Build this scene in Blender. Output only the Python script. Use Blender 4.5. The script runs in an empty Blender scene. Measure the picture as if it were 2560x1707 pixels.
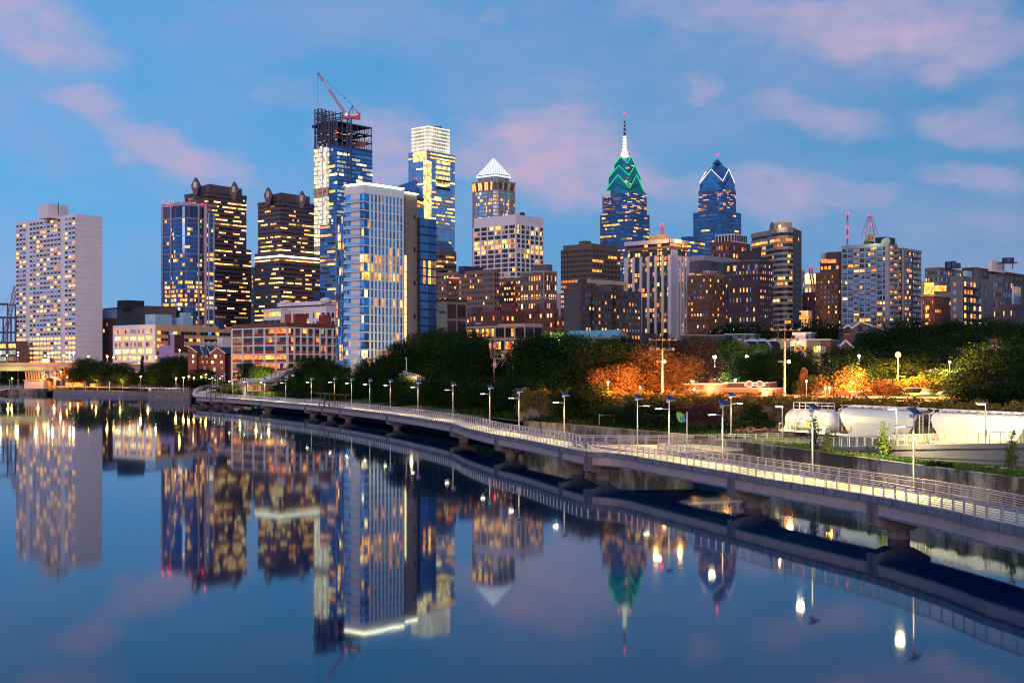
import bpy, math, random
import numpy as np
from mathutils import Vector, Matrix
R_ = math.radians
sc = bpy.context.scene
# ---------------------------------------------------------------- camera
F, CX, VH, CH = 3250.0, 1280.0, 924.0, 14.0
cd = bpy.data.cameras.new('camera'); cam = bpy.data.objects.new('camera', cd)
sc.collection.objects.link(cam); sc.camera = cam
cam.location = (0, 0, CH); cam.rotation_euler = (R_(90), 0, 0)
cd.sensor_width = 36; cd.lens = F/2560*36; cd.shift_y = (VH-853.5)/2560
cd.clip_start = 1; cd.clip_end = 20000
# ---------------------------------------------------------------- world
w = bpy.data.worlds.new("World"); sc.world = w; w.use_nodes = True
nt = w.node_tree; nt.nodes.clear()
def N(t, nt, **k):
    n = nt.nodes.new(t)
    for a, b in k.items(): setattr(n, a, b)
    return n
SUN_EL, SUN_AZ = 9.0, 189.0         # soft pink after-glow from behind the camera
sky = N('ShaderNodeTexSky', nt, sky_type='NISHITA', sun_disc=False)
sky.sun_elevation = R_(SUN_EL); sky.sun_rotation = R_(SUN_AZ)
tc = N('ShaderNodeTexCoord', nt)
sx = N('ShaderNodeSeparateXYZ', nt); nt.links.new(tc.outputs['Generated'], sx.inputs[0])
def M(op, a, b=None, c=None, nt=nt, clamp=False):
    n = N('ShaderNodeMath', nt, operation=op); n.use_clamp = clamp
    for i, x in enumerate((a, b, c)):
        if x is None: continue
        if isinstance(x, (int, float)): n.inputs[i].default_value = x
        else: nt.links.new(x, n.inputs[i])
    return n.outputs[0]
el = M('ARCSINE', sx.outputs[2]); az = M('ARCTAN2', sx.outputs[0], sx.outputs[1])
ramp = N('ShaderNodeValToRGB', nt)
nt.links.new(M('MULTIPLY', M('ABSOLUTE', el), 2/math.pi), ramp.inputs[0])
cr = ramp.color_ramp
stops = [(0, (.19,.345,.62)), (.03, (.15,.355,.65)), (.08, (.105,.35,.67)), (.17, (.08,.31,.64)), (.4, (.06,.2,.5)), (1, (.04,.13,.36))]
cr.elements[0].position = 0; cr.elements[0].color = (*stops[0][1], 1)
cr.elements[1].position = 1; cr.elements[1].color = (*stops[-1][1], 1)
for p, c in stops[1:-1]:
    e = cr.elements.new(p); e.color = (*c, 1)
# right part of the sky a little darker and deeper than the left
rb = M('MULTIPLY_ADD', az, -0.42, 1.0, clamp=False)
rb = M('MINIMUM', M('MAXIMUM', rb, 0.8), 1.18)
cv = N('ShaderNodeVectorMath', nt, operation='SCALE'); nt.links.new(ramp.outputs[0], cv.inputs[0]); nt.links.new(rb, cv.inputs['Scale'])
# clouds: soft banks placed in the sky by azimuth and elevation
comb = N('ShaderNodeCombineXYZ', nt); nt.links.new(az, comb.inputs[0]); nt.links.new(el, comb.inputs[1])
nz = N('ShaderNodeTexNoise', nt); nz.inputs['Scale'].default_value = 9; nz.inputs['Detail'].default_value = 7; nz.inputs['Roughness'].default_value = .55
mp0 = N('ShaderNodeMapping', nt); mp0.inputs['Scale'].default_value = (1, 2.0, 1); nt.links.new(comb.outputs[0], mp0.inputs[0]); nt.links.new(mp0.outputs[0], nz.inputs['Vector'])
dsp = N('ShaderNodeVectorMath', nt, operation='MULTIPLY_ADD')
nt.links.new(nz.outputs['Color'], dsp.inputs[0]); dsp.inputs[1].default_value = (.10, .075, 0)
off = N('ShaderNodeVectorMath', nt, operation='SUBTRACT'); nt.links.new(comb.outputs[0], off.inputs[0]); off.inputs[1].default_value = (.05, .0375, 0)
nt.links.new(off.outputs[0], dsp.inputs[2])
CL = [  # u, v, half width, half height, tilt (deg), strength
 (60,110,230,95,22,.75),(195,298,105,42,6,.7),(415,372,190,55,10,.8),(540,440,140,50,12,.5),(100,420,90,35,10,.2),
 (960,370,150,110,25,.75),(1350,405,275,112,6,1.0),(1250,350,120,50,4,.6),(1400,330,130,60,10,.4),(2130,90,430,85,8,.75),(2380,110,260,110,18,.5),
 (1765,195,65,55,10,.5),(2010,300,170,60,16,.55),(1440,260,120,40,18,.3),(1900,470,190,75,8,.65),(1660,470,90,40,14,.3),
 (2440,340,190,60,10,.5),(2440,500,160,50,8,.55),(2140,510,110,35,6,.4),(1250,60,60,30,20,.3),(740,220,110,50,15,.25),
 (1700,20,260,40,5,.35),(1620,440,120,40,20,.3),(2330,330,60,40,0,.25),(1000,20,130,30,5,.2)]
acc = None
for (u, v, hw, hh, tl, s) in CL:
    a0 = math.atan((u-CX)/F); e0 = math.atan((VH-v)/F)
    mp = N('ShaderNodeMapping', nt, vector_type='TEXTURE')
    mp.inputs['Location'].default_value = (a0, e0, 0)
    mp.inputs['Rotation'].default_value = (0, 0, R_(-tl))
    mp.inputs['Scale'].default_value = (hw/F*1.2, hh/F*1.2, 1)
    nt.links.new(dsp.outputs[0], mp.inputs[0])
    ln = N('ShaderNodeVectorMath', nt, operation='LENGTH'); nt.links.new(mp.outputs[0], ln.inputs[0])
    mr = N('ShaderNodeMapRange', nt, interpolation_type='SMOOTHSTEP')
    nt.links.new(ln.outputs['Value'], mr.inputs['Value'])
    for k, x in zip(('From Min','From Max','To Min','To Max'), (1.15, .25, 0, s)): mr.inputs[k].default_value = x
    o = mr.outputs[0]
    acc = o if acc is None else M('ADD', acc, M('MULTIPLY', o, M('SUBTRACT', 1.0, acc)))
# thin general haze of cloud plus cloud elsewhere in the sky
n2 = N('ShaderNodeTexNoise', nt); n2.inputs['Scale'].default_value = 4.2; n2.inputs['Detail'].default_value = 5
mp2 = N('ShaderNodeMapping', nt); mp2.inputs['Scale'].default_value = (1, 1, 2.5)
nt.links.new(tc.outputs['Generated'], mp2.inputs[0]); nt.links.new(mp2.outputs[0], n2.inputs['Vector'])
n3 = N('ShaderNodeTexNoise', nt); n3.inputs['Scale'].default_value = 26; n3.inputs['Detail'].default_value = 8; n3.inputs['Roughness'].default_value = .6; nt.links.new(mp0.outputs[0], n3.inputs['Vector'])
tx = N('ShaderNodeMapRange', nt); nt.links.new(n3.outputs[0], tx.inputs[0])
for k_, x_ in enumerate((.36, .62, .66, 1.1)): tx.inputs[1+k_].default_value = x_
acc = M('MULTIPLY', acc, tx.outputs[0])
thin = M('MULTIPLY', M('SUBTRACT', n2.outputs[0], .41, clamp=True), M('MULTIPLY', tx.outputs[0], 1.3), clamp=True)
acc = M('MAXIMUM', acc, thin, clamp=True)
cm = N('ShaderNodeMix', nt, data_type='RGBA'); nt.links.new(acc, cm.inputs[0])
nt.links.new(cv.outputs[0], cm.inputs[6]); cm.inputs[7].default_value = (.50,.41,.60,1)
back = M('MULTIPLY', M('POWER', M('MAXIMUM', M('MULTIPLY', sx.outputs[1], -1.0), 0.0), 2.0), M('MAXIMUM', M('MULTIPLY_ADD', M('ABSOLUTE', el), -2.0, 1.0), 0.0))
cb = N('ShaderNodeMix', nt, data_type='RGBA'); nt.links.new(M('MULTIPLY', back, .22), cb.inputs[0]); nt.links.new(cm.outputs[2], cb.inputs[6]); cb.inputs[7].default_value = (.85,.55,.52,1)
bg = N('ShaderNodeBackground', nt); nt.links.new(cb.outputs[2], bg.inputs[0]); bg.inputs[1].default_value = 1.0
bg2 = N('ShaderNodeBackground', nt); nt.links.new(sky.outputs[0], bg2.inputs[0]); bg2.inputs[1].default_value = .002
ad = N('ShaderNodeAddShader', nt); nt.links.new(bg.outputs[0], ad.inputs[0]); nt.links.new(bg2.outputs[0], ad.inputs[1])
wo = N('ShaderNodeOutputWorld', nt); nt.links.new(ad.outputs[0], wo.inputs[0])
# ---------------------------------------------------------------- sun (after-glow)
sd = bpy.data.lights.new('sun', 'SUN'); sun = bpy.data.objects.new('sun', sd); sc.collection.objects.link(sun)
sd.energy = 1.45; sd.angle = R_(28); sd.color = (1, .70, .62)
a = R_(SUN_AZ); e = R_(SUN_EL)
sdir = Vector((math.sin(a)*math.cos(e), math.cos(a)*math.cos(e), math.sin(e)))
sun.rotation_euler = sdir.to_track_quat('Z', 'Y').to_euler(); sun.location = (0, -50, 80)
sc.view_settings.view_transform = 'Standard'; sc.view_settings.look = 'None'
sc.view_settings.exposure = 0; sc.view_settings.gamma = 1
sc.render.engine = 'CYCLES'
sc.cycles.use_denoising = True; sc.cycles.filter_width = 1.1
sc.cycles.max_bounces = 6; sc.cycles.diffuse_bounces = 2; sc.cycles.glossy_bounces = 4; sc.cycles.transmission_bounces = 3
sc.cycles.transparent_max_bounces = 6
sc.cycles.sample_clamp_indirect = 4; sc.cycles.sample_clamp_direct = 30
sc.cycles.caustics_reflective = False; sc.cycles.caustics_refractive = False
# ---------------------------------------------------------------- helpers
C = sc.collection
rnd = random.Random(7)
def X(u, D): return (u-CX)/F*D
def Z(v, D): return CH+(VH-v)/F*D
def DZ(v, z): return (CH-z)*F/(v-VH)
def G(u, v, z):
    D = DZ(v, z); return Vector((X(u, D), D, z))
def P(u, v, D): return Vector((X(u, D), D, Z(v, D)))
MATS = {}
ALB = dict(tan_brick=.52, tan_pink_brick=.55, tan_grey_office=.46, grey_stone=.5, grey_violet_stone=.42, red_brick=.8, pale_pier=.9, orange_lit_brick=.8, brown_granite=.85, cream_band=.6, concrete_end=.5, grey_white_grid=.75, orange_brown_brick=.5, purple_brown_brick=.6, pale_stone=.8, dark_purple_brick=.7, cream_stucco=.8, beige_panel=.75, cool_grey_block=.55, tan_stone=.6, dark_brown_brick=.5, edge_beam_concrete=.6, pier_concrete=.6, girder_concrete=.85, brown_brick=.7, lavender_frame=.85, wagon_white=1.05, tan_orange_precast=.75, maroon_brick=.7, blue_glass=.85)
def mat(name, col, rough=.8, metal=0., var=.18, scale=.25, emit=None, es=1., bump=0, spec=.5, stretch=(1,1,1), var2=0):
    if name in MATS: return MATS[name]
    col = tuple(c_*ALB.get(name, 1) for c_ in col)
    m = bpy.data.materials.new(name); m.use_nodes = True; t = m.node_tree; MATS[name] = m
    b = t.nodes['Principled BSDF']; b.inputs['Roughness'].default_value = rough; b.inputs['Metallic'].default_value = metal
    b.inputs['Specular IOR Level'].default_value = spec
    b.inputs['Base Color'].default_value = (*col, 1)
    if var:
        g = N('ShaderNodeNewGeometry', t); mp = N('ShaderNodeMapping', t); mp.inputs['Scale'].default_value = stretch
        t.links.new(g.outputs['Position'], mp.inputs[0])
        n = N('ShaderNodeTexNoise', t); n.inputs['Scale'].default_value = scale; n.inputs['Detail'].default_value = 6
        n.inputs['Roughness'].default_value = .65
        t.links.new(mp.outputs[0], n.inputs['Vector'])
        mr = N('ShaderNodeMapRange', t); t.links.new(n.outputs[0], mr.inputs[0])
        mr.inputs[1].default_value = .25; mr.inputs[2].default_value = .75; mr.inputs[3].default_value = 1-var; mr.inputs[4].default_value = 1+var
        vm = N('ShaderNodeVectorMath', t, operation='SCALE'); vm.inputs[0].default_value = col; t.links.new(mr.outputs[0], vm.inputs['Scale'])
        t.links.new(vm.outputs[0], b.inputs['Base Color'])
        if bump:
            bp = N('ShaderNodeBump', t); bp.inputs['Strength'].default_value = bump; bp.inputs['Distance'].default_value = .3
            t.links.new(n.outputs[0], bp.inputs['Height']); t.links.new(bp.outputs[0], b.inputs['Normal'])
    if emit:
        b.inputs['Emission Color'].default_value = (*emit, 1); b.inputs['Emission Strength'].default_value = es
        m.cycles.emission_sampling = 'NONE'
    return m
def litmat(name, ca, cb, s, scale=.9):
    m = bpy.data.materials.new(name); m.use_nodes = True; t = m.node_tree; MATS[name] = m
    b = t.nodes['Principled BSDF']; b.inputs['Base Color'].default_value = (.03,.03,.03,1); b.inputs['Roughness'].default_value = .25
    g = N('ShaderNodeNewGeometry', t)
    n = N('ShaderNodeTexNoise', t); n.inputs['Scale'].default_value = scale; n.inputs['Detail'].default_value = 2
    n3 = N('ShaderNodeTexNoise', t); n3.inputs['Scale'].default_value = .12; n3.inputs['Detail'].default_value = 1
    mp = N('ShaderNodeMapping', t); mp.inputs['Scale'].default_value = (1, 1, .6); t.links.new(g.outputs['Position'], mp.inputs[0])
    t.links.new(mp.outputs[0], n.inputs['Vector']); t.links.new(g.outputs['Position'], n3.inputs['Vector'])
    mr = N('ShaderNodeMapRange', t); t.links.new(n.outputs[0], mr.inputs[0])
    mr.inputs[1].default_value = .35; mr.inputs[2].default_value = .68; mr.inputs[3].default_value = .3*s; mr.inputs[4].default_value = 1.35*s
    mx = N('ShaderNodeMix', t, data_type='RGBA'); mx.inputs[6].default_value = (*ca, 1); mx.inputs[7].default_value = (*cb, 1)
    m2 = N('ShaderNodeMapRange', t); t.links.new(n3.outputs[0], m2.inputs[0]); m2.inputs[1].default_value = .35; m2.inputs[2].default_value = .65
    t.links.new(m2.outputs[0], mx.inputs[0]); t.links.new(mx.outputs[2], b.inputs['Emission Color']); t.links.new(mr.outputs[0], b.inputs['Emission Strength'])
    m.cycles.emission_sampling = 'NONE'
    return m
YEL = litmat('lit_window_yellow', (1,.35,.04), (1,.48,.10), 2.7)
ORA = litmat('lit_window_orange', (1,.20,.02), (1,.31,.05), 2.0)
WHT = litmat('lit_window_white', (1,.60,.18), (1,.78,.38), 3.0)
DIM = litmat('lit_window_dim', (.55,.25,.08), (.7,.42,.2), .55)
BLU = litmat('lit_window_blue', (.03,.1,1), (.15,.45,1), .8)
PAL = litmat('lit_window_pale', (.45,.62,.55), (.85,.85,.55), .75)
def glow(name, c, s):
    if name not in MATS: mat(name, (.05,.05,.05), .5, 0, 0, emit=c, es=s)
    return MATS[name]
GL = mat('dark_glass', (.018,.024,.04), .12, 0, .3, .2, spec=.8)
GLB = mat('blue_glass', (.08,.18,.38), .13, .75, .35, .08, spec=.8)
GLP = mat('pale_glass', (.30,.44,.62), .12, .7, .3, .07, spec=.8)
GLT = mat('steel_blue_glass', (.13,.26,.46), .12, .8, .35, .1)
GLK = mat('black_window', (.012,.014,.02), .2, 0, .3, .3)
WHITE = mat('white_concrete', (.78,.70,.73), .8, 0, .07, .15)
class MB:
    def __init__(s): s.v = []; s.f = []; s.m = []; s.mats = []
    def mi(s, m):
        if m not in s.mats: s.mats.append(m)
        return s.mats.index(m)
    def add(s, vs, fs, m):
        b = len(s.v); i = s.mi(m); s.v += [tuple(x) for x in vs]
        for f in fs: s.f.append(tuple(b+k for k in f)); s.m.append(i)
    def box(s, c, sz, m, rz=0):
        cx, cy, cz = c; a, b, h = sz[0]/2, sz[1]/2, sz[2]/2; co, si = math.cos(rz), math.sin(rz)
        vs = [(cx+x*co-y*si, cy+x*si+y*co, cz+z) for z in (-h, h) for x, y in ((-a,-b),(a,-b),(a,b),(-a,b))]
        s.add(vs, BOXF, m)
    def fbox(s, f, s0, s1, z0, z1, d0, d1, m):
        A, e, n = f[0], f[2], f[3]
        vs = []
        for z in (z0, z1):
            for (ss, dd) in ((s0, d1), (s1, d1), (s1, d0), (s0, d0)):
                vs.append((A[0]+e[0]*ss+n[0]*dd, A[1]+e[1]*ss+n[1]*dd, z))
        s.add(vs, BOXF, m)
    def prism(s, poly, z0, z1, m, top=None, mt=None):
        n = len(poly); q = top or poly
        s.add([(p[0], p[1], z0) for p in poly]+[(p[0], p[1], z1) for p in q], [(i, (i+1) % n, n+(i+1) % n, n+i) for i in range(n)], m)
        s.add([(p[0], p[1], z1) for p in q], [tuple(range(n))], mt or m)
    def beam(s, p, q, w_, h_, m):
        p, q = Vector(p), Vector(q); d = q-p
        if d.length < 1e-6: return
        d.normalize(); up = Vector((0, 0, 1)) if abs(d.z) < .95 else Vector((1, 0, 0))
        x = d.cross(up).normalized()*w_/2; y = x.cross(d).normalized()*h_/2
        vs = [p-x-y, p+x-y, p+x+y, p-x+y, q-x-y, q+x-y, q+x+y, q-x+y]
        s.add(vs, BOXF, m)
    def tube(s, p, q, r0, r1, m, n=8):
        p, q = Vector(p), Vector(q); d = (q-p).normalized(); up = Vector((0, 0, 1)) if abs(d.z) < .95 else Vector((1, 0, 0))
        x = d.cross(up).normalized(); y = x.cross(d)
        vs = [c+(x*math.cos(2*math.pi*k/n)+y*math.sin(2*math.pi*k/n))*r for c, r in ((p, r0), (q, r1)) for k in range(n)]
        s.add(vs, [(k, (k+1) % n, n+(k+1) % n, n+k) for k in range(n)]+[tuple(range(n)), tuple(range(n, 2*n))], m)
    def ball(s, c, r, m, n=8, k=5, sz=1.):
        vs = [(c[0], c[1], c[2]+r*sz)]
        for i in range(1, k):
            t = math.pi*i/k
            for j in range(n):
                a = 2*math.pi*j/n; vs.append((c[0]+r*math.sin(t)*math.cos(a), c[1]+r*math.sin(t)*math.sin(a), c[2]+r*sz*math.cos(t)))
        vs.append((c[0], c[1], c[2]-r*sz)); fs = [(0, 1+j, 1+(j+1) % n) for j in range(n)]
        for i in range(k-2):
            for j in range(n): fs.append((1+i*n+j, 1+(i+1)*n+j, 1+(i+1)*n+(j+1) % n, 1+i*n+(j+1) % n))
        l = len(vs)-1; fs += [(l, 1+(k-2)*n+(j+1) % n, 1+(k-2)*n+j) for j in range(n)]
        s.add(vs, fs, m)
    def build(s, name, parent=None, smooth=False):
        if not s.v: return None
        me = bpy.data.meshes.new(name); o = ORG.get(parent.name, (0, 0, 0)) if parent else (0, 0, 0)
        me.from_pydata([(v[0]-o[0], v[1]-o[1], v[2]-o[2]) for v in s.v], [], s.f)
        for m in s.mats: me.materials.append(m)
        me.polygons.foreach_set('material_index', s.m)
        if smooth: me.polygons.foreach_set('use_smooth', [True]*len(s.f))
        me.update(); ob = bpy.data.objects.new(name, me); C.objects.link(ob)
        if parent: ob.parent = parent; ORG[ob.name] = o
        return ob
BOXF = [(0,1,5,4),(1,2,6,5),(2,3,7,6),(3,0,4,7),(4,5,6,7),(3,2,1,0)]
ORG = {}
def thing(name, label, cat, loc=(0,0,0), group=None):
    o = bpy.data.objects.new(name, None); C.objects.link(o); o.location = loc; ORG[o.name] = tuple(loc)
    o.empty_display_size = .5; o['label'] = label; o['category'] = cat
    if group: o['group'] = group
    return o
def tag(o, label=None, cat=None, group=None, kind=None):
    for k, v in (('label', label), ('category', cat), ('group', group), ('kind', kind)):
        if v: o[k] = v
    return o
def struct(name, mb, smooth=False): return tag(mb.build(name, smooth=smooth), kind='structure')
def copytree(o, loc=None, rz=None, label=None, scale=None, parent=None):
    c = o.copy(); C.objects.link(c)
    if parent is not None: c.parent = parent
    if loc is not None: c.location = loc
    if rz is not None: c.rotation_euler = (0, 0, rz)
    if scale is not None: c.scale = scale
    if label: c['label'] = label
    for ch in o.children: copytree(ch, parent=c)
    return c
def point(name, loc, power, col, r=.3, parent=None):
    l = bpy.data.lights.new(name, 'POINT'); l.energy = power; l.color = col; l.shadow_soft_size = r
    o = bpy.data.objects.new(name, l); C.objects.link(o); o.location = loc
    if parent:
        o.parent = parent; q = ORG[parent.name]; o.location = (loc[0]-q[0], loc[1]-q[1], loc[2]-q[2])
    return o
ORD = ['leftmost','second','third','fourth','fifth','sixth','seventh','eighth','ninth','tenth','eleventh','twelfth','thirteenth','fourteenth','fifteenth','sixteenth','seventeenth','eighteenth','nineteenth','twentieth','twenty-first','twenty-second','twenty-third','twenty-fourth','twenty-fifth','twenty-sixth','twenty-seventh','twenty-eighth','twenty-ninth','thirtieth']
def nth(i): return ORD[i] if i == 0 else ORD[i]+' from left'
# ---- facades: a face is (A, B, e, n, length), seen from outside A is the left end
def face(A, B):
    A = Vector((A[0], A[1])); B = Vector((B[0], B[1])); d = B-A; l = d.length; e = d/l
    return (A, B, e, Vector((e.y, -e.x)), l)
UNIT = {}
def unit(m):
    if m.name not in UNIT:
        b = MB(); b.box((0,0,0), (1,1,1), m); me = bpy.data.meshes.new('window'); me.from_pydata(b.v, [], b.f); me.materials.append(m); UNIT[m.name] = me
    return UNIT[m.name]
class Bld:
    def __init__(s, name, label, uL, uC, uR, v, D, wall, z0=8., dl=(-.755,.656), dr=(.656,.755), cat='building', group=None, roof=None, noprism=False):
        s.D = D; s.zt = Z(v, D); s.z0 = z0; Cp = Vector((X(uC, D), D))
        def sol(u, d):
            k = (u-CX)/F; t = (k*Cp.y-Cp.x)/(d[0]-k*d[1]); return Cp+Vector(d)*t
        s.C = Cp; s.L = sol(uL, dl); s.R = sol(uR, dr); s.B = s.L+s.R-Cp
        s.poly = [s.L, s.C, s.R, s.B]
        s.mid = (s.L+s.R)/2
        s.root = thing(name, label, cat, (s.mid.x, s.mid.y, z0), group)
        s.fl = face(s.L, s.C); s.fr = face(s.C, s.R); s.win = []
        s.wall = wall
        if not noprism:
            b = MB(); b.prism(s.poly, z0, s.zt, wall, mt=roof or ROOF); s.body = b.build('wall', s.root)
    def part(s, name, mb, smooth=False): return mb.build(name, s.root, smooth)
    def inset(s, f, k=0):  # shrink footprint about middle
        return [s.mid+(p-s.mid)*f for p in s.poly]
    def sub(s, uL, uC, uR, D=None, dl=(-.755,.656), dr=(.656,.755)):
        D = D or s.D+5; Cp = Vector((X(uC, D), D))
        def sol(u, d):
            k = (u-CX)/F; t = (k*Cp.y-Cp.x)/(d[0]-k*d[1]); return Cp+Vector(d)*t
        L = sol(uL, dl); Rr = sol(uR, dr); return [L, Cp, Rr, L+Rr-Cp]
    def grid(s, f, a0, a1, z0, z1, cols, rows, fw=.55, fh=.5, lit=.2, pal=None, dark=None, fn=None, dz=.5):
        cw = (a1-a0)/cols*f[4]; ch = (z1-z0)/rows
        for r in range(rows):
            for c in range(cols):
                m = pick(lit, pal, dark)
                if fn:
                    q = fn(c, r)
                    if q is False: continue
                    if q is not None: m = q
                cs = a0*f[4]+(c+.5)*cw; cz = z0+(r+dz)*ch
                s.win.append((f, cs, cz, cw*fw, ch*fh, m))
    def done(s, n=100, name='window', pr=.12):
        if not s.win: return
        def key(w_):
            f, cs, cz, ww, wh, m = w_; y = f[0].y+f[2].y*cs; return -(ww*wh*abs(f[3].y+.25*abs(f[3].x)))/(y*y)
        s.win.sort(key=key); o = ORG[s.root.name]
        for (f, cs, cz, ww, wh, m) in s.win[:n]:
            ob = bpy.data.objects.new(name, unit(m)); C.objects.link(ob); ob.parent = s.root
            ob.location = (f[0].x+f[2].x*cs-o[0], f[0].y+f[2].y*cs-o[1], cz-o[2]); ob.scale = (ww, 2*pr, wh)
            ob.rotation_euler = (0, 0, math.atan2(f[2].y, f[2].x))
        if len(s.win) > n:
            b = MB()
            for (f, cs, cz, ww, wh, m) in s.win[n:]: b.fbox(f, cs-ww/2, cs+ww/2, cz-wh/2, cz+wh/2, -.05, pr, m)
            tag(b.build(name+'_grid', s.root), kind='stuff')
        s.win = []
    def bands(s, faces, z0, z1, rows, hf=.5, pane=2., lit=.3, pal=None, dark=None, pr=.08, name='window_band', rowlit=None, gap=.04, mg=.0, run=4, dz=.5):
        ch = (z1-z0)/rows
        for r in range(rows):
            b = MB(); p = lit*rnd.choice((.25,.6,1,1,1.6,2.2)) if rowlit is None else rowlit(r)
            zc = z0+(r+dz)*ch; cur = None; left = 0
            for f in faces:
                n = max(1, round(f[4]/pane)); pw = f[4]*(1-2*mg)/n
                for c in range(n):
                    if left <= 0:
                        cur = pick(p, pal, dark); left = rnd.randint(1, run)
                    left -= 1
                    a = f[4]*mg+c*pw
                    b.fbox(f, a+pw*gap, a+pw*(1-gap), zc-ch*hf/2, zc+ch*hf/2, -.02, pr, cur)
            b.build(name, s.root)
    def ribs(s, f, a0, a1, z0, z1, n, w_, d, m, name='pier_frame', ends=True, mb=None):
        b = mb or MB()
        for k in range(n+1):
            if not ends and k in (0, n): continue
            c = (a0+(a1-a0)*k/n)*f[4]; b.fbox(f, c-w_/2, c+w_/2, z0, z1, -.02, d, m)
        if mb is None: b.build(name, s.root)
    def slabs(s, faces, z0, z1, n, h, d, m, name='floor_slab', mb=None):
        b = mb or MB()
        for k in range(n+1):
            z = z0+(z1-z0)*k/n
            for f in faces: b.fbox(f, -.05, f[4]+.05, z-h/2, z+h/2, -.02, d, m)
        if mb is None: b.build(name, s.root)
def pick(p, pal=None, dark=None):
    if rnd.random() < p:
        pal = pal or 'yyyoowd'; c = rnd.choice(pal)
        return {'y': YEL, 'o': ORA, 'w': WHT, 'd': DIM, 'b': BLU, 'p': PAL}[c]
    return rnd.choice(dark) if isinstance(dark, (list, tuple)) else (dark or GL)
ROOF = mat('roof_gravel', (.10,.10,.12), .9, 0, .25, .3)
RED = glow('red_beacon', (1,.0,.015), 12)
# ================================================================ SETTING
def cr_spline(pts, step):
    out = []; P_ = [Vector(p) for p in pts]; P_ = [P_[0]*2-P_[1]]+P_+[P_[-1]*2-P_[-2]]
    for i in range(1, len(P_)-2):
        a, b, c, d = P_[i-1:i+3]; n = max(1, int((c-b).length/step*3))
        for k in range(n):
            t = k/n; out.append(.5*((2*b)+(c-a)*t+(2*a-5*b+4*c-d)*t*t+(3*b-a-3*c+d)*t**3))
    out.append(P_[-2])
    res = [out[0]]; acc_ = 0
    for i in range(1, len(out)):
        d = (out[i]-out[i-1]).length
        while acc_+d >= step:
            t = (step-acc_)/d; q = out[i-1].lerp(out[i], t); res.append(q); out[i-1] = q; d = (out[i]-q).length; acc_ = 0
        acc_ += d
    return res
DK, RT = 3.55, 4.9      # deck and top-rail height above the river
npx = [(2559,1269.7),(2465,1252.9),(2371.7,1232.3),(2278,1215.4),(2184.6,1199.3),(2072,1183.6),(1933,1164.4),(1821,1147.6),(1652.5,1122.9),(1551.5,1108.3),(1464.5,1103),(1400,1092.5),(1315.4,1077),(1233.7,1064.9),(1165.7,1051.3),(1124.9,1040.5),(1029.7,1027.5),(969.8,1020),(888,1011.5),(801,1003),(691,994.8),(620,989.5),(551.4,985.2),(489,982.3)]
near = [G(u, v, RT) for u, v in npx]
near = [(p.x, p.y, 0) for p in near]
near = [(39.6, 49, 0), (36.2, 68, 0)]+near+[(-133,545,.5),(-136,575,1.2),(-127,597,1.8),(-108,600,2.2)]
line = cr_spline(near, 1.8)
S = [Vector(p) for p in line]
for it in range(14):   # smooth the far, noisier part
    T = [p.copy() for p in S]
    for i in range(1, len(S)-1):
        if S[i].y > 240: S[i] = (T[i-1]+T[i]*2+T[i+1])/4
def normal(i, L):
    a = L[max(0, i-2)]; b = L[min(len(L)-1, i+2)]; d = Vector((b.x-a.x, b.y-a.y)).normalized(); return Vector((d.y, -d.x, 0))
WD = 4.8
NL = S; FL = [p+normal(i, S)*WD for i, p in enumerate(S)]
for it in range(4):
    T = [p.copy() for p in FL]
    for i in range(1, len(FL)-1): FL[i] = (T[i-1]+T[i]*2+T[i+1])/4
# ---- water
wm = bpy.data.materials.new('river_water'); wm.use_nodes = True; t = wm.node_tree; t.nodes.clear()
g = N('ShaderNodeNewGeometry', t); mp = N('ShaderNodeMapping', t); mp.inputs['Scale'].default_value = (1, .35, 1); t.links.new(g.outputs['Position'], mp.inputs[0])
n1 = N('ShaderNodeTexNoise', t); n1.inputs['Scale'].default_value = .25; n1.inputs['Detail'].default_value = 7; n1.inputs['Roughness'].default_value = .6; t.links.new(mp.outputs[0], n1.inputs['Vector'])
bp = N('ShaderNodeBump', t); bp.inputs['Strength'].default_value = .085; bp.inputs['Distance'].default_value = .035; t.links.new(n1.outputs[0], bp.inputs['Height'])
n2_ = N('ShaderNodeTexNoise', t); n2_.inputs['Scale'].default_value = .02; n2_.inputs['Detail'].default_value = 4; t.links.new(mp.outputs[0], n2_.inputs['Vector'])
mr = N('ShaderNodeMapRange', t); t.links.new(n2_.outputs[0], mr.inputs[0])
for k, x in enumerate((.35, .7, .028, .052)): mr.inputs[1+k].default_value = x
gl = N('ShaderNodeBsdfGlossy', t); gl.inputs['Color'].default_value = (.80,.93,1.0,1); t.links.new(mr.outputs[0], gl.inputs['Roughness']); t.links.new(bp.outputs[0], gl.inputs['Normal'])
df = N('ShaderNodeBsdfDiffuse', t); df.inputs['Color'].default_value = (.001,.016,.07,1)
fr_ = N('ShaderNodeFresnel', t); fr_.inputs['IOR'].default_value = 1.33; ms = N('ShaderNodeMixShader', t); t.links.new(fr_.outputs[0], ms.inputs[0]); t.links.new(df.outputs[0], ms.inputs[1]); t.links.new(gl.outputs[0], ms.inputs[2])
ou = N('ShaderNodeOutputMaterial', t); t.links.new(ms.outputs[0], ou.inputs[0])
m = MB(); m.add([(-1800,-400,0),(600,-400,0),(600,900,0),(-1800,1500,0)], [(0,1,2,3)], wm); struct('river', m)
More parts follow.
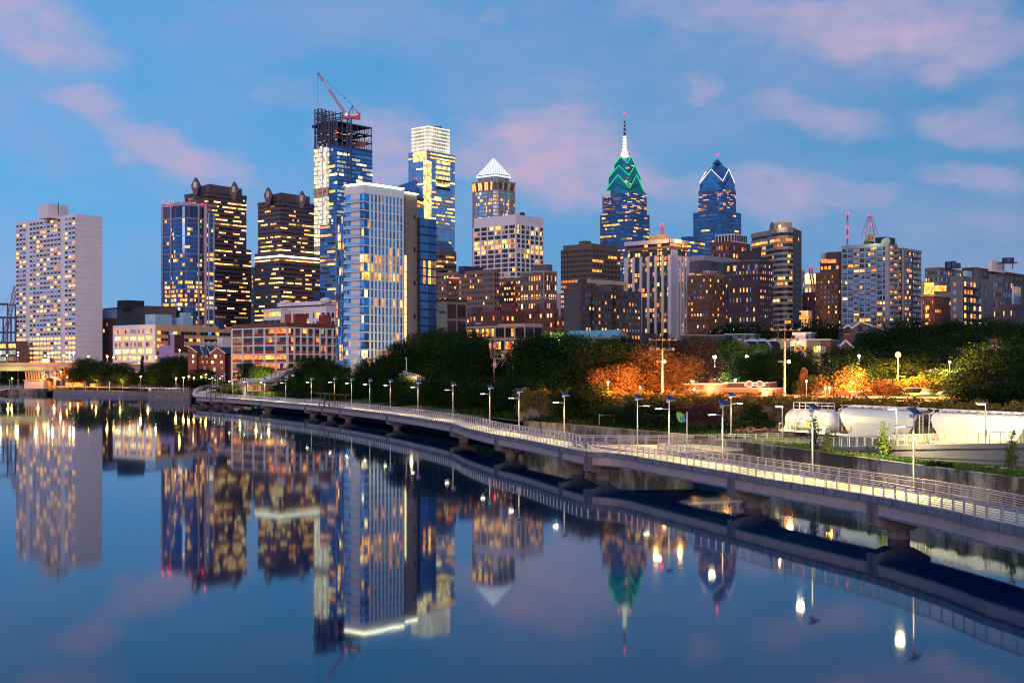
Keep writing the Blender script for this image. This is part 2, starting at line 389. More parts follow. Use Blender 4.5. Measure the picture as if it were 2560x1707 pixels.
# ---- land: shoreline swept inland
shore = [(300,-300),(110,-60),(62,40),(56,85),(47.5,118),(42,137),(34,163),(28,180),(15,206)]
i0 = min(range(len(S)), key=lambda i: abs(S[i].y-225))
OFF = 17
for i in range(i0, len(S), 12):
    if S[i].y > 575: break
    q = S[i]+normal(i, S)*OFF; shore.append((q.x, q.y))
shore += [(-118,610),(-150,606),(-170,612),(-178,640),(-194,700),(-251,715),(-262,728),(-268,752),(-300,756),(-420,770),(-900,900),(-3500,1500)]
GD = Vector((.75,.66)).normalized()
prof_r = [(0,3.4),(8,3.6),(14,4.1),(22,4.3),(30,4.4),(46,4.5)]   # near the tracks
GRASS = mat('grass_ground', (.045,.085,.02), .95, 0, .5, .4, bump=.6)
ASPH = mat('asphalt', (.05,.05,.052), .85, 0, .25, .4)
SOIL = mat('city_ground', (.05,.055,.045), .95, 0, .5, .05)
dist = [0, 6, 14, 24, 38, 48, 50, 58, 90, 160, 300, 700, 2500, 9000]
def hz(k, y, x):
    d = dist[k]
    if x < -140:      # left park
        return np.interp(d, [0,6,30,60,120,200,400,9000], [2.3,2.4,3.4,4.0,6.0,8.0,9.0,9.0])
    if y > 230: return np.interp(d, [0,14,40,60,90,160,300,9000], [3.3,4.2,4.6,6.5,8.4,8.8,9.0,9.0])
    return np.interp(d, [0,8,14,24,48,50,90,160,9000], [3.4,3.8,4.2,4.4,4.5,8.5,8.7,9.0,9.0])
m = MB(); ns = len(shore); nk = len(dist); vs = []
for (x, y) in shore:
    for k, d in enumerate(dist): vs.append((x+GD.x*d, y+GD.y*d, float(hz(k, y, x))))
fs1 = []; fs2 = []
for i in range(ns-1):
    for k in range(nk-1):
        q = (i*nk+k, i*nk+k+1, (i+1)*nk+k+1, (i+1)*nk+k)
        (fs1 if k < 7 else fs2).append(q)
m.add(vs, fs1, GRASS); m.add(vs, fs2, SOIL); struct('riverbank_ground', m)
# ---- river walls
def stain(name, ca, cb, s1, s2, lo, hi):
    m = mat(name, ca, .92, 0, 0); t = m.node_tree; b = t.nodes['Principled BSDF']; g = N('ShaderNodeNewGeometry', t)
    mp = N('ShaderNodeMapping', t); mp.inputs['Scale'].default_value = (1,1,.45); t.links.new(g.outputs['Position'], mp.inputs[0])
    n = N('ShaderNodeTexNoise', t); n.inputs['Scale'].default_value = s1; n.inputs['Detail'].default_value = 9; n.inputs['Roughness'].default_value = .72; t.links.new(mp.outputs[0], n.inputs['Vector'])
    n2 = N('ShaderNodeTexNoise', t); n2.inputs['Scale'].default_value = s2; n2.inputs['Detail'].default_value = 2; t.links.new(g.outputs['Position'], n2.inputs['Vector'])
    a = N('ShaderNodeMath', t, operation='ADD'); t.links.new(n.outputs[0], a.inputs[0]); mm = N('ShaderNodeMath', t, operation='MULTIPLY'); t.links.new(n2.outputs[0], mm.inputs[0]); mm.inputs[1].default_value = .9; t.links.new(mm.outputs[0], a.inputs[1])
    r = N('ShaderNodeMapRange', t); t.links.new(a.outputs[0], r.inputs[0]); r.inputs[1].default_value = lo; r.inputs[2].default_value = hi
    x = N('ShaderNodeMix', t, data_type='RGBA'); t.links.new(r.outputs[0], x.inputs[0]); x.inputs[6].default_value = (*ca,1); x.inputs[7].default_value = (*cb,1); t.links.new(x.outputs[2], b.inputs['Base Color'])
    bp = N('ShaderNodeBump', t); bp.inputs['Strength'].default_value = .4; bp.inputs['Distance'].default_value = .15; t.links.new(n.outputs[0], bp.inputs['Height']); t.links.new(bp.outputs[0], b.inputs['Normal']); return m
CONL = stain('pale_stained_concrete', (.045,.036,.036), (.27,.25,.25), .55, .10, .86, 1.06)
CONC = stain('dark_stained_concrete', (.035,.028,.03), (.26,.22,.22), .6, .12, .84, 1.12)
CONG = mat('grey_concrete', (.17,.16,.20), .85, 0, .2, .6, bump=.2)
STONE = mat('rough_stone', (.20,.17,.18), .95, 0, .6, .9, bump=1)
def wallseg(pts, z0, z1, th, m_, top=None):
    b = MB(); z1 = z1 if isinstance(z1, (list, tuple)) else [z1]*len(pts)
    for i in range(len(pts)-1):
        a, c = Vector((*pts[i], 0)), Vector((*pts[i+1], 0)); n = Vector((c.y-a.y, -(c.x-a.x), 0)).normalized()*th
        vs = [a, c, c+n, a+n]; v8 = [(p.x, p.y, z0) for p in vs]+[(vs[0].x, vs[0].y, z1[i]), (vs[1].x, vs[1].y, z1[i+1]), (vs[2].x, vs[2].y, z1[i+1]), (vs[3].x, vs[3].y, z1[i])]
        b.add(v8, [(1,0,4,5),(0,3,7,4),(2,1,5,6),(3,2,6,7),(4,7,6,5),(0,1,2,3)], m_)
    return b
def sh(i, dx=0, dy=0): return (shore[i][0]+dx, shore[i][1]+dy)
o = wallseg([sh(i) for i in range(2, 8)], -1.5, [4.0,4.0,4.0,4.05,4.3,4.5], .9, CONL).build('river_wall')
tag(o, 'long pale stained concrete river wall behind the boardwalk at right', 'wall')
o = wallseg([(28,180.5),(23.8,185),(11,209),(2,226)], -1.5, [4.6,4.9,5.1,5.1], .8, CONC).build('river_wall')
tag(o, 'dark concrete river wall behind the boardwalk junction below the bushes', 'wall')
# left bank walls
o = wallseg([(-150,606),(-170,612),(-177,634)], -1.5, 3.9, 1.2, STONE).build('river_wall'); tag(o, 'rough stone quay wall just left of the boardwalk end', 'wall')
q = MB()
for s_ in (wallseg([(-181,645),(-194,700)], -1.5, 2.9, 1.4, CONG), wallseg([(-194,700),(-251,715),(-255,722)], -1.5, 2.5, 1.6, CONG)):
    for fa, mi in zip(s_.f, s_.m): pass
    q.add(s_.v, s_.f, CONG)
for k in range(13):
    x = -196-k*4.5; y = 700.6+(-194-x)*15/57; q.box((x, y-.1, 1.0), (.5, .5, 2.6), CONC)
o = q.build('quay_wall'); tag(o, 'low lit concrete quay wall below the grassy riverside park', 'wall')
o = wallseg([(-268,748),(-300,752),(-420,766)], -1.5, 3.0, 3, CONC).build('dock_wall'); tag(o, 'dark dock wall with railing below the bridge pier at far left', 'wall')
# ================================================================ BOARDWALK
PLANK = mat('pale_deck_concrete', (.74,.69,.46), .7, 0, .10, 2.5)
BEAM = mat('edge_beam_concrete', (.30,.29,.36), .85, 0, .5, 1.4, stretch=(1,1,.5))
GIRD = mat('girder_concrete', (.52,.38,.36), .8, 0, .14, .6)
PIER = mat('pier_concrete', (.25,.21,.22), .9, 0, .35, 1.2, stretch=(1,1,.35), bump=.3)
STEEL = mat('galvanised_steel', (.36,.34,.42), .45, .55, .15, 2)
bw = thing('boardwalk', 'long pale raised boardwalk curving over the river with metal railings', 'boardwalk', (5, 180, 0))
def strip(A, Bq, z0, z1, m_, name, par, closed=True, dz=None):
    b = MB(); n = len(A); vs = []
    for p, q_ in zip(A, Bq):
        h = p.z; vs += [(p.x, p.y, z0+h), (q_.x, q_.y, z0+h), (q_.x, q_.y, z1+h), (p.x, p.y, z1+h)]
    fs = []
    for i in range(n-1):
        k = 4*i
        fs += [(k, k+4, k+5, k+1), (k+1, k+5, k+6, k+2), (k+2, k+6, k+7, k+3), (k+3, k+7, k+4, k)]
    fs += [(0,1,2,3), (4*n-1, 4*n-2, 4*n-3, 4*n-4)]
    b.add(vs, fs, m_); return b.build(name, par)
def shift(L, d): return [p+normal(i, L)*d for i, p in enumerate(L)]
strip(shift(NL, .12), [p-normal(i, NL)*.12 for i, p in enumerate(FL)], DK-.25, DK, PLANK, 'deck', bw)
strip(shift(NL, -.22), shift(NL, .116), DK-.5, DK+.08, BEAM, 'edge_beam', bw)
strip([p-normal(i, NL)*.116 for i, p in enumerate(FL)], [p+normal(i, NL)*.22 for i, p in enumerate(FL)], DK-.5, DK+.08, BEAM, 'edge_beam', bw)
def railing(L, par, name='railing', zb=DK+.05, inner=1, zfun=None, postmax=60, y0=0):
    zf = zfun or (lambda p: p.z)
    b = MB(); far = MB(); n = len(L)
    posts = []
    for i in range(n):
        p = L[i]; z = zb+zf(p); nn = normal(i, L); tt = Vector((-nn.y, nn.x, 0))
        pb = MB()
        for sgn in (-.1, .1):
            q_ = p+tt*sgn
            pb.beam(q_+Vector((0,0,z-.25)), q_+Vector((0,0,z+1.22)), .05, .07, STEEL)
        pb.beam(p+nn*-.06+Vector((0,0,z-.05)), p+nn*-.06+Vector((0,0,z+.02)), .3, .2, STEEL)
        posts.append((p.y, pb))
        if i < n-1:
            q = L[i+1]; zq = zb+zf(q); d = (q-p).normalized()*.14
            a = p+d; c = q-d
            wd = .05 if p.y < 200 else .07
            b.beam((p.x, p.y, z+1.24), (q.x, q.y, zq+1.24), .13, .07, STEEL)
            b.beam(Vector((p.x, p.y, z+.98))+nn*.1*inner, Vector((q.x, q.y, zq+.98))+nn*.1*inner, .06, .06, STEEL)
            hs = (.08,.25,.42,.59,.76,.93,1.12) if p.y < 330 else (.1,.4,.7,1.0)
            for h in hs: b.beam((a.x, a.y, z+h), (c.x, c.y, zq+h), .035, .042, STEEL)
            if p.y < 330:
                for e_ in (a, c): b.beam((e_.x, e_.y, z+.06), (e_.x, e_.y, z+1.14), .04, .03, STEEL)
    r = b.build(name, par)
    posts.sort(key=lambda t_: t_[0]); rest = MB()
    for k, (y, pb) in enumerate(posts):
        if k < postmax: pb.build('post', r)
        else:
            b0 = len(rest.v); rest.v += pb.v; rest.f += [tuple(b0+x for x in f_) for f_ in pb.f]; rest.m += pb.m; rest.mats = pb.mats
    if rest.v: tag(rest.build('post_row', r), kind='stuff')
    return r
railing(NL, bw)
jm = MB()
for i in range(4, len(NL)-4, 3):
    if NL[i].y < 420: nn = normal(i, NL); jm.box((NL[i].x-nn.x*.23, NL[i].y-nn.y*.23, DK-.21+NL[i].z), (.05,.05,.58), GLK, math.atan2(nn.y, nn.x))
tag(jm.build('beam_joint', bw), kind='stuff')
# far railing is open where the side walkway joins
jA = min(range(len(FL)), key=lambda i: (FL[i]-Vector((12,183,0))).length)
jB = min(range(len(FL)), key=lambda i: (FL[i]-Vector((20.2,166,0))).length)
railing(FL[:jB], bw, inner=-1); railing(FL[jA:], bw, inner=-1)
# side walkway (platform to the shore)
SW = mat('pale_deck_concrete', (.66,.63,.47))
sa = [Vector(p) for p in ((FL[jB-1].x+.1, FL[jB-1].y, 0), (23.5,169.5,0), (30,172.3,0), (38,175.8,0), (44,178,0), (51,180,0))]
sb = [Vector(p) for p in ((FL[jA].x, FL[jA].y, 0), (17,181,0), (24,182.5,0), (32,185,0), (41,189,0), (50,192,0))]
swk = thing('side_walkway', 'short walkway joining the boardwalk to the shore beside the rail tracks', 'walkway', (30,178,0))
m = MB(); n = len(sa); vs = []
for p, q in zip(sa, sb): vs += [(p.x,p.y,DK-.4),(q.x,q.y,DK-.4),(q.x,q.y,DK+.004),(p.x,p.y,DK+.004)]
fs = []
for i in range(n-1):
    k = 4*i; fs += [(k,k+1,k+5,k+4),(k+1,k+2,k+6,k+5),(k+2,k+3,k+7,k+6),(k+3,k,k+4,k+7)]
m.add(vs, fs, PLANK); m.build('deck', swk)
m = MB()
for i in range(n-1):
    m.beam((sa[i].x, sa[i].y, DK-.55), (sa[i+1].x, sa[i+1].y, DK-.55), .5, .5, BEAM); m.beam((sb[i].x, sb[i].y, DK-.55), (sb[i+1].x, sb[i+1].y, DK-.55), .5, .5, BEAM)
m.box((30,178,1.4), (2.2,9,3.2), PIER, .35); m.build('girder', swk)
railing(cr_spline([(p.x,p.y,0) for p in sa], 1.9), swk); railing(cr_spline([(p.x,p.y,0) for p in sb], 1.9)[::-1], swk)
# piers, girders
pu = [(2186,),(1835,),(1463.7,),(1406.5,),(1243,),(1129,),(970,),(848,),(804,),(762,),(651,),(559,),(525,),(490,)]
def at_u(u, L=NL):
    best = min(range(len(L)), key=lambda i: abs(CX+F*L[i].x/L[i].y-u) if L[i].y < 530 else 1e9); return best
pidx = [2, 14]+[at_u(p[0]) for p in pu]
for i in pidx:
    p = NL[i]; nn = normal(i, NL); tt = Vector((-nn.y, nn.x, 0)); h = p.z
    zt = DK-.5+h; near_ = p.y < 200

    a = p-nn*.15; c = p+nn*(WD+.15); rz = math.atan2(nn.y, nn.x)
    b = MB()
    # tapered hammerhead cap
    L_ = (c-a).length; wv = tt*.75
    prof = [(0, zt), (0, zt-1.9), (.32*L_, zt-2.35), (.68*L_, zt-2.35), (L_, zt-1.5), (L_, zt)]
    vs = [(a+nn*s_+wv*k) + Vector((0,0,z_-(a+nn*s_).z)) for k in (-1, 1) for s_, z_ in prof]
    vs = [(v_.x, v_.y, v_.z) for v_ in vs]
    nn6 = len(prof); fs = [tuple(range(nn6)), tuple(range(2*nn6-1, nn6-1, -1))]+[(k, nn6+k, nn6+(k+1) % nn6, (k+1) % nn6) for k in range(nn6)]
    b.add(vs, fs, PIER)
    cap = b.build('pier_cap', bw)
    b = MB(); mid = p+nn*WD*.5; b.tube((mid.x, mid.y, -2), (mid.x, mid.y, zt-2.3), .9, .9, PIER, 16); b.build('pile', bw)
    b = MB()
    for k in range(6): b.box((a.x-nn.x*.03, a.y-nn.y*.03, zt-.25-k*.26), (.06, .36, .035), GLK, rz)
    b.build('depth_ladder', cap)
si = sorted(set(pidx)); ends = si
for a_, b_ in zip(ends[:-1], ends[1:]):
    if b_-a_ < 3: continue
    for off_ in (.25, WD-.25):
        m = MB()
        for i in range(a_, b_):
            p = NL[i]+normal(i, NL)*off_; q = NL[i+1]+normal(i+1, NL)*off_
            m.beam((p.x, p.y, DK-1.0+p.z), (q.x, q.y, DK-1.0+q.z), .42, 1.0, GIRD)
            m.beam((p.x, p.y, DK-1.55+p.z), (q.x, q.y, DK-1.55+q.z), .72, .16, BEAM)
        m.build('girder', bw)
# viewing bay bulge at the junction
m = MB(); ib = at_u(1407); ic = at_u(1545)
bay = [NL[k]-normal(k, NL)*.9 for k in range(ib, ic, -1)]
# benches on the wide part
DARKM = mat('dark_steel', (.05,.05,.06), .5, .6, .2, 1)
def bench(loc, rz, label):
    t_ = thing('park_bench', label, 'bench', loc); c_, s_ = math.cos(rz), math.sin(rz)
    def tp(x, y, z): return (loc[0]+x*c_-y*s_, loc[1]+x*s_+y*c_, loc[2]+z)
    b = MB()
    for k in range(4): b.beam(tp(-.9, -.18+k*.13, .45), tp(.9, -.18+k*.13, .45), .09, .04, DARKM)
    b.build('seat', t_); b = MB()
    for k in range(3): b.beam(tp(-.9, .26+k*.03, .6+k*.13), tp(.9, .26+k*.03, .6+k*.13), .03, .09, DARKM)
    b.build('backrest', t_)
    for x in (-.7, .7):
        b = MB(); b.beam(tp(x, -.2, 0), tp(x, -.2, .43), .06, .06, DARKM); b.beam(tp(x, .25, 0), tp(x, .33, .86), .06, .06, DARKM); b.beam(tp(x,-.2,.38), tp(x,.25,.38), .05,.05,DARKM); b.build('leg', t_)
for u, lb in ((1418,'dark metal bench behind the near railing, left one at the walkway junction'),(1447,'dark metal bench behind the near railing, right one at the walkway junction')):
    i = at_u(u+12); p = NL[i]+normal(i, NL)*.7; nn = normal(i, NL); bench((p.x, p.y, DK+.01), math.atan2(nn.y, nn.x)+R_(90), lb)
# shelters
DECKR = mat('dark_roof_board', (.055,.05,.055), .6, 0, .2, 1)
WOOD = mat('dark_timber', (.10,.07,.075), .7, 0, .2, 2)
for (ua, ub, lb) in ((517,553,'farther small flat-roofed shelter on the boardwalk near its left end'),(802,838,'nearer flat-roofed shelter with slanting posts on the boardwalk, against the dark trees')):
    i1, i2 = at_u(ua), at_u(ub); p, q = NL[i1], NL[i2]; t_ = thing('shelter', lb, 'shelter', ((p.x+q.x)/2, (p.y+q.y)/2, DK))
    for k in range(4):
        e_ = p.lerp(q, k/3); nn = normal(i1, NL)
        b = MB(); b.beam((e_.x-nn.x*.35, e_.y-nn.y*.35, DK-.6), (e_.x-nn.x*.1, e_.y-nn.y*.1, DK+3.4), .24, .24, WOOD); b.build('post', t_)
        b = MB(); b.beam((e_.x-nn.x*1.2, e_.y-nn.y*1.2, DK+3.5), (e_.x+nn.x*3.4, e_.y+nn.y*3.4, DK+3.2), .2, .3, WOOD); b.build('rafter', t_)
    dd = (q-p).normalized(); a = p-dd*2.5; c = q+dd*2.2; b = MB()
    vs = [a-nn*1.6, c-nn*1.6, c+nn*3.8, a+nn*3.8]; b.add([(v_.x, v_.y, DK+zz) for v_, zz in zip(vs, (3.75,3.75,3.4,3.4))]+[(v_.x, v_.y, DK+zz+.22) for v_, zz in zip(vs, (3.75,3.75,3.4,3.4))], BOXF, DECKR); b.build('roof', t_)
# ================================================================ SOLAR LAMP POSTS on the boardwalk
POLE = mat('grey_pole', (.52,.50,.52), .45, .5, .1, 1)
SOLAR = mat('solar_panel', (.03,.08,.22), .2, .3, .1, 3)
LED = glow('led_lens', (1,.88,.50), 45)
def solar(loc, top, rz, label, group='solar lamps along the boardwalk', power=900, light=True, flip=1, size=1.0):
    t_ = thing('solar_lamp', label, 'street lamp', loc, group); x, y, z = loc; c_, s_ = math.cos(rz), math.sin(rz); h = top-z
    def tp(a_, b_, z_): return (x+a_*c_-b_*s_, y+a_*s_+b_*c_, z+z_)
    b = MB(); b.tube(tp(0,0,0), tp(0,0,h-.55), .095*size, .07*size, POLE, 8); b.tube(tp(0,0,-.3), tp(0,0,.25), .2, .17, POLE, 8); b.build('pole', t_)
    b = MB(); b.beam(tp(0,0,h-1.75), tp(-1.0*flip,0,h-1.62), .07, .07, POLE); b.build('arm', t_)
    b = MB(); b.beam(tp(-.85*flip,0,h-1.60), tp(-1.75*flip,0,h-1.62), .36, .10, POLE); b.beam(tp(-.9*flip,0,h-1.67), tp(-1.65*flip,0,h-1.69), .26, .03, LED); b.build('lamp_head', t_)
    b = MB()
    for dz_, g_, m_ in ((0,.0,SOLAR),(-.05,.05,POLE)):
        vs = []
        for e_ in (0, .045):
            for a_, q_ in ((-1,1),(1,1),(1,-1),(-1,-1)): vs.append(tp(a_*(.38+g_)-q_*.18+.12, q_*(.30+g_), h-.35+q_*(.24+g_)+e_+dz_))
        b.add(vs, [(3,2,1,0),(4,5,6,7),(0,1,5,4),(1,2,6,5),(2,3,7,6),(3,0,4,7)], m_)
    b.tube(tp(0,0,h-.9), tp(.05,0,h-.4), .06,.06, POLE); b.box(tp(-.1,0,h-.75), (.4,.35,.3), POLE, rz); b.build('solar_panel', t_)
    if light:
        l = bpy.data.lights.new('lamp', 'SPOT'); l.energy = power; l.color = (1,.74,.28); l.spot_size = R_(165); l.spot_blend = .35; l.shadow_soft_size = .35
        o_ = bpy.data.objects.new('lamp', l); C.objects.link(o_); q_ = tp(-1.3*flip,0,h-1.9); o_.location = (q_[0]-x, q_[1]-y, q_[2]-z); o_.parent = t_
lp = [(579.5,942),(618.4,943),(660.4,944),(710.4,944),(775.5,942),(832,941),(876.4,943),(922,945),(973,946.5),(1040,950),(1130,954.7),(1220.7,961.5),(1295,969.7),(1405,977.8)]
def fat(u):
    return min(range(len(FL)), key=lambda i: abs(CX+F*FL[i].x/FL[i].y-u) if FL[i].y < 530 else 1e9)
for k, (u, v) in enumerate(lp):
    i = fat(u); p = FL[i]+normal(i, NL)*.35
    solar((p.x, p.y, DK-.2), max(10.6, Z(v, p.y)), 0, ('solar lamp post on the boardwalk rail, %s of the row against the trees' % nth(k)), power=4800)
for k, (u, v, pw, fl, lb) in enumerate(((1660,987.6,5000,1,'solar lamp post at the boardwalk junction, just left of the leaf banner'),(1800,998.9,6000,1,'solar lamp post right of the leaf banner with a broad lamp arm'),(2018.7,1007,6500,1,'solar lamp post on the boardwalk in front of the white tank car'),(2260,1017,7500,1,'solar lamp post standing in front of the long white hopper car'))):
    i = fat(u); p = FL[i]+normal(i, NL)*.35; solar((p.x, p.y, DK-.2), Z(v, p.y), .25 if k else 0, lb, 'solar lamps along the boardwalk', pw, flip=fl)
solar((17.5, 181.5, DK-.2), 10.6, 0, 'solar lamp post at the far rail of the side walkway, left of the leaf banner', power=5000, flip=-1)
p_ = (X(1827,190), 190.); solar((p_[0], p_[1], DK-.2), Z(979.8,190), 0, 'solar lamp post behind the side walkway, in front of the ivy hedge', power=5000, flip=-1)
# extra lamps of the row beyond the right frame edge that light the near deck
i = 10; p = FL[i]+normal(i, NL)*.35; solar((p.x, p.y, DK-.2), 10.8, .2, 'solar lamp post nearest the camera at right', power=7500)
i = 1; p = FL[i]+normal(i, NL)*.35; solar((p.x, p.y, DK-.2), 10.8, .2, 'solar lamp post at the very near end of the boardwalk', power=7500)
for k, (u, v, D) in enumerate(((530.5,938,560),(538,935,575),(544.6,940,585),(556.8,937,600),(561.8,931,590))):
    x = X(u, D); solar((x, D, 4.4), Z(v, D), 0, 'solar lamp post in the cluster at the boardwalk far end, %s of five' % nth(k), 'solar lamps at the far landing', 800, light=(k % 2 == 0))
# box lamps along the ramp
def boxlamp(u, v, D, zb, label, pw):
    x = X(u, D); z = Z(v, D); t_ = thing('box_lamp', label, 'street lamp', (x, D, zb), 'box lamps along the ramp')
    b = MB(); b.tube((x, D, zb), (x, D, z-.1), .09, .07, POLE); b.build('pole', t_)
    b = MB(); b.box((x-.45, D, z), (1.1,.4,.16), POLE); b.box((x-.5, D, z-.11), (.8,.3,.05), LED); b.build('lamp_head', t_)
    b = MB(); b.box((x-.05, D-.15, z-3.2), (.3,.25,.6), POLE); b.build('control_box', t_)
    point('lamp', (x-.5, D+1.2, z-.9), pw, (1,.78,.32), .2, t_)
boxlamp(1956,1015,178,4.2,'slim box lamp above the yellow-green bush left of the tank car',4200)
boxlamp(2241,1021,146,5.4,'slim box lamp in front of the long hopper car, behind the ramp railing',6500)
boxlamp(2464,1007.5,140,6.0,'slim box lamp at the right end, in front of the second hopper car',5500)
# leaf banner
GRN = mat('leaf_green', (.16,.42,.03), .6, 0, .05, 1); BLE = mat('drop_blue', (.01,.22,.55), .6, 0, .05, 1); DKL = mat('navy_line', (.02,.05,.12), .6, 0, 0)
D = 176.; x = X(1717, D); t_ = thing('leaf_banner', 'pole with a green leaf and blue drop sign above the side walkway', 'sign', (x, D, DK))
b = MB(); b.tube((x, D, DK), (x, D, Z(1029.7, D)), .1, .09, POLE); b.build('pole', t_)
def flat(pts, y, th, m_):
    b_ = MB(); n_ = len(pts); b_.add([(p[0], y-th/2, p[1]) for p in pts]+[(p[0], y+th/2, p[1]) for p in pts], [tuple(range(n_)), tuple(range(2*n_-1, n_-1, -1))]+[(k, n_+k, n_+(k+1) % n_, (k+1) % n_) for k in range(n_)], m_); return b_
def px(pts): return [(X(u, D), Z(v, D)) for u, v in pts]
leaf = [(1692,1029),(1702,1031),(1709,1036),(1712,1043),(1712.5,1051),(1705,1055.8),(1697,1053.5),(1692.5,1046),(1691,1037)]
flat(px(leaf), D-.05, .08, GRN).build('leaf_panel', t_)
drop = [(1712,1055),(1712.2,1045),(1709,1041.5),(1705,1040.5),(1701.5,1043),(1701,1047),(1705,1052)]
flat(px([(u+(u-1707)*.14, v+(v-1048)*.14) for u, v in drop]), D-.11, .04, DKL).build('drop_outline', t_)
flat(px(drop), D-.15, .04, BLE).build('drop_panel', t_)
b = MB()
for v in (1036,1050): b.beam((x, D, Z(v, D)), (X(1709,D), D, Z(v, D)), .04, .04, POLE)
b.build('bracket', t_)
# ---- ramp with mesh railing up to the right
ra = [(39.0,166.5,4.15),(41.2,161.7,4.3),(46,149,5.3),(52.7,134,6.35),(58,118,7.4),(63,98,8.6),(66,70,9.5)]
rp = thing('ramp', 'grey concrete ramp with mesh railing rising to the right beside the train', 'ramp', (46,149,3.5))
m = MB(); vs = []
for (x, y, z) in ra:
    vs += [(x, y, 3.2), (x, y, z), (x+3.4, y+1.2, z), (x+3.4, y+1.2, 3.2)]
fs = []
for i in range(len(ra)-1):
    k = 4*i; fs += [(k+a_, k+4+a_, k+4+(a_+1) % 4, k+(a_+1) % 4) for a_ in range(4)]
m.add(vs, fs, CONG); m.build('retaining_wall', rp)
m = MB()
for i in range(len(ra)-1):
    (x,y,z),(x2,y2,z2) = ra[i], ra[i+1]; m.beam((x-.08,y-.03,z-.15),(x2-.08,y2-.03,z2-.15), .25,.5, CONG)
    m.beam((x-.06,y-.03,(z+3.4)/2-.3),(x2-.06,y2-.03,(z2+3.4)/2-.3), .08,.06, BEAM)
m.build('coping', rp)
MESH = bpy.data.materials.new('wire_mesh'); MESH.use_nodes = True; t = MESH.node_tree; bs = t.nodes['Principled BSDF']; bs.inputs['Base Color'].default_value = (.6,.58,.5,1); bs.inputs['Roughness'].default_value = .5
bs.inputs['Alpha'].default_value = .2
RL = mat('rail_steel', (.62,.60,.58), .4, .4, .1, 2)
for side, (ox, oy) in enumerate(((.1,0),(3.2,1.1))):
    m = MB(); mm = MB(); lin = cr_spline([(x+ox,y+oy,z) for x,y,z in ra], 1.6)
    for i in range(len(lin)-1):
        p, q = lin[i], lin[i+1]; up = Vector((0,0,1))
        m.beam(p, p+up*1.3, .07,.07, RL); m.beam(p+up*1.3, q+up*1.3, .1,.08, RL); m.beam(p+up*.12, q+up*.12, .05,.05, RL)
        mm.add([p+up*.15, q+up*.15, q+up*1.26, p+up*1.26], [(0,1,2,3)], MESH)
    r_ = m.build('railing', rp); mm.build('mesh_infill', r_)
b = MB(); b.box((X(2173,150),150,4.3), (.36,.36,1.5), GLK); tag(b.build('cabinet'), 'narrow black post cabinet on the grass strip by the river wall', 'cabinet')
# ================================================================ BUILDINGS
CREAM = mat('cream_stucco', (.52,.46,.36), .85, 0, .12, .3); TAN = mat('tan_brick', (.42,.27,.20), .9, 0, .15, .4)
BRICK = mat('red_brick', (.22,.075,.06), .9, 0, .22, .5); DBRICK = mat('dark_purple_brick', (.13,.085,.11), .9, 0, .2, .4)
BROWN = mat('brown_brick', (.23,.13,.10), .9, 0, .2, .4); GREY = mat('grey_stone', (.25,.22,.25), .9, 0, .2, .3)
BEIGE = mat('beige_panel', (.33,.29,.26), .8, 0, .12, .12); GRAN = mat('brown_granite', (.17,.105,.11), .7, 0, .2, .3)
LAV = mat('lavender_stucco', (.42,.28,.50), .85, 0, .04, .1); TRIM = mat('white_trim', (.72,.66,.64), .7, 0, .08, .5)
MULL = mat('silver_mullion', (.42,.42,.50), .4, .6, .1, .4); CYAN = mat('pale_cyan_metal', (.38,.60,.68), .6, .2, .1, .3)
DSTEEL = mat('dark_blue_steel', (.05,.06,.13), .6, .4, .3, .5); REDP = mat('red_spandrel', (.34,.06,.04), .8, 0, .2, .6)
OCH = mat('orange_tan_panel', (.62,.37,.22), .85, 0, .1, .2)
def pent(B, label, uL, uC, uR, v, D=None, z0=None, m_=None, name='penthouse'):
    q = B.sub(uL, uC, uR, D or B.D+8); b = MB(); b.prism(q, z0 if z0 is not None else B.zt-1.5, Z(v, D or B.D+8), m_ or B.wall, mt=ROOF); return B.part(name, b), q
def beacons(B, pts, r=.9):
    for (u, v, D) in pts:
        b = MB(); z = Z(v, D); b.tube((X(u,D), D, z-3.5), (X(u,D), D, z), .15, .12, DSTEEL, 5); b.ball((X(u,D), D, z), r, RED, 8, 5); b.build('beacon', B.root)
# 1 white apartment slab ------------------------------------------------
B = Bld('apartment_tower', 'tall white concrete apartment slab with a blank right side at far left', 40,189,256,535,850, WHITE)
zb, zt = B.z0+9.5, B.zt-1.2
def wfn(c, r):
    if c == 3 or c == 13: return False
    if r < 6: return YEL if rnd.random() < .88 else None
    return None
B.grid(B.fl, .0, 1., zb, zt, 17, 31, .72, .46, .36, 'yyyodbby' , [GL, GLK, GLB], fn=wfn)
b = MB()
for r in range(31):
    z = zb+r*(zt-zb)/31
    for c in range(17):
        if c in (3, 13): continue
        s_ = (c+.95)/17*B.fl[4]; b.fbox(B.fl, s_-.5, s_+.5, z-.18, z+.22, 0, .06, GLK)
B.part('vent_row', b)
b = MB()
for k in (3, 13): s_ = (k+.5)/17*B.fl[4]; b.fbox(B.fl, s_-.9, s_+.9, B.z0, zt+1, 0, .5 if k == 13 else .2, WHITE)
b.fbox(B.fl, -.1, B.fl[4], B.z0+6, zb-.3, -.05, .3, WHITE)
B.part('pier_frame', b)
b = MB(); JOINT = mat('panel_joint', (.42,.37,.38), .9, 0, 0)
for r in range(1, 31): z = B.z0+r*(B.zt-B.z0)/31; b.fbox(B.fr, .05, B.fr[4]-.05, z-.06, z+.06, -.02, .03, JOINT)
B.part('panel_joint', b); B.done()
_, q = pent(B, '', 96, 121, 171, 510, 858)
b = MB(); b.box((X(147,858),857,Z(522,858)), (.5,.5,8), DSTEEL); b.box((X(118,858),866,Z(509,858)),(4,2,1.2),DSTEEL); B.part('roof_vent', b)
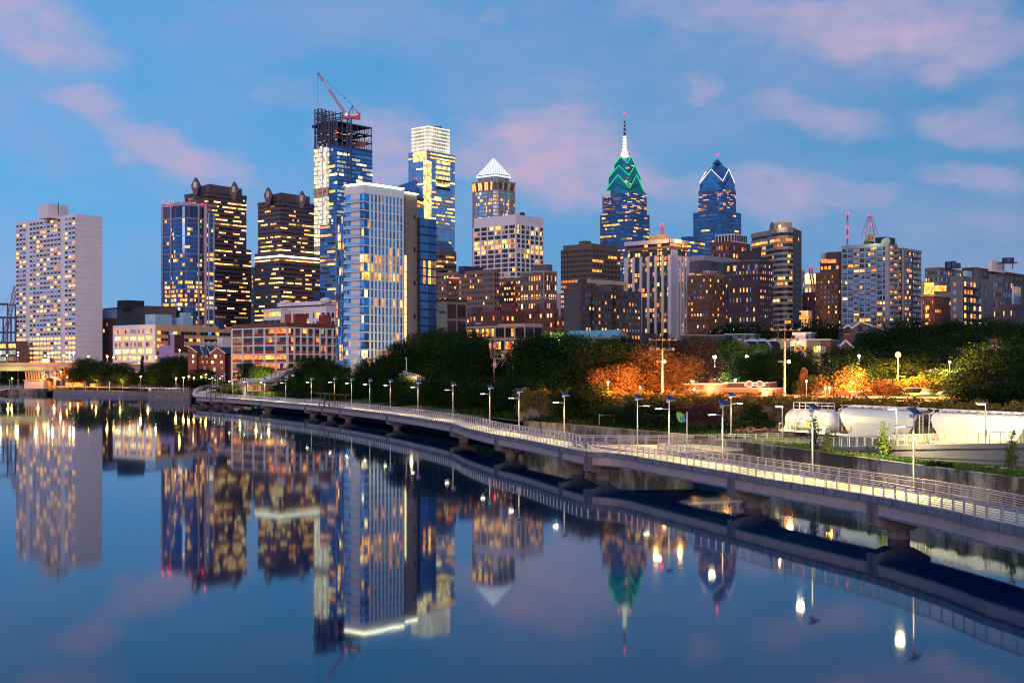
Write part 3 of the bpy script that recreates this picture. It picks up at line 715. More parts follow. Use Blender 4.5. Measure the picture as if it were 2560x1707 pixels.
# left edge: steel frame, far crane, brick warehouse
t_ = thing('steel_frame', 'unfinished dark steel building frame at the left edge of the picture', 'building frame', (X(-10,900),900,8))
b = MB()
for k, v in enumerate((759,793,830,868)): 
    for dy in (0, 14): b.beam((X(-90,900),900+dy,Z(v,900)), (X(40,900) if k else X(20,900),900+dy,Z(v,900)), .9,.9, DSTEEL)
b.build('beam', t_)
for u, v in ((-80,759),(-40,759),(8,793),(40,793),(19,759)):
    for dy in (0, 14):
        b = MB(); b.beam((X(u,900),900+dy,8),(X(u,900),900+dy,Z(v,900)), .8,.8, DSTEEL); b.build('column', t_)
def lattice(b, p, q, w_, m_, n, th=.25):
    p, q = Vector(p), Vector(q); d = (q-p); dn = d.normalized(); up = Vector((0,1,0)) if abs(dn.y) < .9 else Vector((1,0,0))
    x = dn.cross(up).normalized()*w_/2; y = x.cross(dn).normalized()*w_/2
    cs = [x+y, x-y, -x-y, y-x]
    for c in cs: b.beam(p+c, q+c, th, th, m_)
    for k in range(n):
        for j in range(4): b.beam(p+d*(k/n)+cs[j], p+d*((k+1)/n)+cs[(j+1) % 4], th*.7, th*.7, m_)
REDM = mat('red_crane_paint', (.45,.09,.10), .6, 0, .1, 1)
t_ = thing('tower_crane', 'reddish lattice crane boom behind the steel frame at far left', 'crane', (X(12,960),960,8))
b = MB(); lattice(b, (X(5,960),960,Z(870,960)), (X(40,960),960,Z(715,960)), 2.2, REDM, 16, .3); b.build('jib', t_)
b = MB(); b.tube((X(5,960),960,8), (X(5,960),960,Z(868,960)), 1.2,1.2, DSTEEL); b.build('mast', t_)
b = MB(); b.beam((X(40,960),960,Z(716,960)), (X(-30,960),960,Z(830,960)), .15,.15, DSTEEL); b.build('cable', t_)
B = Bld('warehouse', 'brick warehouse with pale green lit windows at the left edge', -120,43,70,853,870, BROWN)
B.grid(B.fl, 0, 1, Z(905,870), Z(856,870), 7, 3, .7, .62, .75, 'ppyyd', GL); B.done()
# 2 tan block behind
TANP = mat('tan_orange_precast', (.36,.22,.15), .9, 0, .1, .1)
B = Bld('office_block', 'windowless tan block with a brown roof box right of the white slab tower', 258,368,440,765,960, TANP)
b = MB(); B.slabs([B.fl, B.fr], B.z0+8, B.zt, 5, .35, .15, BROWN, mb=b); B.part('panel_joint', b)
pent(B, '', 293,315,361,750, 970, m_=BROWN)
B = Bld('brick_house', 'narrow dark brick building beside the white slab tower', 256,272,290,795,880, BRICK); B.grid(B.fl, 0,1,B.z0+4,B.zt-2,2,8,.4,.5,.15); B.done()
b = MB(); b.prism(B.sub(256,268,292, B.D+1), B.zt-.3, B.zt+6, mat('pale_blue_metal',(.35,.42,.55),.6,0,.1,.2), mt=ROOF); B.part('roof_box', b)
# 3 white office + long tan wing
B = Bld('office_block', 'long low office with white front, orange-tan side and lit window rows', 283,389,605,811,800, WHITE, noprism=True)
b = MB(); b.prism(B.poly, B.z0, B.zt, OCH, mt=ROOF); b.fbox(B.fl, 0, B.fl[4], B.z0, B.zt+.2, -.5, .25, WHITE); B.part('wall', b)
f = B.fl; hz_ = B.zt
for r, (v0, v1, lit, pal) in enumerate(((822,833,.9,'dood'),(840,850,1,'wyy'),(855,866,.8,'odod'),(872,884,1,'wwy'),(889,900,.9,'yoyd'))):
    for c in range(5):
        s0 = (.05+c*.185)*f[4]; wd = .14*f[4]
        for k in range(3):
            m_ = pick(lit, pal); B.win.append((f, s0+wd*(k+.5)/3, (Z(v0,808)+Z(v1,808))/2, wd/3*.92, abs(Z(v0,808)-Z(v1,808))*.9, m_))
f = B.fr
for r, (z_, h_) in enumerate(((B.zt-5.0,1.9),(B.zt-9.2,1.6),(B.zt-13.4,1.6),(B.zt-17.6,1.8))):
    for c in range(22):
        s0 = (.015+c*.0445)*f[4]
        B.win.append((f, s0+.019*f[4], z_, .036*f[4], h_, rnd.choice([GLK,GLK,BLU,YEL,GL,DIM]) if r == 0 else pick(.35,'yod')))
B.done(100, pr=.32)
pent(B, '', 363,388,430,785, 815, m_=CYAN, name='roof_plant'); pent(B, '', 430,459,482,793, 825, m_=CYAN, name='roof_plant'); pent(B, '', 449,462,478,781, 835, m_=CYAN, name='roof_plant')
pent(B, '', 540,548,561,796, 835, m_=DSTEEL, name='cooling_unit')
# lavender wall building and its lower wing
B = Bld('rendered_building', 'low building with a blank lavender end wall and dark brown upper band', 399,436,600,852,720, CREAM, noprism=True)
b = MB(); b.prism(B.poly, B.z0-2, B.zt-3.2, CREAM, mt=ROOF); b.fbox(B.fl, 0, B.fl[4]+.1, B.z0-4, B.zt-2.5, -.4, .3, LAV); b.fbox(B.fl, B.fl[4]*.76, B.fl[4]+.1, B.zt-2.6, B.zt+3.7, -.6, .3, LAV)
b.fbox(B.fr, 0, B.fr[4]*.97, B.zt-6.5, B.zt-3, -.5, .4, mat('maroon_band',(.09,.03,.035),.8,0,.1,.5)); b.fbox(B.fr, 0, 6, B.zt-3.2, B.zt+3.5, -6, .4, mat('maroon_band',(.09,.03,.035)))
B.part('wall', b)
b = MB(); b.fbox(B.fr, B.fr[4]*.72, B.fr[4]*.86, B.zt-3.5, B.zt+2.6, -5, .2, TRIM); B.part('stair_tower', b)
B.grid(B.fr, .06,.95,B.zt-16,B.zt-7,9,2,.42,.5,.2,'yod',[GL,GLK]); B.done(pr=.2)
for k, u in enumerate((503,511,524,538)):
    t_ = thing('satellite_dish', 'pale roof satellite dish, %s of four above the lavender building' % nth(k), 'dish', (X(u,740),740,B.zt-3), 'roof dishes'); b = MB(); x = X(u,740)
    b.tube((x,740,B.zt-3.3),(x,740,B.zt-1.5),.1,.1,POLE,5); b.build('post', t_); b = MB(); b.tube((x,739.9,B.zt-1.2),(x-.5,739.4,B.zt-.8),.35,1.3,CYAN,10); b.build('reflector', t_)
# 4 gabled brick houses
BRK2 = mat('plum_brick', (.20,.075,.085), .9, 0, .25, .8); SLATE = mat('dark_slate', (.035,.045,.065), .7, 0, .2, 1)
t_ = thing('brick_house', 'plum brick terrace with steep gables and slate roofs by the riverside park', 'house', (X(525,641.0),641.0,5))
def gable(b, u0, u1, v_e, v_p, D, dep, m_, mr, z0=4.5, vr=None, skew=.5):
    x0, x1 = X(u0,D), X(u1,D); xm = x0+(x1-x0)*skew; ze, zp = Z(v_e,D), Z(v_p,D); zr = Z(vr,D) if vr else ze
    ax, ay = dep*.12, dep*.98
    b.add([(x0,D,z0),(x1,D,z0),(x1,D,zr),(xm,D,zp),(x0,D,ze)]+[(p+ax,D+ay,q) for p, q in ((x0,z0),(x1,z0),(x1,zr),(xm,zp),(x0,ze))], [(0,1,2,3,4),(9,8,7,6,5),(0,4,9,5),(1,6,7,2)], m_)
    o_ = .4
    b.add([(x0-o_,D-o_,ze-.2),(xm,D-o_,zp+.15),(x1+o_,D-o_,zr-.2),(x0-o_+ax,D+ay,ze-.2),(xm+ax,D+ay,zp+.15),(x1+o_+ax,D+ay,zr-.2)]+[(x0-o_,D-o_,ze+.2),(xm,D-o_,zp+.55),(x1+o_,D-o_,zr+.2),(x0-o_+ax,D+ay,ze+.2),(xm+ax,D+ay,zp+.55),(x1+o_+ax,D+ay,zr+.2)], [(6,7,10,9),(7,8,11,10),(0,3,4,1),(1,4,5,2),(0,6,9,3),(2,5,11,8)], mr)
    b.beam((x0-o_,D-o_-.05,ze+.1),(xm,D-o_-.05,zp+.45), .25,.5,TRIM); b.beam((x1+o_,D-o_-.05,zr+.1),(xm,D-o_-.05,zp+.45), .25,.5,TRIM)
b = MB(); gable(b, 470,492,868,867,641.0,24,BRK2,SLATE,vr=882,skew=.1); gable(b, 526,562,884,871,633.0,22,BRK2,SLATE); 
b.box(((X(492,641.0)+X(526,641.0))/2+4,647.0,(4.5+Z(886,641.0))/2),(X(526,641.0)-X(492,641.0)+9,8,Z(886,641.0)-4.5),BRICK)
b.box((X(575,637.0),645.0,(4.5+Z(884,637.0))/2),(9,12,Z(884,637.0)-4.5),BRK2); b.build('wall', t_)
b = MB()
for k in range(3):
    u = 492+k*17; b.add([(X(u,638.0),638.0,Z(886,638.0)),(X(u+17,638.0),638.0,Z(886,638.0)),(X(u+8,657.0),657.0,Z(867,657.0)),(X(u-9,657.0),657.0,Z(867,657.0))], [(0,1,2,3)], SLATE); b.beam((X(u+17,638.0),637.8,Z(885.6,638.0)),(X(u+8,657.0),657.0,Z(866.5,657.0)),.4,.4,TRIM)
b.build('roof', t_)
for (u, v, w_, h_, m_, D) in ((483,890,3.6,7,WHT,640.8),(483,904,3.6,6,WHT,640.8),(539,890,5.5,7.5,WHT,632.8),(552,889,2.5,5,GL,632.8),(531,905,6,6,YEL,632.8),(554,905,6,6,YEL,632.8),(535.5,923,6,9,PAL,632.8),(556,920,3,6,GL,632.8),(507,904,5,6,DIM,642.6),(518,904,4,6,DIM,642.6),(506,890,4,6,GLK,642.6),(516,890,8,6,GLK,642.6),(512,920,6,6,GLK,642.6)):
    b = MB(); k = D/F; b.box((X(u,D),D,Z(v,D)),(w_*k,.3,h_*k),m_); o_ = b.build('window', t_); b = MB(); b.box((X(u,D),D+.02,Z(v,D)-h_*k/2-.1),(w_*k+.3,.5,.16),TRIM); b.build('sill', o_)
# 5 red brick loft with white frame
B = Bld('loft_building', 'red brick loft block with white concrete grid and big industrial windows', 581.6,718.5,846,808,600, REDP, z0=4.5)
zt = B.zt-2.0; zb = B.zt-2-7*4.05
for f, n in ((B.fl, 5), (B.fr, 8)):
    b = MB(); B.ribs(f, 0, 1, zb, zt, n, 1.0, .45, TRIM, mb=b)
    for k in range(8): z = zb+(zt-zb)*k/7; b.fbox(f, 0, f[4], z-.3, z+.3, -.02, .4, TRIM)
    B.part('concrete_frame', b)
    for r in range(7):
        for c in range(n):
            if n == 8 and c == 0:
                for q in (.3, .7): B.win.append((f, (c+q)*f[4]/n, zb+(r+.64)*4.05, 1.2, 1.9, pick(.25,'yo',GL)))
                continue
            pp = {0:.5,1:.25,2:.75,3:.85,4:.35,5:.35,6:.4}.get(r, .4) if n == 5 else .2
            cw = f[4]/n; big = pick(pp,('yoodo' if r < 4 else 'ddod') if n == 5 else 'yodp',GL)
            for q in range(3): 
                B.win.append((f, c*cw+.5+(cw-1)*(q+.5)/3, zb+(r+.64)*4.05, (cw-1)/3*.93, 1.95, big if rnd.random() < .8 else pick(pp,'od',GL)))
b = MB()
for f, n in ((B.fl, 5), (B.fr, 8)):
    for r in range(7):
        z = zb+(r+.62)*4.05; b.fbox(f, .4, f[4]-.4, z+.0, z+.08, .0, .2, DARKM)
B.part('window_bar', b); B.done(100, pr=.15)
b = MB(); b.fbox(B.fl, -.2, B.fl[4]+.3, B.zt-1.6, B.zt+.3, -.4, .3, BRICK); b.fbox(B.fr, -.2, B.fr[4]+.3, B.zt-1.6, B.zt+.3, -.4, .3, BRICK); B.part('parapet', b)
pent(B,'',712,742,767,784,612,m_=REDP); pent(B,'',797,812,828,787,625,m_=REDP)
b = MB()
for u in (731,): b.tube((X(u,607),607,B.zt),(X(u,607),607,Z(775,607)),.5,.5,TRIM); b.tube((X(731,607),607,Z(775,607)),(X(780,607),607,Z(776,607)),.6,.6,TRIM); b.tube((X(780,607),607,Z(776,607)),(X(780,607),607,B.zt),.6,.6,TRIM)
B.part('roof_duct', b)
# 6 white classical building + garage
B = Bld('parking_garage', 'small pale parking deck with lit levels left of the white classical building', 659,702,720,771,790, TRIM); B.bands([B.fl],B.z0,B.zt-1,9,.5,5,.6,'yod',GLK); B.done()
B = Bld('classical_building', 'white building with bracketed cornice behind the red loft block', 699,815,860,752,780, WHITE)
B.grid(B.fl,.1,1,B.zt-26,B.zt-6,8,4,.55,.62,.35,'ywdp',GL); B.grid(B.fr,.0,1,B.zt-26,B.zt-6,4,4,.5,.6,.3); B.done(40)
b = MB(); b.fbox(B.fl,-.6,B.fl[4]+.6,B.zt-2.2,B.zt,-.4,1.3,WHITE)
for k in range(26): b.fbox(B.fl,B.fl[4]*k/26,B.fl[4]*k/26+.8,B.zt-3,B.zt-2.2,0,1,DBRICK)
b.fbox(B.fr,-.6,B.fr[4]+.6,B.zt-2.2,B.zt,-.4,1.3,WHITE); b.ball((X(814,780),780,B.zt),3.6,WHITE,12,6,.6); B.part('cornice', b)
pent(B,'',784,800,812,731,795,m_=DSTEEL,name='roof_plant'); pent(B,'',699,712,722,752,782,m_=WHITE,name='corner_pavilion')
# 7 oval glass tower
D = 1000.; zt = Z(508, D)
root = thing('glass_tower', 'rounded blue glass tower with lavender frame and red roof beacons', 'building', (X(470,D+15),D+15,8))
class O: pass
B = Bld.__new__(Bld); B.root = root; B.D = D; B.z0 = 8; B.zt = zt; B.win = []; B.wall = GLB; B.mid = Vector((X(470,D+15), D+15))
LVF = mat('lavender_frame', (.46,.38,.47), .7, 0, .08, .2)
xs = [(405,1024),(412,1013)]; n = 14
arc = [(X(424+ (508-424)*k/n, D-0), D+8-13*math.sin(math.pi*(k/n*.85+.1))) for k in range(n+1)]
poly = [(X(405,D+22),D+22),(X(407,D+6),D+6)]+arc+[(X(516,D+4),D+4),(X(518,D+26),D+26),(X(470,D+40),D+40)]
b = MB(); b.prism(poly, 8, zt-3, GLB, mt=ROOF); b.build('wall', root)
fs_ = [face(poly[k], poly[k+1]) for k in range(len(poly)-3)]
fr_ = fs_[2:-1]
def rl(r): return {6:.75,7:.8,19:.95,20:.9,22:.85,23:.9,24:.7,25:.8,26:.75}.get(r,.12)
FR = 36
for r in range(FR):
    b = MB(); zc = 8+(r+.5)*(zt-12-8)/FR; ch = (zt-20)/FR; p = {4:.8,5:.3,9:.7,10:.75,11:.5,15:.35,16:.7,17:.6,18:.7,19:.6,20:.7,21:.35,25:.1,26:.5,29:.1}.get(r,.08)
    for j, f in enumerate(fs_):
        n_ = max(1, round(f[4]/1.6)); 
        for c in range(n_):
            pp = p*(1 if j < 12 else .8); m_ = pick(pp*.75, 'wyyo' if j < 10 else 'yyo', GLB)
            if m_ is GLB: continue
            b.fbox(f, f[4]*c/n_+.08, f[4]*(c+1)/n_-.08, zc-ch*.3, zc+ch*.3, -.02, .12, m_)
    b.build('window_band', root)
b = MB()
for r in range(FR+1):
    z = 8+r*(zt-20)/FR; th = .75 if r % 4 == 0 else .22
    for f in fs_: b.fbox(f, 0, f[4], z-th/2, z+th/2, -.02, .3, LVF)
for j in (0, 1, 2, 14, 16, 17):
    p_ = poly[j]; b.beam((p_[0],p_[1]-.2,8),(p_[0],p_[1]-.2,zt), 1.1,1.1, LVF)
p_ = poly[-4]; b.build('floor_frame', root)
b = MB(); pp = [(x, y) for x, y in poly]; b.prism(pp, zt-12, zt-3, LVF, mt=ROOF); b.prism([(x*1.0,y-.3) for x,y in pp], zt-2.6, zt, LVF, mt=ROOF); b.build('roof_crown', root)
b = MB()
B2 = B.sub(516,522,535,D+2); b.prism(B2, 8, Z(533,D), GLB, mt=ROOF); b.build('side_wing', root)
ff = [face(B2[0],B2[1]), face(B2[1],B2[2])]
B.bands(ff, 8, Z(533,D), 34, .6, 2, .35, 'wyyp', GLB); b = MB()
for r in range(35): z = 8+r*(Z(533,D)-8)/34; [b.fbox(f,0,f[4],z-.25,z+.25,-.02,.35,LVF) for f in ff]
for q in B2[:3]: b.beam((q[0],q[1]-.1,8),(q[0],q[1]-.1,Z(533,D)),1,1,LVF)
b.build('wing_frame', root)
beacons(B, ((407,505,D+6),(420,512,D+2),(426,503,D+14),(475,506,D),(506,510,D)), .65)
# 8 twin granite towers with diamond ornaments
def commerce(label, uL, uC, uR, v, D, vs, uL2, uR2, dl_, dr_, litrow=None):
    B = Bld('office_tower', label, uL, uC, uR, v, D, GRAN, group='twin brown granite towers')
    q = B.sub(uL2, uC-1, uR2, D-4); b = MB(); b.prism(q, 8, Z(vs, D), GRAN, mt=ROOF); B.part('lower_wall', b)
    f2 = [face(q[0], q[1]), face(q[1], q[2])]; zs = Z(vs, D); n1 = int((B.zt-zs)/3.9); n2 = int((zs-8)/3.9)
    B.bands([B.fl, B.fr], zs, B.zt-3, n1, .33, 1.9, .36, 'ywywyd', GLK)
    B.bands(f2, 8, zs-1, n2, .33, 1.9, .40, 'ywywyd', GLK, rowlit=litrow and (lambda r: litrow.get(n2-1-r, .42*rnd.choice((.3,.7,1,1.6)))))
    b = MB()
    for fc in (B.fl, B.fr):
        b.fbox(fc, -.3, fc[4]*.25, B.zt-3.4, B.zt, -.5, .3, GRAN); b.fbox(fc, fc[4]*.85, fc[4]+.3, B.zt-3.4, B.zt, -.5, .3, GRAN)
        for k in range(30): b.fbox(fc, fc[4]*k/30, fc[4]*(k+.4)/30, B.zt-1.8, B.zt-.7, 0, .36, GLK)
    B.part('parapet', b)
    c4 = B.inset(.93); top = B.zt+6.6; b = MB(); b.prism([c4[0]+(c4[3]-c4[0])*.2, c4[1]*1.0, c4[2]+(c4[3]-c4[2])*.1, c4[3]], B.zt-.5, top, GRAN, mt=ROOF); B.part('upper_block', b)
    for (u, vv) in (dl_, dr_):   # diamond shaped dormers
        zc = Z(vv, D)-1.0; x = X(u, D); h = 9.2*D/1150; w_ = 3.7*D/1150; b = MB(); y = D-3
        pts = [(x, zc+h*.8), (x+w_, zc), (x+w_*.35, zc-h*.9), (x-w_*.35, zc-h*.9), (x-w_, zc)]
        fb = flat(pts, y+3, 10, GRAN); b.add(fb.v, fb.f, GRAN); b.box((x, y-2.1, zc+.5), (2.6,.4,5), WHITE if u < 520 else GLK); B.part('diamond_gable', b)
    return B
A1 = commerce('left of the twin brown towers, with diamond gables, behind the rounded glass tower', 462,521,616,478,1150,617,462,628,(491,463),(587,474))
A2 = commerce('right of the twin brown towers, with diamond gables and one bright white floor', 645,701,785,500,1120,630,637,800,(672,487),(756,496),{1:1.0})
b = MB(); BW = glow('bright_white_floor', (.95,1,.75), 4)
for f in (face(*A2.sub(637,700,800,A2.D-4.5)[:2]), face(*A2.sub(637,700,800,A2.D-4.5)[1:3])): 
    for k in range(16): b.fbox(f, f[4]*(k+.1)/16, f[4]*(k+.85)/16, Z(643,1120), Z(639,1120), 0, .3, BW)
A2.part('lit_floor', b)
beacons(A1, ((512.5,456,1150),), .8)
B = Bld('office_tower', 'slim plain tan slab seen between the twin brown towers', 628,634,646,667,1250, CREAM); B.grid(B.fl,0,1,20,B.zt-3,1,20,.3,.5,.2); B.done(1)
# 10 tower under construction -------------------------------------------
D = 1440.; B = Bld('skyscraper', 'unfinished glass skyscraper with bare steel top and bright hoist shafts', 789,843,931,365,D, GLB)
FH = 4.6; n = int((B.zt-20)/FH)
def rowp(r):
    v = 365+(B.zt-(20+r*FH))/D*F; return .42 if 385 < v < 440 else .2
B.bands([B.fr], 20, B.zt-1, n, .62, 3.2, .5, 'pppwpy', [GLT, GLP], rowlit=rowp, run=4)
B.bands([B.fl], 20, B.zt-1, n, .62, 3.2, .5, 'wpyp', [GLT, GLB], rowlit=rowp)
b = MB(); B.slabs([B.fl,B.fr], 20, B.zt, n//4, .9, .35, mat('blue_membrane',(.04,.12,.45),.6,0,.1,.3), mb=b); B.part('floor_frame', b)
HW = litmat('hoist_light', (1,.80,.42), (1,.94,.68), 1.5, .35)
b = MB()
for k in range(46):
    z0_, z1_ = Z(365,D)-k*5.0-4.2, Z(365,D)-k*5.0
    if z1_ < 30: break
    if k in (9, 10, 22): m_ = DIM
    else: m_ = HW
    for a0, a1 in ((.02,.38),(.44,.60)): b.fbox(B.fl, a0*B.fl[4], a1*B.fl[4], z0_, z1_, 0, 2.5, m_)
B.part('hoist_shaft', b)
b = MB()
for a0 in (0,.2,.4,.42,.61):
    b.fbox(B.fl, a0*B.fl[4]-.3, a0*B.fl[4]+.3, 20, B.zt+4, 2, 3.0, TRIM)
for k in range(0, 48): b.fbox(B.fl, 0, .4*B.fl[4], Z(365,D)-k*5.0-.5, Z(365,D)-k*5.0, 2.2, 2.9, mat('hoist_gate',(.35,.16,.1),.8,0,.3,.3))
B.part('hoist_frame', b)
# bare steel floors
b = MB(); lv = [B.zt+i*9 for i in range(1, 4)]; e1, e2 = B.fl, B.fr
def bi(s_, t_): return B.C+(B.L-B.C)*s_+(B.R-B.C)*t_
for z in lv+[B.zt+1]:
    q = [bi(0,0),bi(0,.98),bi(1,.98),bi(1,0)]; b.prism([bi(1,0),bi(0,0),bi(0,.98),bi(1,.98)], z-.6, z+.6, DSTEEL)
    for f in (B.fl, B.fr): b.fbox(f, 0, f[4]*.98, z+1.6, z+1.8, -.3, -.1, REDM)
for s_ in (0,.33,.66,1):
    for t__ in (0,.14,.28,.42,.56,.7,.84,.98):
        p = bi(s_, t__); b.beam((p.x,p.y,B.zt-1),(p.x,p.y,lv[-1]), .9,.9, DSTEEL)
for t__ in (.84,.98):
    for z in lv: p = bi(0,t__); p2 = bi(0,t__-.14 if t__ > .9 else t__+.14); b.beam((p.x,p.y,z),(p2.x,p2.y,z-9),.4,.4,DSTEEL)
B.part('steel_frame', b)
b = MB(); zc = Z(300,D); core = [bi(.95,.02),bi(.3,.02),bi(.3,.45),bi(.95,.45)]
b.prism(core, B.zt, lv[-1]+2, DSTEEL)
for k, (s_, t__) in enumerate(((.98,0),(.8,0),(.62,0),(.45,0),(.98,.25),(.62,.3),(.3,.0),(.3,.3),(.1,0))):
    p = bi(s_, t__); zz = Z((263,262,266,272,270,268,275,272,300)[k], D); lattice(b, (p.x,p.y,B.zt),(p.x,p.y,zz), 3.0, DSTEEL, 14, .6)
for z in (Z(300,D),Z(285,D),Z(275,D),Z(290,D)):
    b.beam((*bi(.98,0),z),(*bi(.45,0),z),1,1,DSTEEL); b.beam((*bi(.98,.3),z),(*bi(.3,.3),z),1,1,DSTEEL); b.beam((*bi(.98,0),z),(*bi(.98,.3),z),1,1,DSTEEL)
b.prism([bi(1.08,-.06),bi(.9,-.06),bi(.9,.1),bi(1.08,.1)], Z(310,D), Z(304,D), DSTEEL); B.part('core_frame', b)
b = MB()
for k in range(26):
    s_, t__ = (rnd.random(), 0) if k < 10 else (0, rnd.random()*.9); p = bi(s_, t__); z = rnd.choice(lv[:2])-rnd.random()*4-1; b.box((p.x,p.y-1,z),(rnd.uniform(1,3.5),.6,.8),rnd.choice([DIM,ORA,PAL,PAL]),0)
B.part('work_light', b)
b = MB(); p = bi(0,.3); b.box((p.x-16,p.y-1,Z(338,D)),(9,1,8),mat('grey_tarp',(.3,.3,.33),.9,0,.1,1)); p=bi(0,.62); b.box((p.x,p.y-1,Z(352,D)),(14,1,6),mat('rust_tarp',(.3,.1,.08),.9,0,.1,1)); B.part('tarp', b)
b = MB(); p = bi(.36,0); q = [(-6,0),(6,0)]
for k in range(60):
    z = Z(470,D)+rnd.random()*48; s_ = .28+rnd.random()*.22*(1-(z-Z(470,D))/52); b.fbox(B.fl, s_*B.fl[4], s_*B.fl[4]+rnd.uniform(.5,1.6), z, z+rnd.uniform(.4,1.8), 0, 2.7, BLU if rnd.random() < .5 else WHT)
p_ = B.part('neon_reflection', b); p_.name = 'neon_reflection_glow'  # neon reflections put in as small glowing boxes
# crane on the tower
t_ = thing('tower_crane', 'red and white luffing crane perched on the unfinished skyscraper', 'crane', (X(873,D-6),D-6,Z(455,D)))
Dc = D-6; cx_ = X(873,Dc)
b = MB(); lattice(b, (cx_,Dc,Z(620,Dc)),(cx_,Dc,Z(297,Dc)), 4.5, DSTEEL, 50, .9); b.build('mast', t_)
b = MB(); b.box((cx_+1.5,Dc,Z(293,Dc)),(16,4,4.5),REDM); b.box((cx_+10,Dc,Z(291,Dc)),(4,4.5,7),REDM); b.box((cx_-3,Dc-1,Z(288,Dc)),(4,3,4),TRIM); b.box((cx_+5,Dc-1,Z(288,Dc)),(6,3,3),TRIM); b.build('cab', t_)
b = MB(); b.ball((cx_-2.5,Dc-3,Z(288,Dc)),.9,WHT); b.ball((cx_+9,Dc-3,Z(288,Dc)),.8,ORA); b.build('work_light', t_)
WR = [REDM, mat('white_crane_paint',(.6,.5,.5),.6,0,.1,1)]
j0 = Vector((X(867,Dc),Dc,Z(289,Dc))); j1 = Vector((X(794,Dc),Dc,Z(183,Dc)))
b = MB()
for k in range(5): lattice(b, j0.lerp(j1,k/5), j0.lerp(j1,(k+1)/5), 2.4, WR[0 if k in (0,1,2,4) else 1], 5, .6)
b.build('jib', t_)
ap = Vector((X(882,Dc),Dc,Z(265,Dc)))
b = MB(); b.beam(ap,(cx_-2,Dc,Z(290,Dc)),.9,.9,DSTEEL); b.beam(ap,(cx_+12,Dc,Z(290,Dc)),.7,.7,DSTEEL); b.beam(ap,(cx_+4,Dc,Z(290,Dc)),.5,.5,DSTEEL); b.build('a_frame', t_)
b = MB(); b.beam(ap,j1,.3,.3,DSTEEL); b.beam(j1,(j1.x,Dc,Z(262,Dc)),.22,.22,DSTEEL); b.beam(ap.lerp(j1,.22),ap.lerp(j1,.26),1,1,DSTEEL); b.build('cable', t_)
# glass podium / neighbour below with warm bands
B = Bld('glass_building', 'mid-rise glass block with warm lit bands left of the white residential tower', 800,843,880,560,1100, GLT)
B.bands([B.fl,B.fr],10,B.zt,36,.5,3,.45,'oyyod',[GLB,GLT,GLK]); b = MB(); B.slabs([B.fl,B.fr],10,B.zt,36,.5,.4,BROWN,mb=b); B.part('floor_frame', b)
# 11 white-crowned glass skyscraper --------------------------------------
D = 1560.; B = Bld('skyscraper', 'tall glass skyscraper with glowing white crown and yellow lit core strip', 1021,1066,1137,376,D, GLP)
n = 58
def rp(r):
    k = n-1-r
    return {0:.75,1:.5,5:.3,10:.6,13:.8,14:.4,18:.6,24:.8,26:.95,27:.95}.get(k, rnd.choice((.12,.25,.4,.55)))
B.bands([B.fl,B.fr], 12, B.zt-1, n, .42, 3.4, .4, 'yyywd', GLP, rowlit=rp, run=5)
YC = litmat('amber_core', (1,.55,.12), (1,.78,.3), 2.0, .3)
b = MB()
b.fbox(B.fl, B.fl[4]*.30, B.fl[4]*1.0, Z(402,D), Z(377,D), 0, .6, YC)
for k in range(46):
    z = Z(402,D)-k*4.6; 
    if z < 60: break
    b.fbox(B.fl, B.fl[4]*.86, B.fl[4]+.6, z-4.0, z, 0, .7, YC if k % 5 else WHT); b.fbox(B.fr, -.6, B.fr[4]*.16, z-4.0, z, 0, .7, YC)
B.part('lit_core', b)
b = MB()
for k in range(6): z = Z(397,D)-k*4.6*1.35; b.fbox(B.fr, B.fr[4]*.33, B.fr[4]*.82, z-3.6, z, 0, .6, YC if k < 5 else GLK)
b.fbox(B.fr, B.fr[4]*.33, B.fr[4]*.82, Z(454,D), Z(444,D), 0, .6, GLK)
for (v_, a0, a1) in ((493,.28,.5),(499,.0,.0)): b.fbox(B.fr, B.fr[4]*a0, B.fr[4]*a1, Z(v_+4,D), Z(v_-4,D), 0, .7, WHT)
B.part('lit_lounge', b)
CRW = litmat('glowing_crown', (1,.84,.55), (1,.92,.70), .9, .05)
q = B.inset(.86); q = [B.mid+(p-B.mid)*.86 for p in B.poly]
qc = B.sub(1029,1070,1124,D+8); b = MB(); b.prism(qc, B.zt-.5, Z(313,D), CRW, mt=CRW); cr_ = B.part('crown', b)
b = MB(); fs2_ = [face(qc[0],qc[1]), face(qc[1],qc[2])]; WHM = mat('white_mullion',(.6,.6,.6),.6,0,0)
for f in fs2_:
    for k in range(8): z = B.zt+(Z(313,D)-B.zt)*k/7; b.fbox(f, 0, f[4], z-.5, z+.5, 0, .5, glow('crown_band',(1,.92,.72),1.6))
    for k in range(13): b.fbox(f, f[4]*k/12-.2, f[4]*k/12+.2, B.zt, Z(313,D), 0, .55, WHM)
b.build('crown_frame', cr_)
b = MB(); b.beam((X(1080,D),D+20,Z(309,D)),(X(1102,D),D+20,Z(311,D)),1,1.5,DSTEEL); b.beam((X(1083,D),D+20,Z(312,D)),(X(1083,D),D+20,Z(309,D)),1,1,DSTEEL); b.beam((X(1098,D),D+20,Z(313,D)),(X(1098,D),D+20,Z(309,D)),1,1,DSTEEL); B.part('roof_davit', b)
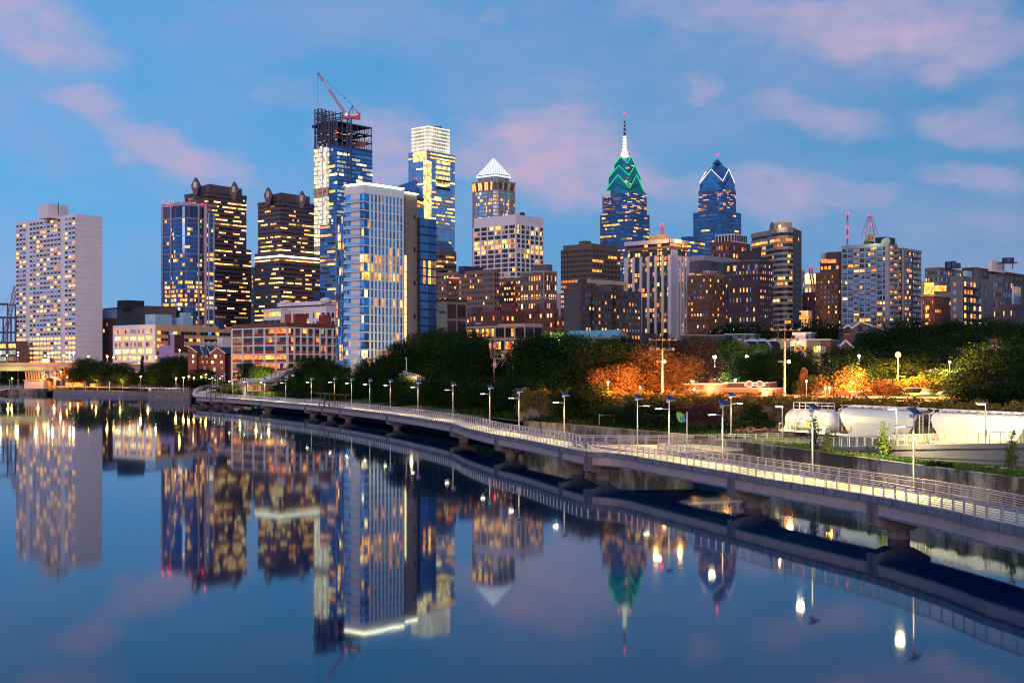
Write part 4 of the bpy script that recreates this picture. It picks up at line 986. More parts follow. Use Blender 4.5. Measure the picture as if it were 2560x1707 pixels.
# 12 near white residential tower ------------------------------------------
D = 470.; B = Bld('residential_tower', 'near white-gridded residential tower with balconies and glowing roof edge', 865,910,1008,456,D, WHITE, z0=4)
COOLP = mat('cool_light_panel', (.68,.83,.86), .7, 0, .05, .2); FHt = 3.14; zr = Z(483,D); n = 23; zb = zr-n*FHt  # cooler light of the right face put into the panel colour
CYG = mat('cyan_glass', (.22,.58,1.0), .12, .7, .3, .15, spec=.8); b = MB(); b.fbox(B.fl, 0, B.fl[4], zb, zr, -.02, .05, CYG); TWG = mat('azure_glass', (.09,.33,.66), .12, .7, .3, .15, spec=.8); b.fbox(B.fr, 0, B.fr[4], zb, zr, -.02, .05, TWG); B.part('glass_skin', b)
b = MB(); b.fbox(B.fl, .30*B.fl[4], .79*B.fl[4], zb, zr, 0, .3, WHITE); B.part('white_panel', b)
b = MB()
for r in range(n+1):
    z = zb+r*FHt
    b.fbox(B.fr, 0, B.fr[4], z-.17, z+.17, 0, .35, COOLP)
cols = 9
for k in range(cols+1):
    s_ = (.16+.84*k/cols)*B.fr[4]
    if k <= cols: b.fbox(B.fr, s_-.72, s_+.1 if k < cols else s_, zb, zr, 0, .3, COOLP)
B.part('facade_grid', b)
GPAN = mat('grey_window_panel', (.30,.34,.40), .6, 0, .1, .5)
for r in range(n):
    rt = n-1-r
    for c in range(cols):
        s_ = (.16+.84*(c+.46)/cols)*B.fr[4]; cw = .84/cols*B.fr[4]
        m_ = None; p = .8 if rt in (7,8,9) else (.7 if rt == 18 else (.3 if rt in (16,13,12) else .04))
        m_ = pick(p,'oodyd',[TWG,TWG,TWG,GLB]); B.win.append((B.fr, s_-.15, zb+(r+.5)*FHt, cw*.56, FHt*.84, m_))
    # corner glass + balcony bay
    p = .85 if rt in (7,8) else .1
    for s_, w_ in ((.84,.05),(.92,.07)): B.win.append((B.fl, s_*B.fl[4]+.2, zb+(r+.5)*FHt, w_*B.fl[4]*1.4, FHt*.8, pick(p,'wyy',[CYG,CYG,GLB])))
    for s_ in (.05,.15,.24): B.win.append((B.fl, s_*B.fl[4], zb+(r+.5)*FHt, .085*B.fl[4], FHt*.82, pick(.12 if rt > 16 else .03,'bwyo',[CYG,CYG,GLB])))
    B.win.append((B.fr, .045*B.fr[4], zb+(r+.5)*FHt, .07*B.fr[4], FHt*.84, pick(p,'yyw',[TWG,GLB]))); B.win.append((B.fr, .115*B.fr[4], zb+(r+.5)*FHt, .05*B.fr[4], FHt*.84, pick(p*.7,'yo',[TWG,GLB])))
B.done(100, pr=.2)
GLR = mat('balcony_glass', (.30,.62,.85), .15, .2, .1, 1)
for r in range(n):
    z = zb+r*FHt; b = MB(); b.fbox(B.fl, .02*B.fl[4], 1.0*B.fl[4]+1.2, z-.15, z+.15, 0, 1.5, WHITE); o_ = B.part('balcony', b)
    b = MB(); b.fbox(B.fl, .04*B.fl[4], .86*B.fl[4], z+.2, z+1.15, 1.35, 1.42, GLR); b.build('balcony_rail', o_)
b = MB(); b.fbox(B.fl, -.3, B.fl[4]+.6, zr, B.zt-.9, -.3, .5, WHITE); b.fbox(B.fr, 0, B.fr[4], zr, B.zt-.9, -.3, .5, COOLP); B.part('parapet', b)
EDGE = glow('roof_edge_light', (1,.88,.55), 11)
b = MB(); b.fbox(B.fl, -.4, B.fl[4]+.7, B.zt-.45, B.zt-.15, -.2, .65, EDGE); b.fbox(B.fr, -.6, B.fr[4]+.1, B.zt-.45, B.zt-.15, -.2, .65, EDGE)
# core wall right
dR = Vector((.656,.755)); Rp = B.R
q = [B.R, B.R+Vector((1.5,.2)), None, None]
D2 = B.R.y+2; c0 = Vector((X(1011,D2), D2)); c1 = Vector((X(1043,D2+6), D2+6)); back = Vector((-3,25))
cw = MB(); cw.prism([c0, c1, c1+Vector((-5,28)), c0+Vector((-14,30))], 4, Z(479,D2), BEIGE, mt=ROOF); cwo = B.part('core_wall', cw)
fcw = face(c0, c1); b.fbox(fcw, 0, fcw[4], Z(479,D2)-.4, Z(479,D2)-.1, 0, .5, EDGE); B.part('roof_edge_light', b)
b = MB()
for k in range(1, 14): z = 4+k*(Z(479,D2)-4)/14; b.fbox(fcw, 0, fcw[4], z-.07, z+.07, 0, .05, GPAN)
for z in (Z(538,D2), Z(622,D2), Z(706,D2), Z(790,D2)): b.fbox(fcw, fcw[4]*.72, fcw[4]*.84, z-.9, z+.9, 0, .08, GLK)
b.build('panel_joint', cwo)
SL = glow('strip_light', (1,.72,.32), 2.6); b = MB()
f = face(B.R, c0)
for r in range(3, 17+3):
    z = zb+(n-r)*FHt-4*FHt+1; 
    if z < 6: break
    b.fbox(fcw, .1, .8, z-2.9, z, 0, .3, SL)
B.part('strip_light', b)
# dark glass rear wing
D3 = c1.y-1; g0 = c1+Vector((.1,-1.2)); g1 = Vector((X(1091,D3+9), D3+9)); b = MB(); zw = Z(544,D3)
b.prism([g0, g1, g1+Vector((-4,26)), g0+Vector((-3,30))], 4, zw, mat('navy_glass',(.02,.045,.10),.12,.5,.2,.2), mt=ROOF); rw = B.part('rear_wing', b)
fg = face(g0, g1); b = MB()
for r in range(n-2):
    z = zb+r*FHt
    if z > zw-1: break
    rt = n-1-r; b = MB()
    for c in range(6):
        lit_ = rt in (7,8,9) and c != 2; m_ = (ORA if c == 1 else DIM if c > 3 else YEL) if lit_ and c > 0 else [GLT,GLB][c > 2]
        b.fbox(fg, fg[4]*(.16+c*.14), fg[4]*(.16+c*.14+.115), z+.3, z+FHt-.25, 0, .1, m_)
    b.build('window_band', rw)
b = MB()
for r in range(n-2):
    z = zb+r*FHt
    if z < zw: b.fbox(fg, 0, fg[4]+.6, z-.12, z+.12, 0, .5, DARKM)
b.fbox(fg, -.05, .15, zb, zw, -.02, .52, DARKM)
b.build('floor_frame', rw)
# left lower glass wing with neon reflections put in as glowing panes
D4 = D+6; g1 = Vector((X(868,D4), D4)); g0 = g1+Vector((-.755,.656))*12
k_ = (841-CX)/F; t__ = (k_*g1.y-g1.x)/(-.755-k_*.656); g0 = g1+Vector((-.755,.656))*t__
b = MB(); zl = Z(538,D4); b.prism([g0, g1, g1+Vector((10,14)), g0+Vector((12,16))], 4, zl, GLB, mt=ROOF); lw = B.part('left_wing', b)
fg = face(g0, g1)
for r in range(21):
    z = zl-(r+1)*FHt; b = MB()
    for c in range(7):
        m_ = pick(.16+(.5 if r in (2,3,14,15,16,17,18) else 0),'bbyowb' if r < 12 else 'byob',[GLB,GLT,GL]); b.fbox(fg, fg[4]*c/7+.1, fg[4]*(c+1)/7-.1, z+.3, z+FHt-.3, 0, .1, m_)
    b.build('window_band', lw)
b = MB()
for r in range(22): z = zl-r*FHt; b.fbox(fg, 0, fg[4], z-.12, z+.12, 0, .45, MULL)
for a0 in (0,.5,.97): b.fbox(fg, fg[4]*a0, fg[4]*a0+.15, zl-21*FHt, zl, -.02, .42, MULL)
b.build('floor_frame', lw)
# curved-roof glass tower behind
D = 1180.; root = thing('office_tower', 'dark glass tower with sloping curved roof behind the white residential tower', 'building', (X(1005,D),D,8))
B = Bld.__new__(Bld); B.root = root; B.D = D; B.win = []
b = MB(); zs = [(953,458),(1040,447),(1053,468),(1061,498)]
dep = Vector((16,34)); fp = [(X(u,D-0), D, Z(v,D)) for u, v in ((953,456),(1036,447))]
p0, p1 = Vector((X(953,D+30),D+30)), Vector((X(1036,D-8),D-8)); p2 = Vector((X(1060.5,D+12),D+12)); zt = Z(447,D)
b.prism([p0,p1,p2,p2+p0-p1], 8, Z(545,D), GL)
b.add([(p0.x,p0.y,Z(545,D)),(p1.x,p1.y,Z(545,D)),(p2.x,p2.y,Z(545,D)),(p0.x,p0.y,Z(470,D)),(p1.x,p1.y,Z(480,D)),(p2.x,p2.y,Z(480,D)),(p0.x+8,p0.y+10,Z(456,D)),(p1.x+4,p1.y+6,Z(447,D)),(p2.x-9,p2.y-8,Z(458,D)),(p2.x-.5,p2.y,Z(498,D)),(p2.x-3,p2.y-2,Z(472,D))],
 [(0,1,4,3),(3,4,7,6),(1,2,9,10,8,7,4)], GLT)
b.build('wall', root); f = face(p1,p2)
B.bands([f], Z(520,D), Z(490,D), 3, .6, 3, .6, 'oyd', GLK); b = MB()
for k in range(18): q0 = p0.lerp(p1,k/17); b.beam((q0.x+.0,q0.y-.3,Z(470+10*k/17,D)),(q0.x+8-4*k/17,q0.y+10-4*k/17,Z(456-9*k/17,D)+.2),.3,.3,MULL)
b.build('roof_rib', root); beacons(B, ((953,452,D+10),(1039,446,D)), .9)
B = Bld('office_tower', 'brown banded office with a sloped metal roof right of the white residential tower', 1050,1098,1141,628,1000, BROWN)
B.bands([B.fl,B.fr],12,B.zt-2,24,.4,2.5,.4,'yodw',GLK,rowlit=lambda r: .95 if r == 22 else .3)
b = MB(); t4 = B.inset(.55); b.prism(B.poly, B.zt, Z(600,1000), mat('copper_blue_roof',(.10,.13,.20),.5,.3,.1,.2), top=t4); B.part('roof', b)
# 14 pyramid-topped tower --------------------------------------------------
D = 1470.; STN = mat('pale_stone', (.42,.38,.42), .8, 0, .1, .2)
B = Bld('skyscraper', 'tall stone and glass tower topped by a bright white lit pyramid', 1175,1240,1292,462,D, STN)
q = B.poly; ch = .24
def chamfer(q, c, g=1.0, mid=None):
    mid = mid or (q[0]+q[2])/2; out = []
    for i in range(4):
        p, a, b_ = q[i], q[i-1], q[(i+1) % 4]; out += [p+(a-p)*c, p+(b_-p)*c]
    return [mid+(o-mid)*g for o in out]
oc = chamfer(q, .12, 1.0)
bpy.data.objects.remove(B.body, do_unlink=True)
b = MB(); b.prism(oc, 8, B.zt, STN); B.body = B.part('wall', b)
fo = [face(oc[i], oc[i+1]) for i in (1,2,3)]
n = 48
for r in range(n):
    z = 20+(r+.5)*(B.zt-26)/n; b = MB(); p = .22*rnd.choice((.4,1,1.6)); h = (B.zt-26)/n
    for j, f in enumerate(fo):
        nn = (12, 5, 12)[j]
        for c in range(nn):
            if nn == 12 and c in (0,): continue
            lp_ = p*(1.5 if j == 1 else 1); 
            if r in (3,4,16,28,38): lp_ = .75
            b.fbox(f, f[4]*(c+.16)/nn, f[4]*(c+.86)/nn, z-h*.33, z+h*.33, 0, .25, pick(lp_,'yyyw',[GLT,GLP,GLT]))
    b.build('window_band', B.root)
b = MB()
for j, f in enumerate(fo):
    nn = (12,5,12)[j]
    for c in range(nn+1): 
        if c in (0,1,3,9,11,12) or nn == 5: b.fbox(f, f[4]*c/nn-.5, f[4]*c/nn+.5, 10, B.zt, 0, .8, STN)
    for k in range(5): z = B.zt-k*46-6; b.fbox(f, 0, f[4], z-.8, z+.8, 0, .7, STN)
B.part('pier_frame', b)
b = MB(); o2 = chamfer(q, .12, 1.0); o3 = chamfer(q, .12, 1.06); z1 = Z(449.5,D)
b.prism(o2, B.zt-6, z1, STN, top=o3)
for j in (1,2,3):
    f = face(o3[j], o3[j+1]); g_ = face(o2[j], o2[j+1])
    for c in range(10):
        a0, a1 = (c+.15)/10, (c+.8)/10
        pts = [g_[0]+g_[2]*g_[4]*a0, g_[0]+g_[2]*g_[4]*a1, f[0]+f[2]*f[4]*a1, f[0]+f[2]*f[4]*a0]; nn = f[3]*.8
        b.add([((p+nn).x,(p+nn).y,z_) for p, z_ in zip(pts,(B.zt-5,B.zt-5,z1-2,z1-2))], [(0,1,2,3)], YEL if (j == 1 and c % 3 != 2) else (DIM if rnd.random() < .3 else GL))
b.prism(o3, z1-1.5, z1, STN); B.part('flared_cornice', b)
b = MB(); o4 = chamfer(q, .14, .76); z2 = Z(431.5,D); b.prism(o4, z1-1, z2, GLT)
for j in (1,2,3):
    f = face(o4[j], o4[j+1])
    for c in range(7): b.fbox(f, f[4]*c/7, f[4]*c/7+1, z1, z2, 0, .6, STN)
B.part('drum', b)
PYR = glow('pyramid_light', (.80,.84,1), 1.15); PYRD = glow('pyramid_light_dim', (.32,.38,.8), .8)
b = MB(); q5 = [B.mid+(p-B.mid)*.73 for p in q]; zp = Z(385,D); ap = (B.mid.x,B.mid.y,zp)
b.add([(p.x,p.y,z2) for p in q5]+[ap], [(0,1,4),(1,2,4),(2,3,4),(3,0,4)], PYR); py = B.part('pyramid', b)
b = MB()
for (i, j) in ((0,1),(1,2)):
    for r in range(1, 8):
        for c in range(r+0, 16-r):
            t_ = r/9; a_ = Vector((*q5[i],z2)).lerp(Vector(ap),t_); c_ = Vector((*q5[j],z2)).lerp(Vector(ap),t_); k = (c-r+.5)/(16-2*r); p = a_.lerp(c_,k)
            if (c+r) % 2: continue
            b.box((p.x,p.y-.5,p.z),(.9,.9,.9),PYRD)
b.build('pyramid_lamp_gap', py)
b = MB()
for (i, j) in ((0,1),(1,2)):
    for c in range(12): p = q5[i].lerp(q5[j],(c+.5)/12); b.box((p.x,p.y-2,z2-2.2),(2.2,.8,1.8),PYR)
b.build('lamp_row', py)
# 15 white grid office ---------------------------------------------------
D = 1100.; B = Bld('office_tower', 'white grid office block with blank white top and dark ribbon windows', 1185,1290,1358,536,D, WHITE)
zt = Z(560,D); n = 30; FHt = (zt-16)/n
rows = {1:.2,3:.8,4:.7,5:.8}
B.bands([B.fl],16,zt,n,.72,2.0,.3,'yyod',[GLK],run=5,rowlit=lambda r: {28:.5,26:.8,25:.7,13:.5,12:.9}.get(r,.22))
B.bands([B.fr],16,zt,n,.72,2.0,.3,'yyodd',[GLK,GL],run=4,rowlit=lambda r: {29:.7,25:.6,24:.8,23:.3,14:.6}.get(r,.15))
b = MB()
for f in (B.fl, B.fr):
    for k in range(7): s_ = f[4]*k/6; b.fbox(f, s_-.7, s_+.7, 10, zt, 0, .6, WHITE)
B.part('pier_frame', b)
pent(B,'',1299,1306,1312,531,D+20,m_=DSTEEL,name='cooling_tower'); b = MB()
for u in (1347,1356): b.tube((X(u,D+30),D+30,B.zt),(X(u,D+30),D+30,B.zt+5),.15,.15,TRIM,5)
B.part('roof_mast', b)
# 16 tan apartment and hotel ------------------------------------------------
TANB = mat('tan_pink_brick', (.38,.235,.19), .9, 0, .12, .3)
def apt(name, label, uL, uC, uR, v, D, m_, cl, cr, rows, lit, z0=8, fw=.45, fh=.45, pal='yoydow', dark=None, n=100, top=1.2, zb=None, **k):
    B = Bld(name, label, uL, uC, uR, v, D, m_, z0=z0, **k); zb = zb or z0+3
    if cl: B.grid(B.fl, .02,.98, zb, B.zt-top, cl, rows, fw, fh, lit, pal, dark or [GLK,GL])
    if cr: B.grid(B.fr, .02,.98, zb, B.zt-top, cr, rows, fw, fh, lit, pal, dark or [GLK,GL])
    return B
B = apt('apartment_building','tan brick apartment block with stacked balconies, left of the tan hotel',1088,1236,1247,673,760,TANB,22,2,18,.2,dark=[GLK,GLK,GL])
b = MB()
for r in range(18):
    z = 11+r*(B.zt-12)/18
    for a0 in (.22,.31): b.fbox(B.fl, a0*B.fl[4], (a0+.07)*B.fl[4], z, z+.9, 0, 1.4, DBRICK)
B.part('balcony', b); B.done(100)
pent(B,'',1146,1162,1209,665,775,m_=DSTEEL); b = MB(); b.box((X(1136,752),752,Z(695,752)),(6,.4,.7),glow('red_orange_sign',(1,.2,.05),2)); B.part('lit_sign', b)
B = apt('apartment_building','lower tan brick apartment wing in front of the white grid office',1236,1302,1306,694,790,TANB,11,1,17,.35,dark=[GLK,GLK,GL])
b = MB()
for r in range(17):
    z = 11+r*(B.zt-12)/17; b.fbox(B.fl, .42*B.fl[4], .75*B.fl[4], z, z+.9, 0, 1.4, DBRICK)
B.part('balcony', b); B.done(40)
B = apt('hotel','tan brick hotel with paired windows and dark stepped penthouse right of the tan apartments',1301,1360,1392,678,750,TANB,9,6,11,.5,fw=.42,fh=.5,pal='yyowp')
B.done(100); b = MB(); B.slabs([B.fl,B.fr],B.zt-15,B.zt,1,1,.4,STN,mb=b); b.fbox(B.fl,B.fl[4]-.3,B.fl[4]+.3,B.zt-15,B.zt,0,.35,STN); B.part('cornice', b)
_, q = pent(B,'',1329,1368,1381,661,760,m_=GREY)
# 17 red brick rows ---------------------------------------------------------
B = apt('brick_building','dark red brick block with stair tower below the tan apartments',1171,1250,1312,776,660,BRICK,8,5,6,.25,fw=.35,fh=.4,dark=[GL,GLK]); B.done(30)
pent(B,'',1253,1283,1291,757,668); pent(B,'',1179,1194,1206,768,668,m_=DBRICK)
b = MB(); b.fbox(B.fl,.30*B.fl[4],.45*B.fl[4],B.zt-14,B.zt-6,0,2,CYAN); B.part('duct', b)
B = apt('brick_building','dark red brick block with bright windows below the tan hotel',1312,1384,1396,771,655,BRICK,8,2,7,.42,fw=.35,fh=.4,dark=[GL,GLK],pal='yyow'); B.done(60)
pent(B,'',1334,1342,1350,762,660); 
B = apt('brick_building','narrow low dark brick building beside the grey stone apartment house',1392,1404,1416,790,640,BRICK,2,2,6,.6,fw=.35,fh=.4); B.done(10)
B = apt('office_tower','plain pale lavender block glimpsed between hotel and grey apartments',1392,1402,1412,733,980,mat('pale_lavender',(.45,.38,.46),.8,0,.05,.1),0,0,1,0)
B = Bld('loft_building', 'cream-walled loft with brown brick bays right of the residential tower', 1088,1117,1166,748,560, CREAM)
b = MB(); 
for r in range(5):
    z = B.zt-2-r*7.2
    for k in range(2):
        b.fbox(B.fr, (.04+.5*k)*B.fr[4], (.46+.5*k)*B.fr[4], z-6.2, z, 0, .12, BRICK)
        if k == 1:
            for c in range(3): B.win.append((B.fr, (.60+.13*c)*B.fr[4], z-3.1, 1.1, 4.2, pick(.9 if r == 2 else .08,'yyw',GLK)))
    b.fbox(B.fl, .35*B.fl[4], .85*B.fl[4], z-4, z-3, 0, .15, BRICK)
b.fbox(B.fl, -.2, B.fl[4]+.3, B.zt-.8, B.zt+.2, -.3, .3, BRICK); b.fbox(B.fr, -.2, B.fr[4]+.3, B.zt-.8, B.zt+.2, -.3, .3, BRICK); B.part('brick_panel', b); B.done()
B = Bld('loft_building', 'long low cream and brown loft with big windows above the dark trees', 1166,1312,1356,808,520, CREAM)
b = MB()
for f, n in ((B.fl, 6), (B.fr, 2)):
    for r in range(4):
        z = B.zt-1.4-r*5.2
        for c in range(n):
            a0, a1 = f[4]*(c+.08)/n, f[4]*(c+.92)/n; b.fbox(f, a0, a1, z-4.3, z, 0, .1, DBRICK)
            p = .9 if (r == 0 and c < 3 and n == 6) else (.5 if r == 1 else .12)
            for k in range(3): B.win.append((f, a0+(a1-a0)*(k+.5)/3, z-2.1, (a1-a0)/3*.8, 3.2, pick(p,'yyod',[GLK,GL])))
b.fbox(B.fl, -.2, B.fl[4]*.55, B.zt-.6, B.zt+.2, -.3, .3, DBRICK); B.part('brick_panel', b); B.done(60, pr=.2)
# 18 tan slab office ---------------------------------------------------------
D = 900.; TS = mat('tan_grey_office', (.30,.23,.19), .85, 0, .1, .2); B = Bld('office_tower', 'broad tan-grey office block with bright yellow lower floors', 1403,1480,1550,620,D, TS)
b = MB(); qq = [B.mid+(p-B.mid)*.93 for p in B.poly]; b.prism(qq, B.zt, Z(608,D), TS, mt=ROOF); b.fbox(face(qq[0],qq[1]), 0, 0, 0,0,0,0, TS) if 0 else None; B.part('roof_parapet', b); pent(B,'',1447,1464,1478,602,D+6)
B.bands([B.fl],12,B.zt,25,.5,1.8,.5,'yyyo',[GLK],rowlit=lambda r: {24:.02,23:.02,22:.03,21:.05,20:.1,19:.1,18:.6,17:.85,16:.9,15:.75,14:.9,13:.4,12:.5}.get(r,.4),run=8)
B.bands([B.fr],12,B.zt,25,.5,1.8,.5,'yyyo',[GLK],rowlit=lambda r: {24:.02,22:.4,21:.3,19:.1,18:.9,17:.9,16:.8,15:.5}.get(r,.15),run=8)
b = MB()
for f in (B.fl,B.fr):
    for k in range(21): b.fbox(f, f[4]*k/20-.15, f[4]*k/20+.15, 12, B.zt, 0, .35, TS)
B.part('pier_frame', b)
b = MB()
for u, v in ((1458,598),(1462,600),(1472,598)): b.tube((X(u,D+6),D+6,Z(603,D)),(X(u,D+6),D+6,Z(v,D)),.2,.15,DSTEEL,5)
B.part('roof_mast', b)
# 19 grey stone apartments ----------------------------------------------------
D = 620.; GST = mat('grey_violet_stone', (.20,.175,.20), .9, 0, .15, .25)
B = Bld('apartment_building','grey stone apartment house with blank left wall and fire-escape bays', 1409,1450,1603,722,D, GST)
B.grid(B.fr,.03,.98,B.z0+1,B.zt-1,19,13,.38,.42,.17,'yoyo',[GLK,GL,GLP]); B.done(100)
b = MB()
for a0, a1, v in ((0.02,.26,705),(.50,.70,704),(.26,.5,724),(.70,1,718)): b.fbox(B.fr, a0*B.fr[4], a1*B.fr[4], B.zt-.2, Z(v,D), -9, 0.02, GST)
B.part('upper_wall', b); b = MB()
for a0 in (.16,.52):
    b.fbox(B.fr, a0*B.fr[4], (a0+.04)*B.fr[4], 12, B.zt-2, 0, .05, GLK)
    for k in range(14): z = 13+k*3.4; b.fbox(B.fr, a0*B.fr[4], (a0+.035)*B.fr[4], z, z+.15, 0, 1.2, DARKM); b.fbox(B.fr, a0*B.fr[4], (a0+.035)*B.fr[4], z+.8, z+.9, 1.1, 1.2, DARKM)
B.part('fire_escape', b)
B = Bld('apartment_building','cream upper block behind the grey stone apartment house', 1468,1474,1568,697,680, CREAM); B.bands([B.fr],40,B.zt-3,5,.55,2.4,.4,'yod',GLK); B.done()
B = apt('brick_building','low dark sheds between the grey apartments and the striped tower',1600,1604,1650,832,560,DBRICK,0,5,1,.1); B.done()
# 20 / 21 Liberty style towers ---------------------------------------------------
def helm(b, poly, k, ze, zp, za, m_, mid, za_c=None):
    q = [mid+(p-mid)*k for p in poly]; n = 4
    pk = [(q[i]+q[(i+1) % 4])/2 for i in range(4)]
    vs = [(p.x,p.y,ze) for p in q]+[(p.x,p.y,zp) for p in pk]+[(mid.x,mid.y,za)]
    fs = []
    for i in range(4): fs += [(i,(i+1) % 4,4+i), ((i+1) % 4,8,4+i), (4+i,8,i)]
    b.add(vs, fs, m_); return q, pk
def neon(b, poly, k, ze, zp, m_, mid, w_):
    q = [mid+(p-mid)*k*1.01 for p in poly]; pk = [(q[i]+q[(i+1) % 4])/2 for i in range(4)]
    for i in range(4):
        for p in (q[i], q[(i+1) % 4]): b.beam((p.x,p.y,ze),(pk[i].x,pk[i].y,zp), w_, w_, m_)
TEALG = mat('teal_glass', (.07,.30,.34), .12, .75, .3, .1); NG = glow('green_neon', (.0,.40,.14), 1.9); NW = glow('white_neon', (1,.85,.95), 1.3); NWS = glow('spire_light', (1,1,.72), 1.2)
LG = mat('indigo_glass', (.07,.13,.26), .15, .6, .35, .1)
D = 1475.; B = Bld('skyscraper','tall blue glass tower with green neon chevrons and lit white spire',1500,1576,1624,531,D, LG)
fac_l = lambda q_: [face(q_[0],q_[1]), face(q_[1],q_[2])]
B.bands([B.fl,B.fr],12,B.zt-2,42,.45,2.6,.24,'yyyod',[GLT,LG,LG],run=3)
q1 = B.sub(1506,1577,1617,D+4); b = MB(); z1 = Z(480,D); b.prism(q1, B.zt-1, z1, LG); B.part('upper_shaft', b)
B.bands(fac_l(q1), B.zt, z1, 12, .45, 2.6, .33, 'yyodd', [GLT,LG,LG], run=3)
mid = (q1[0]+q1[2])/2; b = MB()
helm(b, q1, 1.0, z1, Z(457,D), Z(440,D), TEALG, mid)
tiers = [(469,433.5,.84),(437,409,.72),(404,385,.46)]
for (ve, vp, k) in tiers:
    ze, zp = Z(ve,D), Z(vp,D); qq, _ = helm(b, q1, k, ze, zp, Z(vp-6,D) if ve > 410 else Z(381,D), TEALG, mid)
    b.prism([mid+(p-mid)*k for p in q1], ze-34, ze, TEALG)
B.part('crown', b); b = MB()
for (ve, vp, k) in tiers: neon(b, q1, k, Z(ve,D)+1, Z(vp,D)+1, NG, mid, .8)
neon(b, q1, .80, Z(480,D), Z(445,D), NG, mid, .6)
B.part('green_neon', b)
b = MB(); 
for (ve, vp, k) in tiers:
    for f in fac_l([mid+(p-mid)*k for p in q1]):
        for c in range(14):
            z = Z(ve,D)-rnd.uniform(2,20); s_ = rnd.uniform(.05,.9)*f[4]
            if rnd.random() < .8: b.fbox(f, s_, s_+rnd.uniform(2,6), z, z+1.8, 0, .3, rnd.choice([YEL,WHT,PAL,DIM]))
B.part('crown_window', b)
b = MB(); m_ = mid; b.tube((m_.x,m_.y,Z(385,D)),(m_.x,m_.y,Z(358,D)),5.5,1.6,NWS,8); b.tube((m_.x,m_.y,Z(358,D)),(m_.x,m_.y,Z(330,D)),1.9,1.4,NWS,8)
for k in range(6): z = Z(372-k*8,D); b.tube((m_.x,m_.y,z),(m_.x,m_.y,z+1.2),3.2-k*.2,3.2-k*.2,NWS,8)
b.tube((m_.x,m_.y,Z(330,D)),(m_.x,m_.y,Z(290,D)),1.3,.8,DSTEEL,8)
for v in (320,310,300): b.tube((m_.x,m_.y,Z(v,D)),(m_.x,m_.y,Z(v,D)+1),1.9,1.9,TRIM,8)
B.part('spire', b); beacons(B, ((CX+F*m_.x/m_.y,285,m_.y),(1546,384,D+20),(1574,381,D+20)), 1.0)
b = MB(); b.fbox(face(q1[0],q1[1]), 2, 12, Z(480,D)-3, Z(470,D), 0, 1, glow('cool_light_panel',(.6,.75,1),2)); B.part('lit_panel', b)
D = 1440.; B = Bld('skyscraper','dark blue glass tower with white neon zigzag crown, right of the spired tower',1733,1806,1853,526,D, LG)
B.bands([B.fl,B.fr],12,B.zt-2,42,.45,2.8,.14,'yyod',[GLT,LG,GLB],run=4)
q1 = B.sub(1746,1808,1840,D+4); z1 = Z(472,D); b = MB(); b.prism(q1, B.zt-1, z1, LG); B.part('upper_shaft', b)
B.bands(fac_l(q1), B.zt, z1, 13, .5, 2.8, .18, 'yood', [GLT,LG,LG], run=2); mid = (q1[0]+q1[2])/2
b = MB(); helm(b, q1, 1.0, z1, Z(438,D), Z(425,D), GLT, mid); helm(b, q1, .93, Z(453,D), Z(420,D), Z(395,D), GLT, mid); b.prism([mid+(p-mid)*.93 for p in q1], z1-2, Z(453,D), LG)
b.tube((mid.x,mid.y,Z(402,D)),(mid.x,mid.y,Z(390,D)),6,.8,LG,4); B.part('crown', b)
b = MB(); neon(b, q1, .93, Z(453,D)+1, Z(420,D)+1, NW, mid, .6); B.part('white_neon', b); beacons(B, ((CX+F*mid.x/mid.y,387,mid.y),), 1.3)
B = Bld('office_tower','dark lower block at the left foot of the dark blue glass tower',1703,1724,1762,591,1350, LG); B.bands([B.fl,B.fr],12,B.zt,34,.5,3,.3,'yyod',[LG,GLT]); 
# 22 striped tower ------------------------------------------------------------
D = 700.; B = Bld('apartment_tower','dark tower striped by pale vertical piers, with an orange lit rooftop',1567,1676,1717,598,D, GL)
PW = mat('pale_pier', (.50,.53,.64), .8, 0, .06, .3)
for f, xs_ in ((B.fl,(0,.17,.34,.51,.68,.84,1)), (B.fr,(0,.42,.6,.78,1))):
    b = MB()
    for k, a0 in enumerate(xs_): w_ = (2.3 if k in (0,len(xs_)-1) else 1.35); b.fbox(f, a0*f[4]-w_/2, a0*f[4]+w_/2, 8, B.zt-8.5, 0, .9, PW)
    b.fbox(f, -1, f[4]+.5, B.zt-2.0, B.zt+.2, -.4, 1, PW); b.fbox(f, -1, f[4]+.5, B.zt-5, B.zt-3.6, -.4, .8, BROWN)
    if f is B.fr: b.fbox(f, .02*f[4], .38*f[4], 8, B.zt-3, 0, .6, PW)
    B.part('pier', b)
    for i in range(len(xs_)-1):
        if f is B.fr and i == 0: continue
        a0, a1 = xs_[i]*f[4], xs_[i+1]*f[4]
        for r in range(26):
            z = 9+r*(B.zt-12)/26
            for h in (0, 1):
                if a1-a0 < 3 and h: continue
                B.win.append((f, a0+(a1-a0)*(.3+.4*h if a1-a0 >= 3 else .5), z+1.2, (a1-a0)*(.26 if a1-a0 >= 3 else .4), 1.9, pick(.26 if r < 22 else .5,'yooyd',[GL,GLK])))
    for c in range(10): B.win.append((f, (c+.5)/10*f[4], B.zt-2.9, 2.2, 1.5, pick(.75 if (f is B.fr or c > 6) else .25,'oyo',GLK)))
B.done(100, pr=.15)
OL = mat('rooftop_orange', (.6,.4,.2), .8, 0, .1, .3); _, q = pent(B,'',1622,1655,1668,586,712,m_=OL); point('roof_lamp',(X(1640,694),694,Z(590,694)),9000,(1,.42,.08),1,B.root); point('roof_lamp',(X(1695,712),703,Z(592,694)),5000,(1,.42,.08),1,B.root)
b = MB(); lattice(b, (X(1657,715),715,Z(588,715)),(X(1655.5,715),715,Z(566,715)),1.6,REDM,8,.25); B.part('antenna', b); beacons(B, ((1655,562,715),), .8)
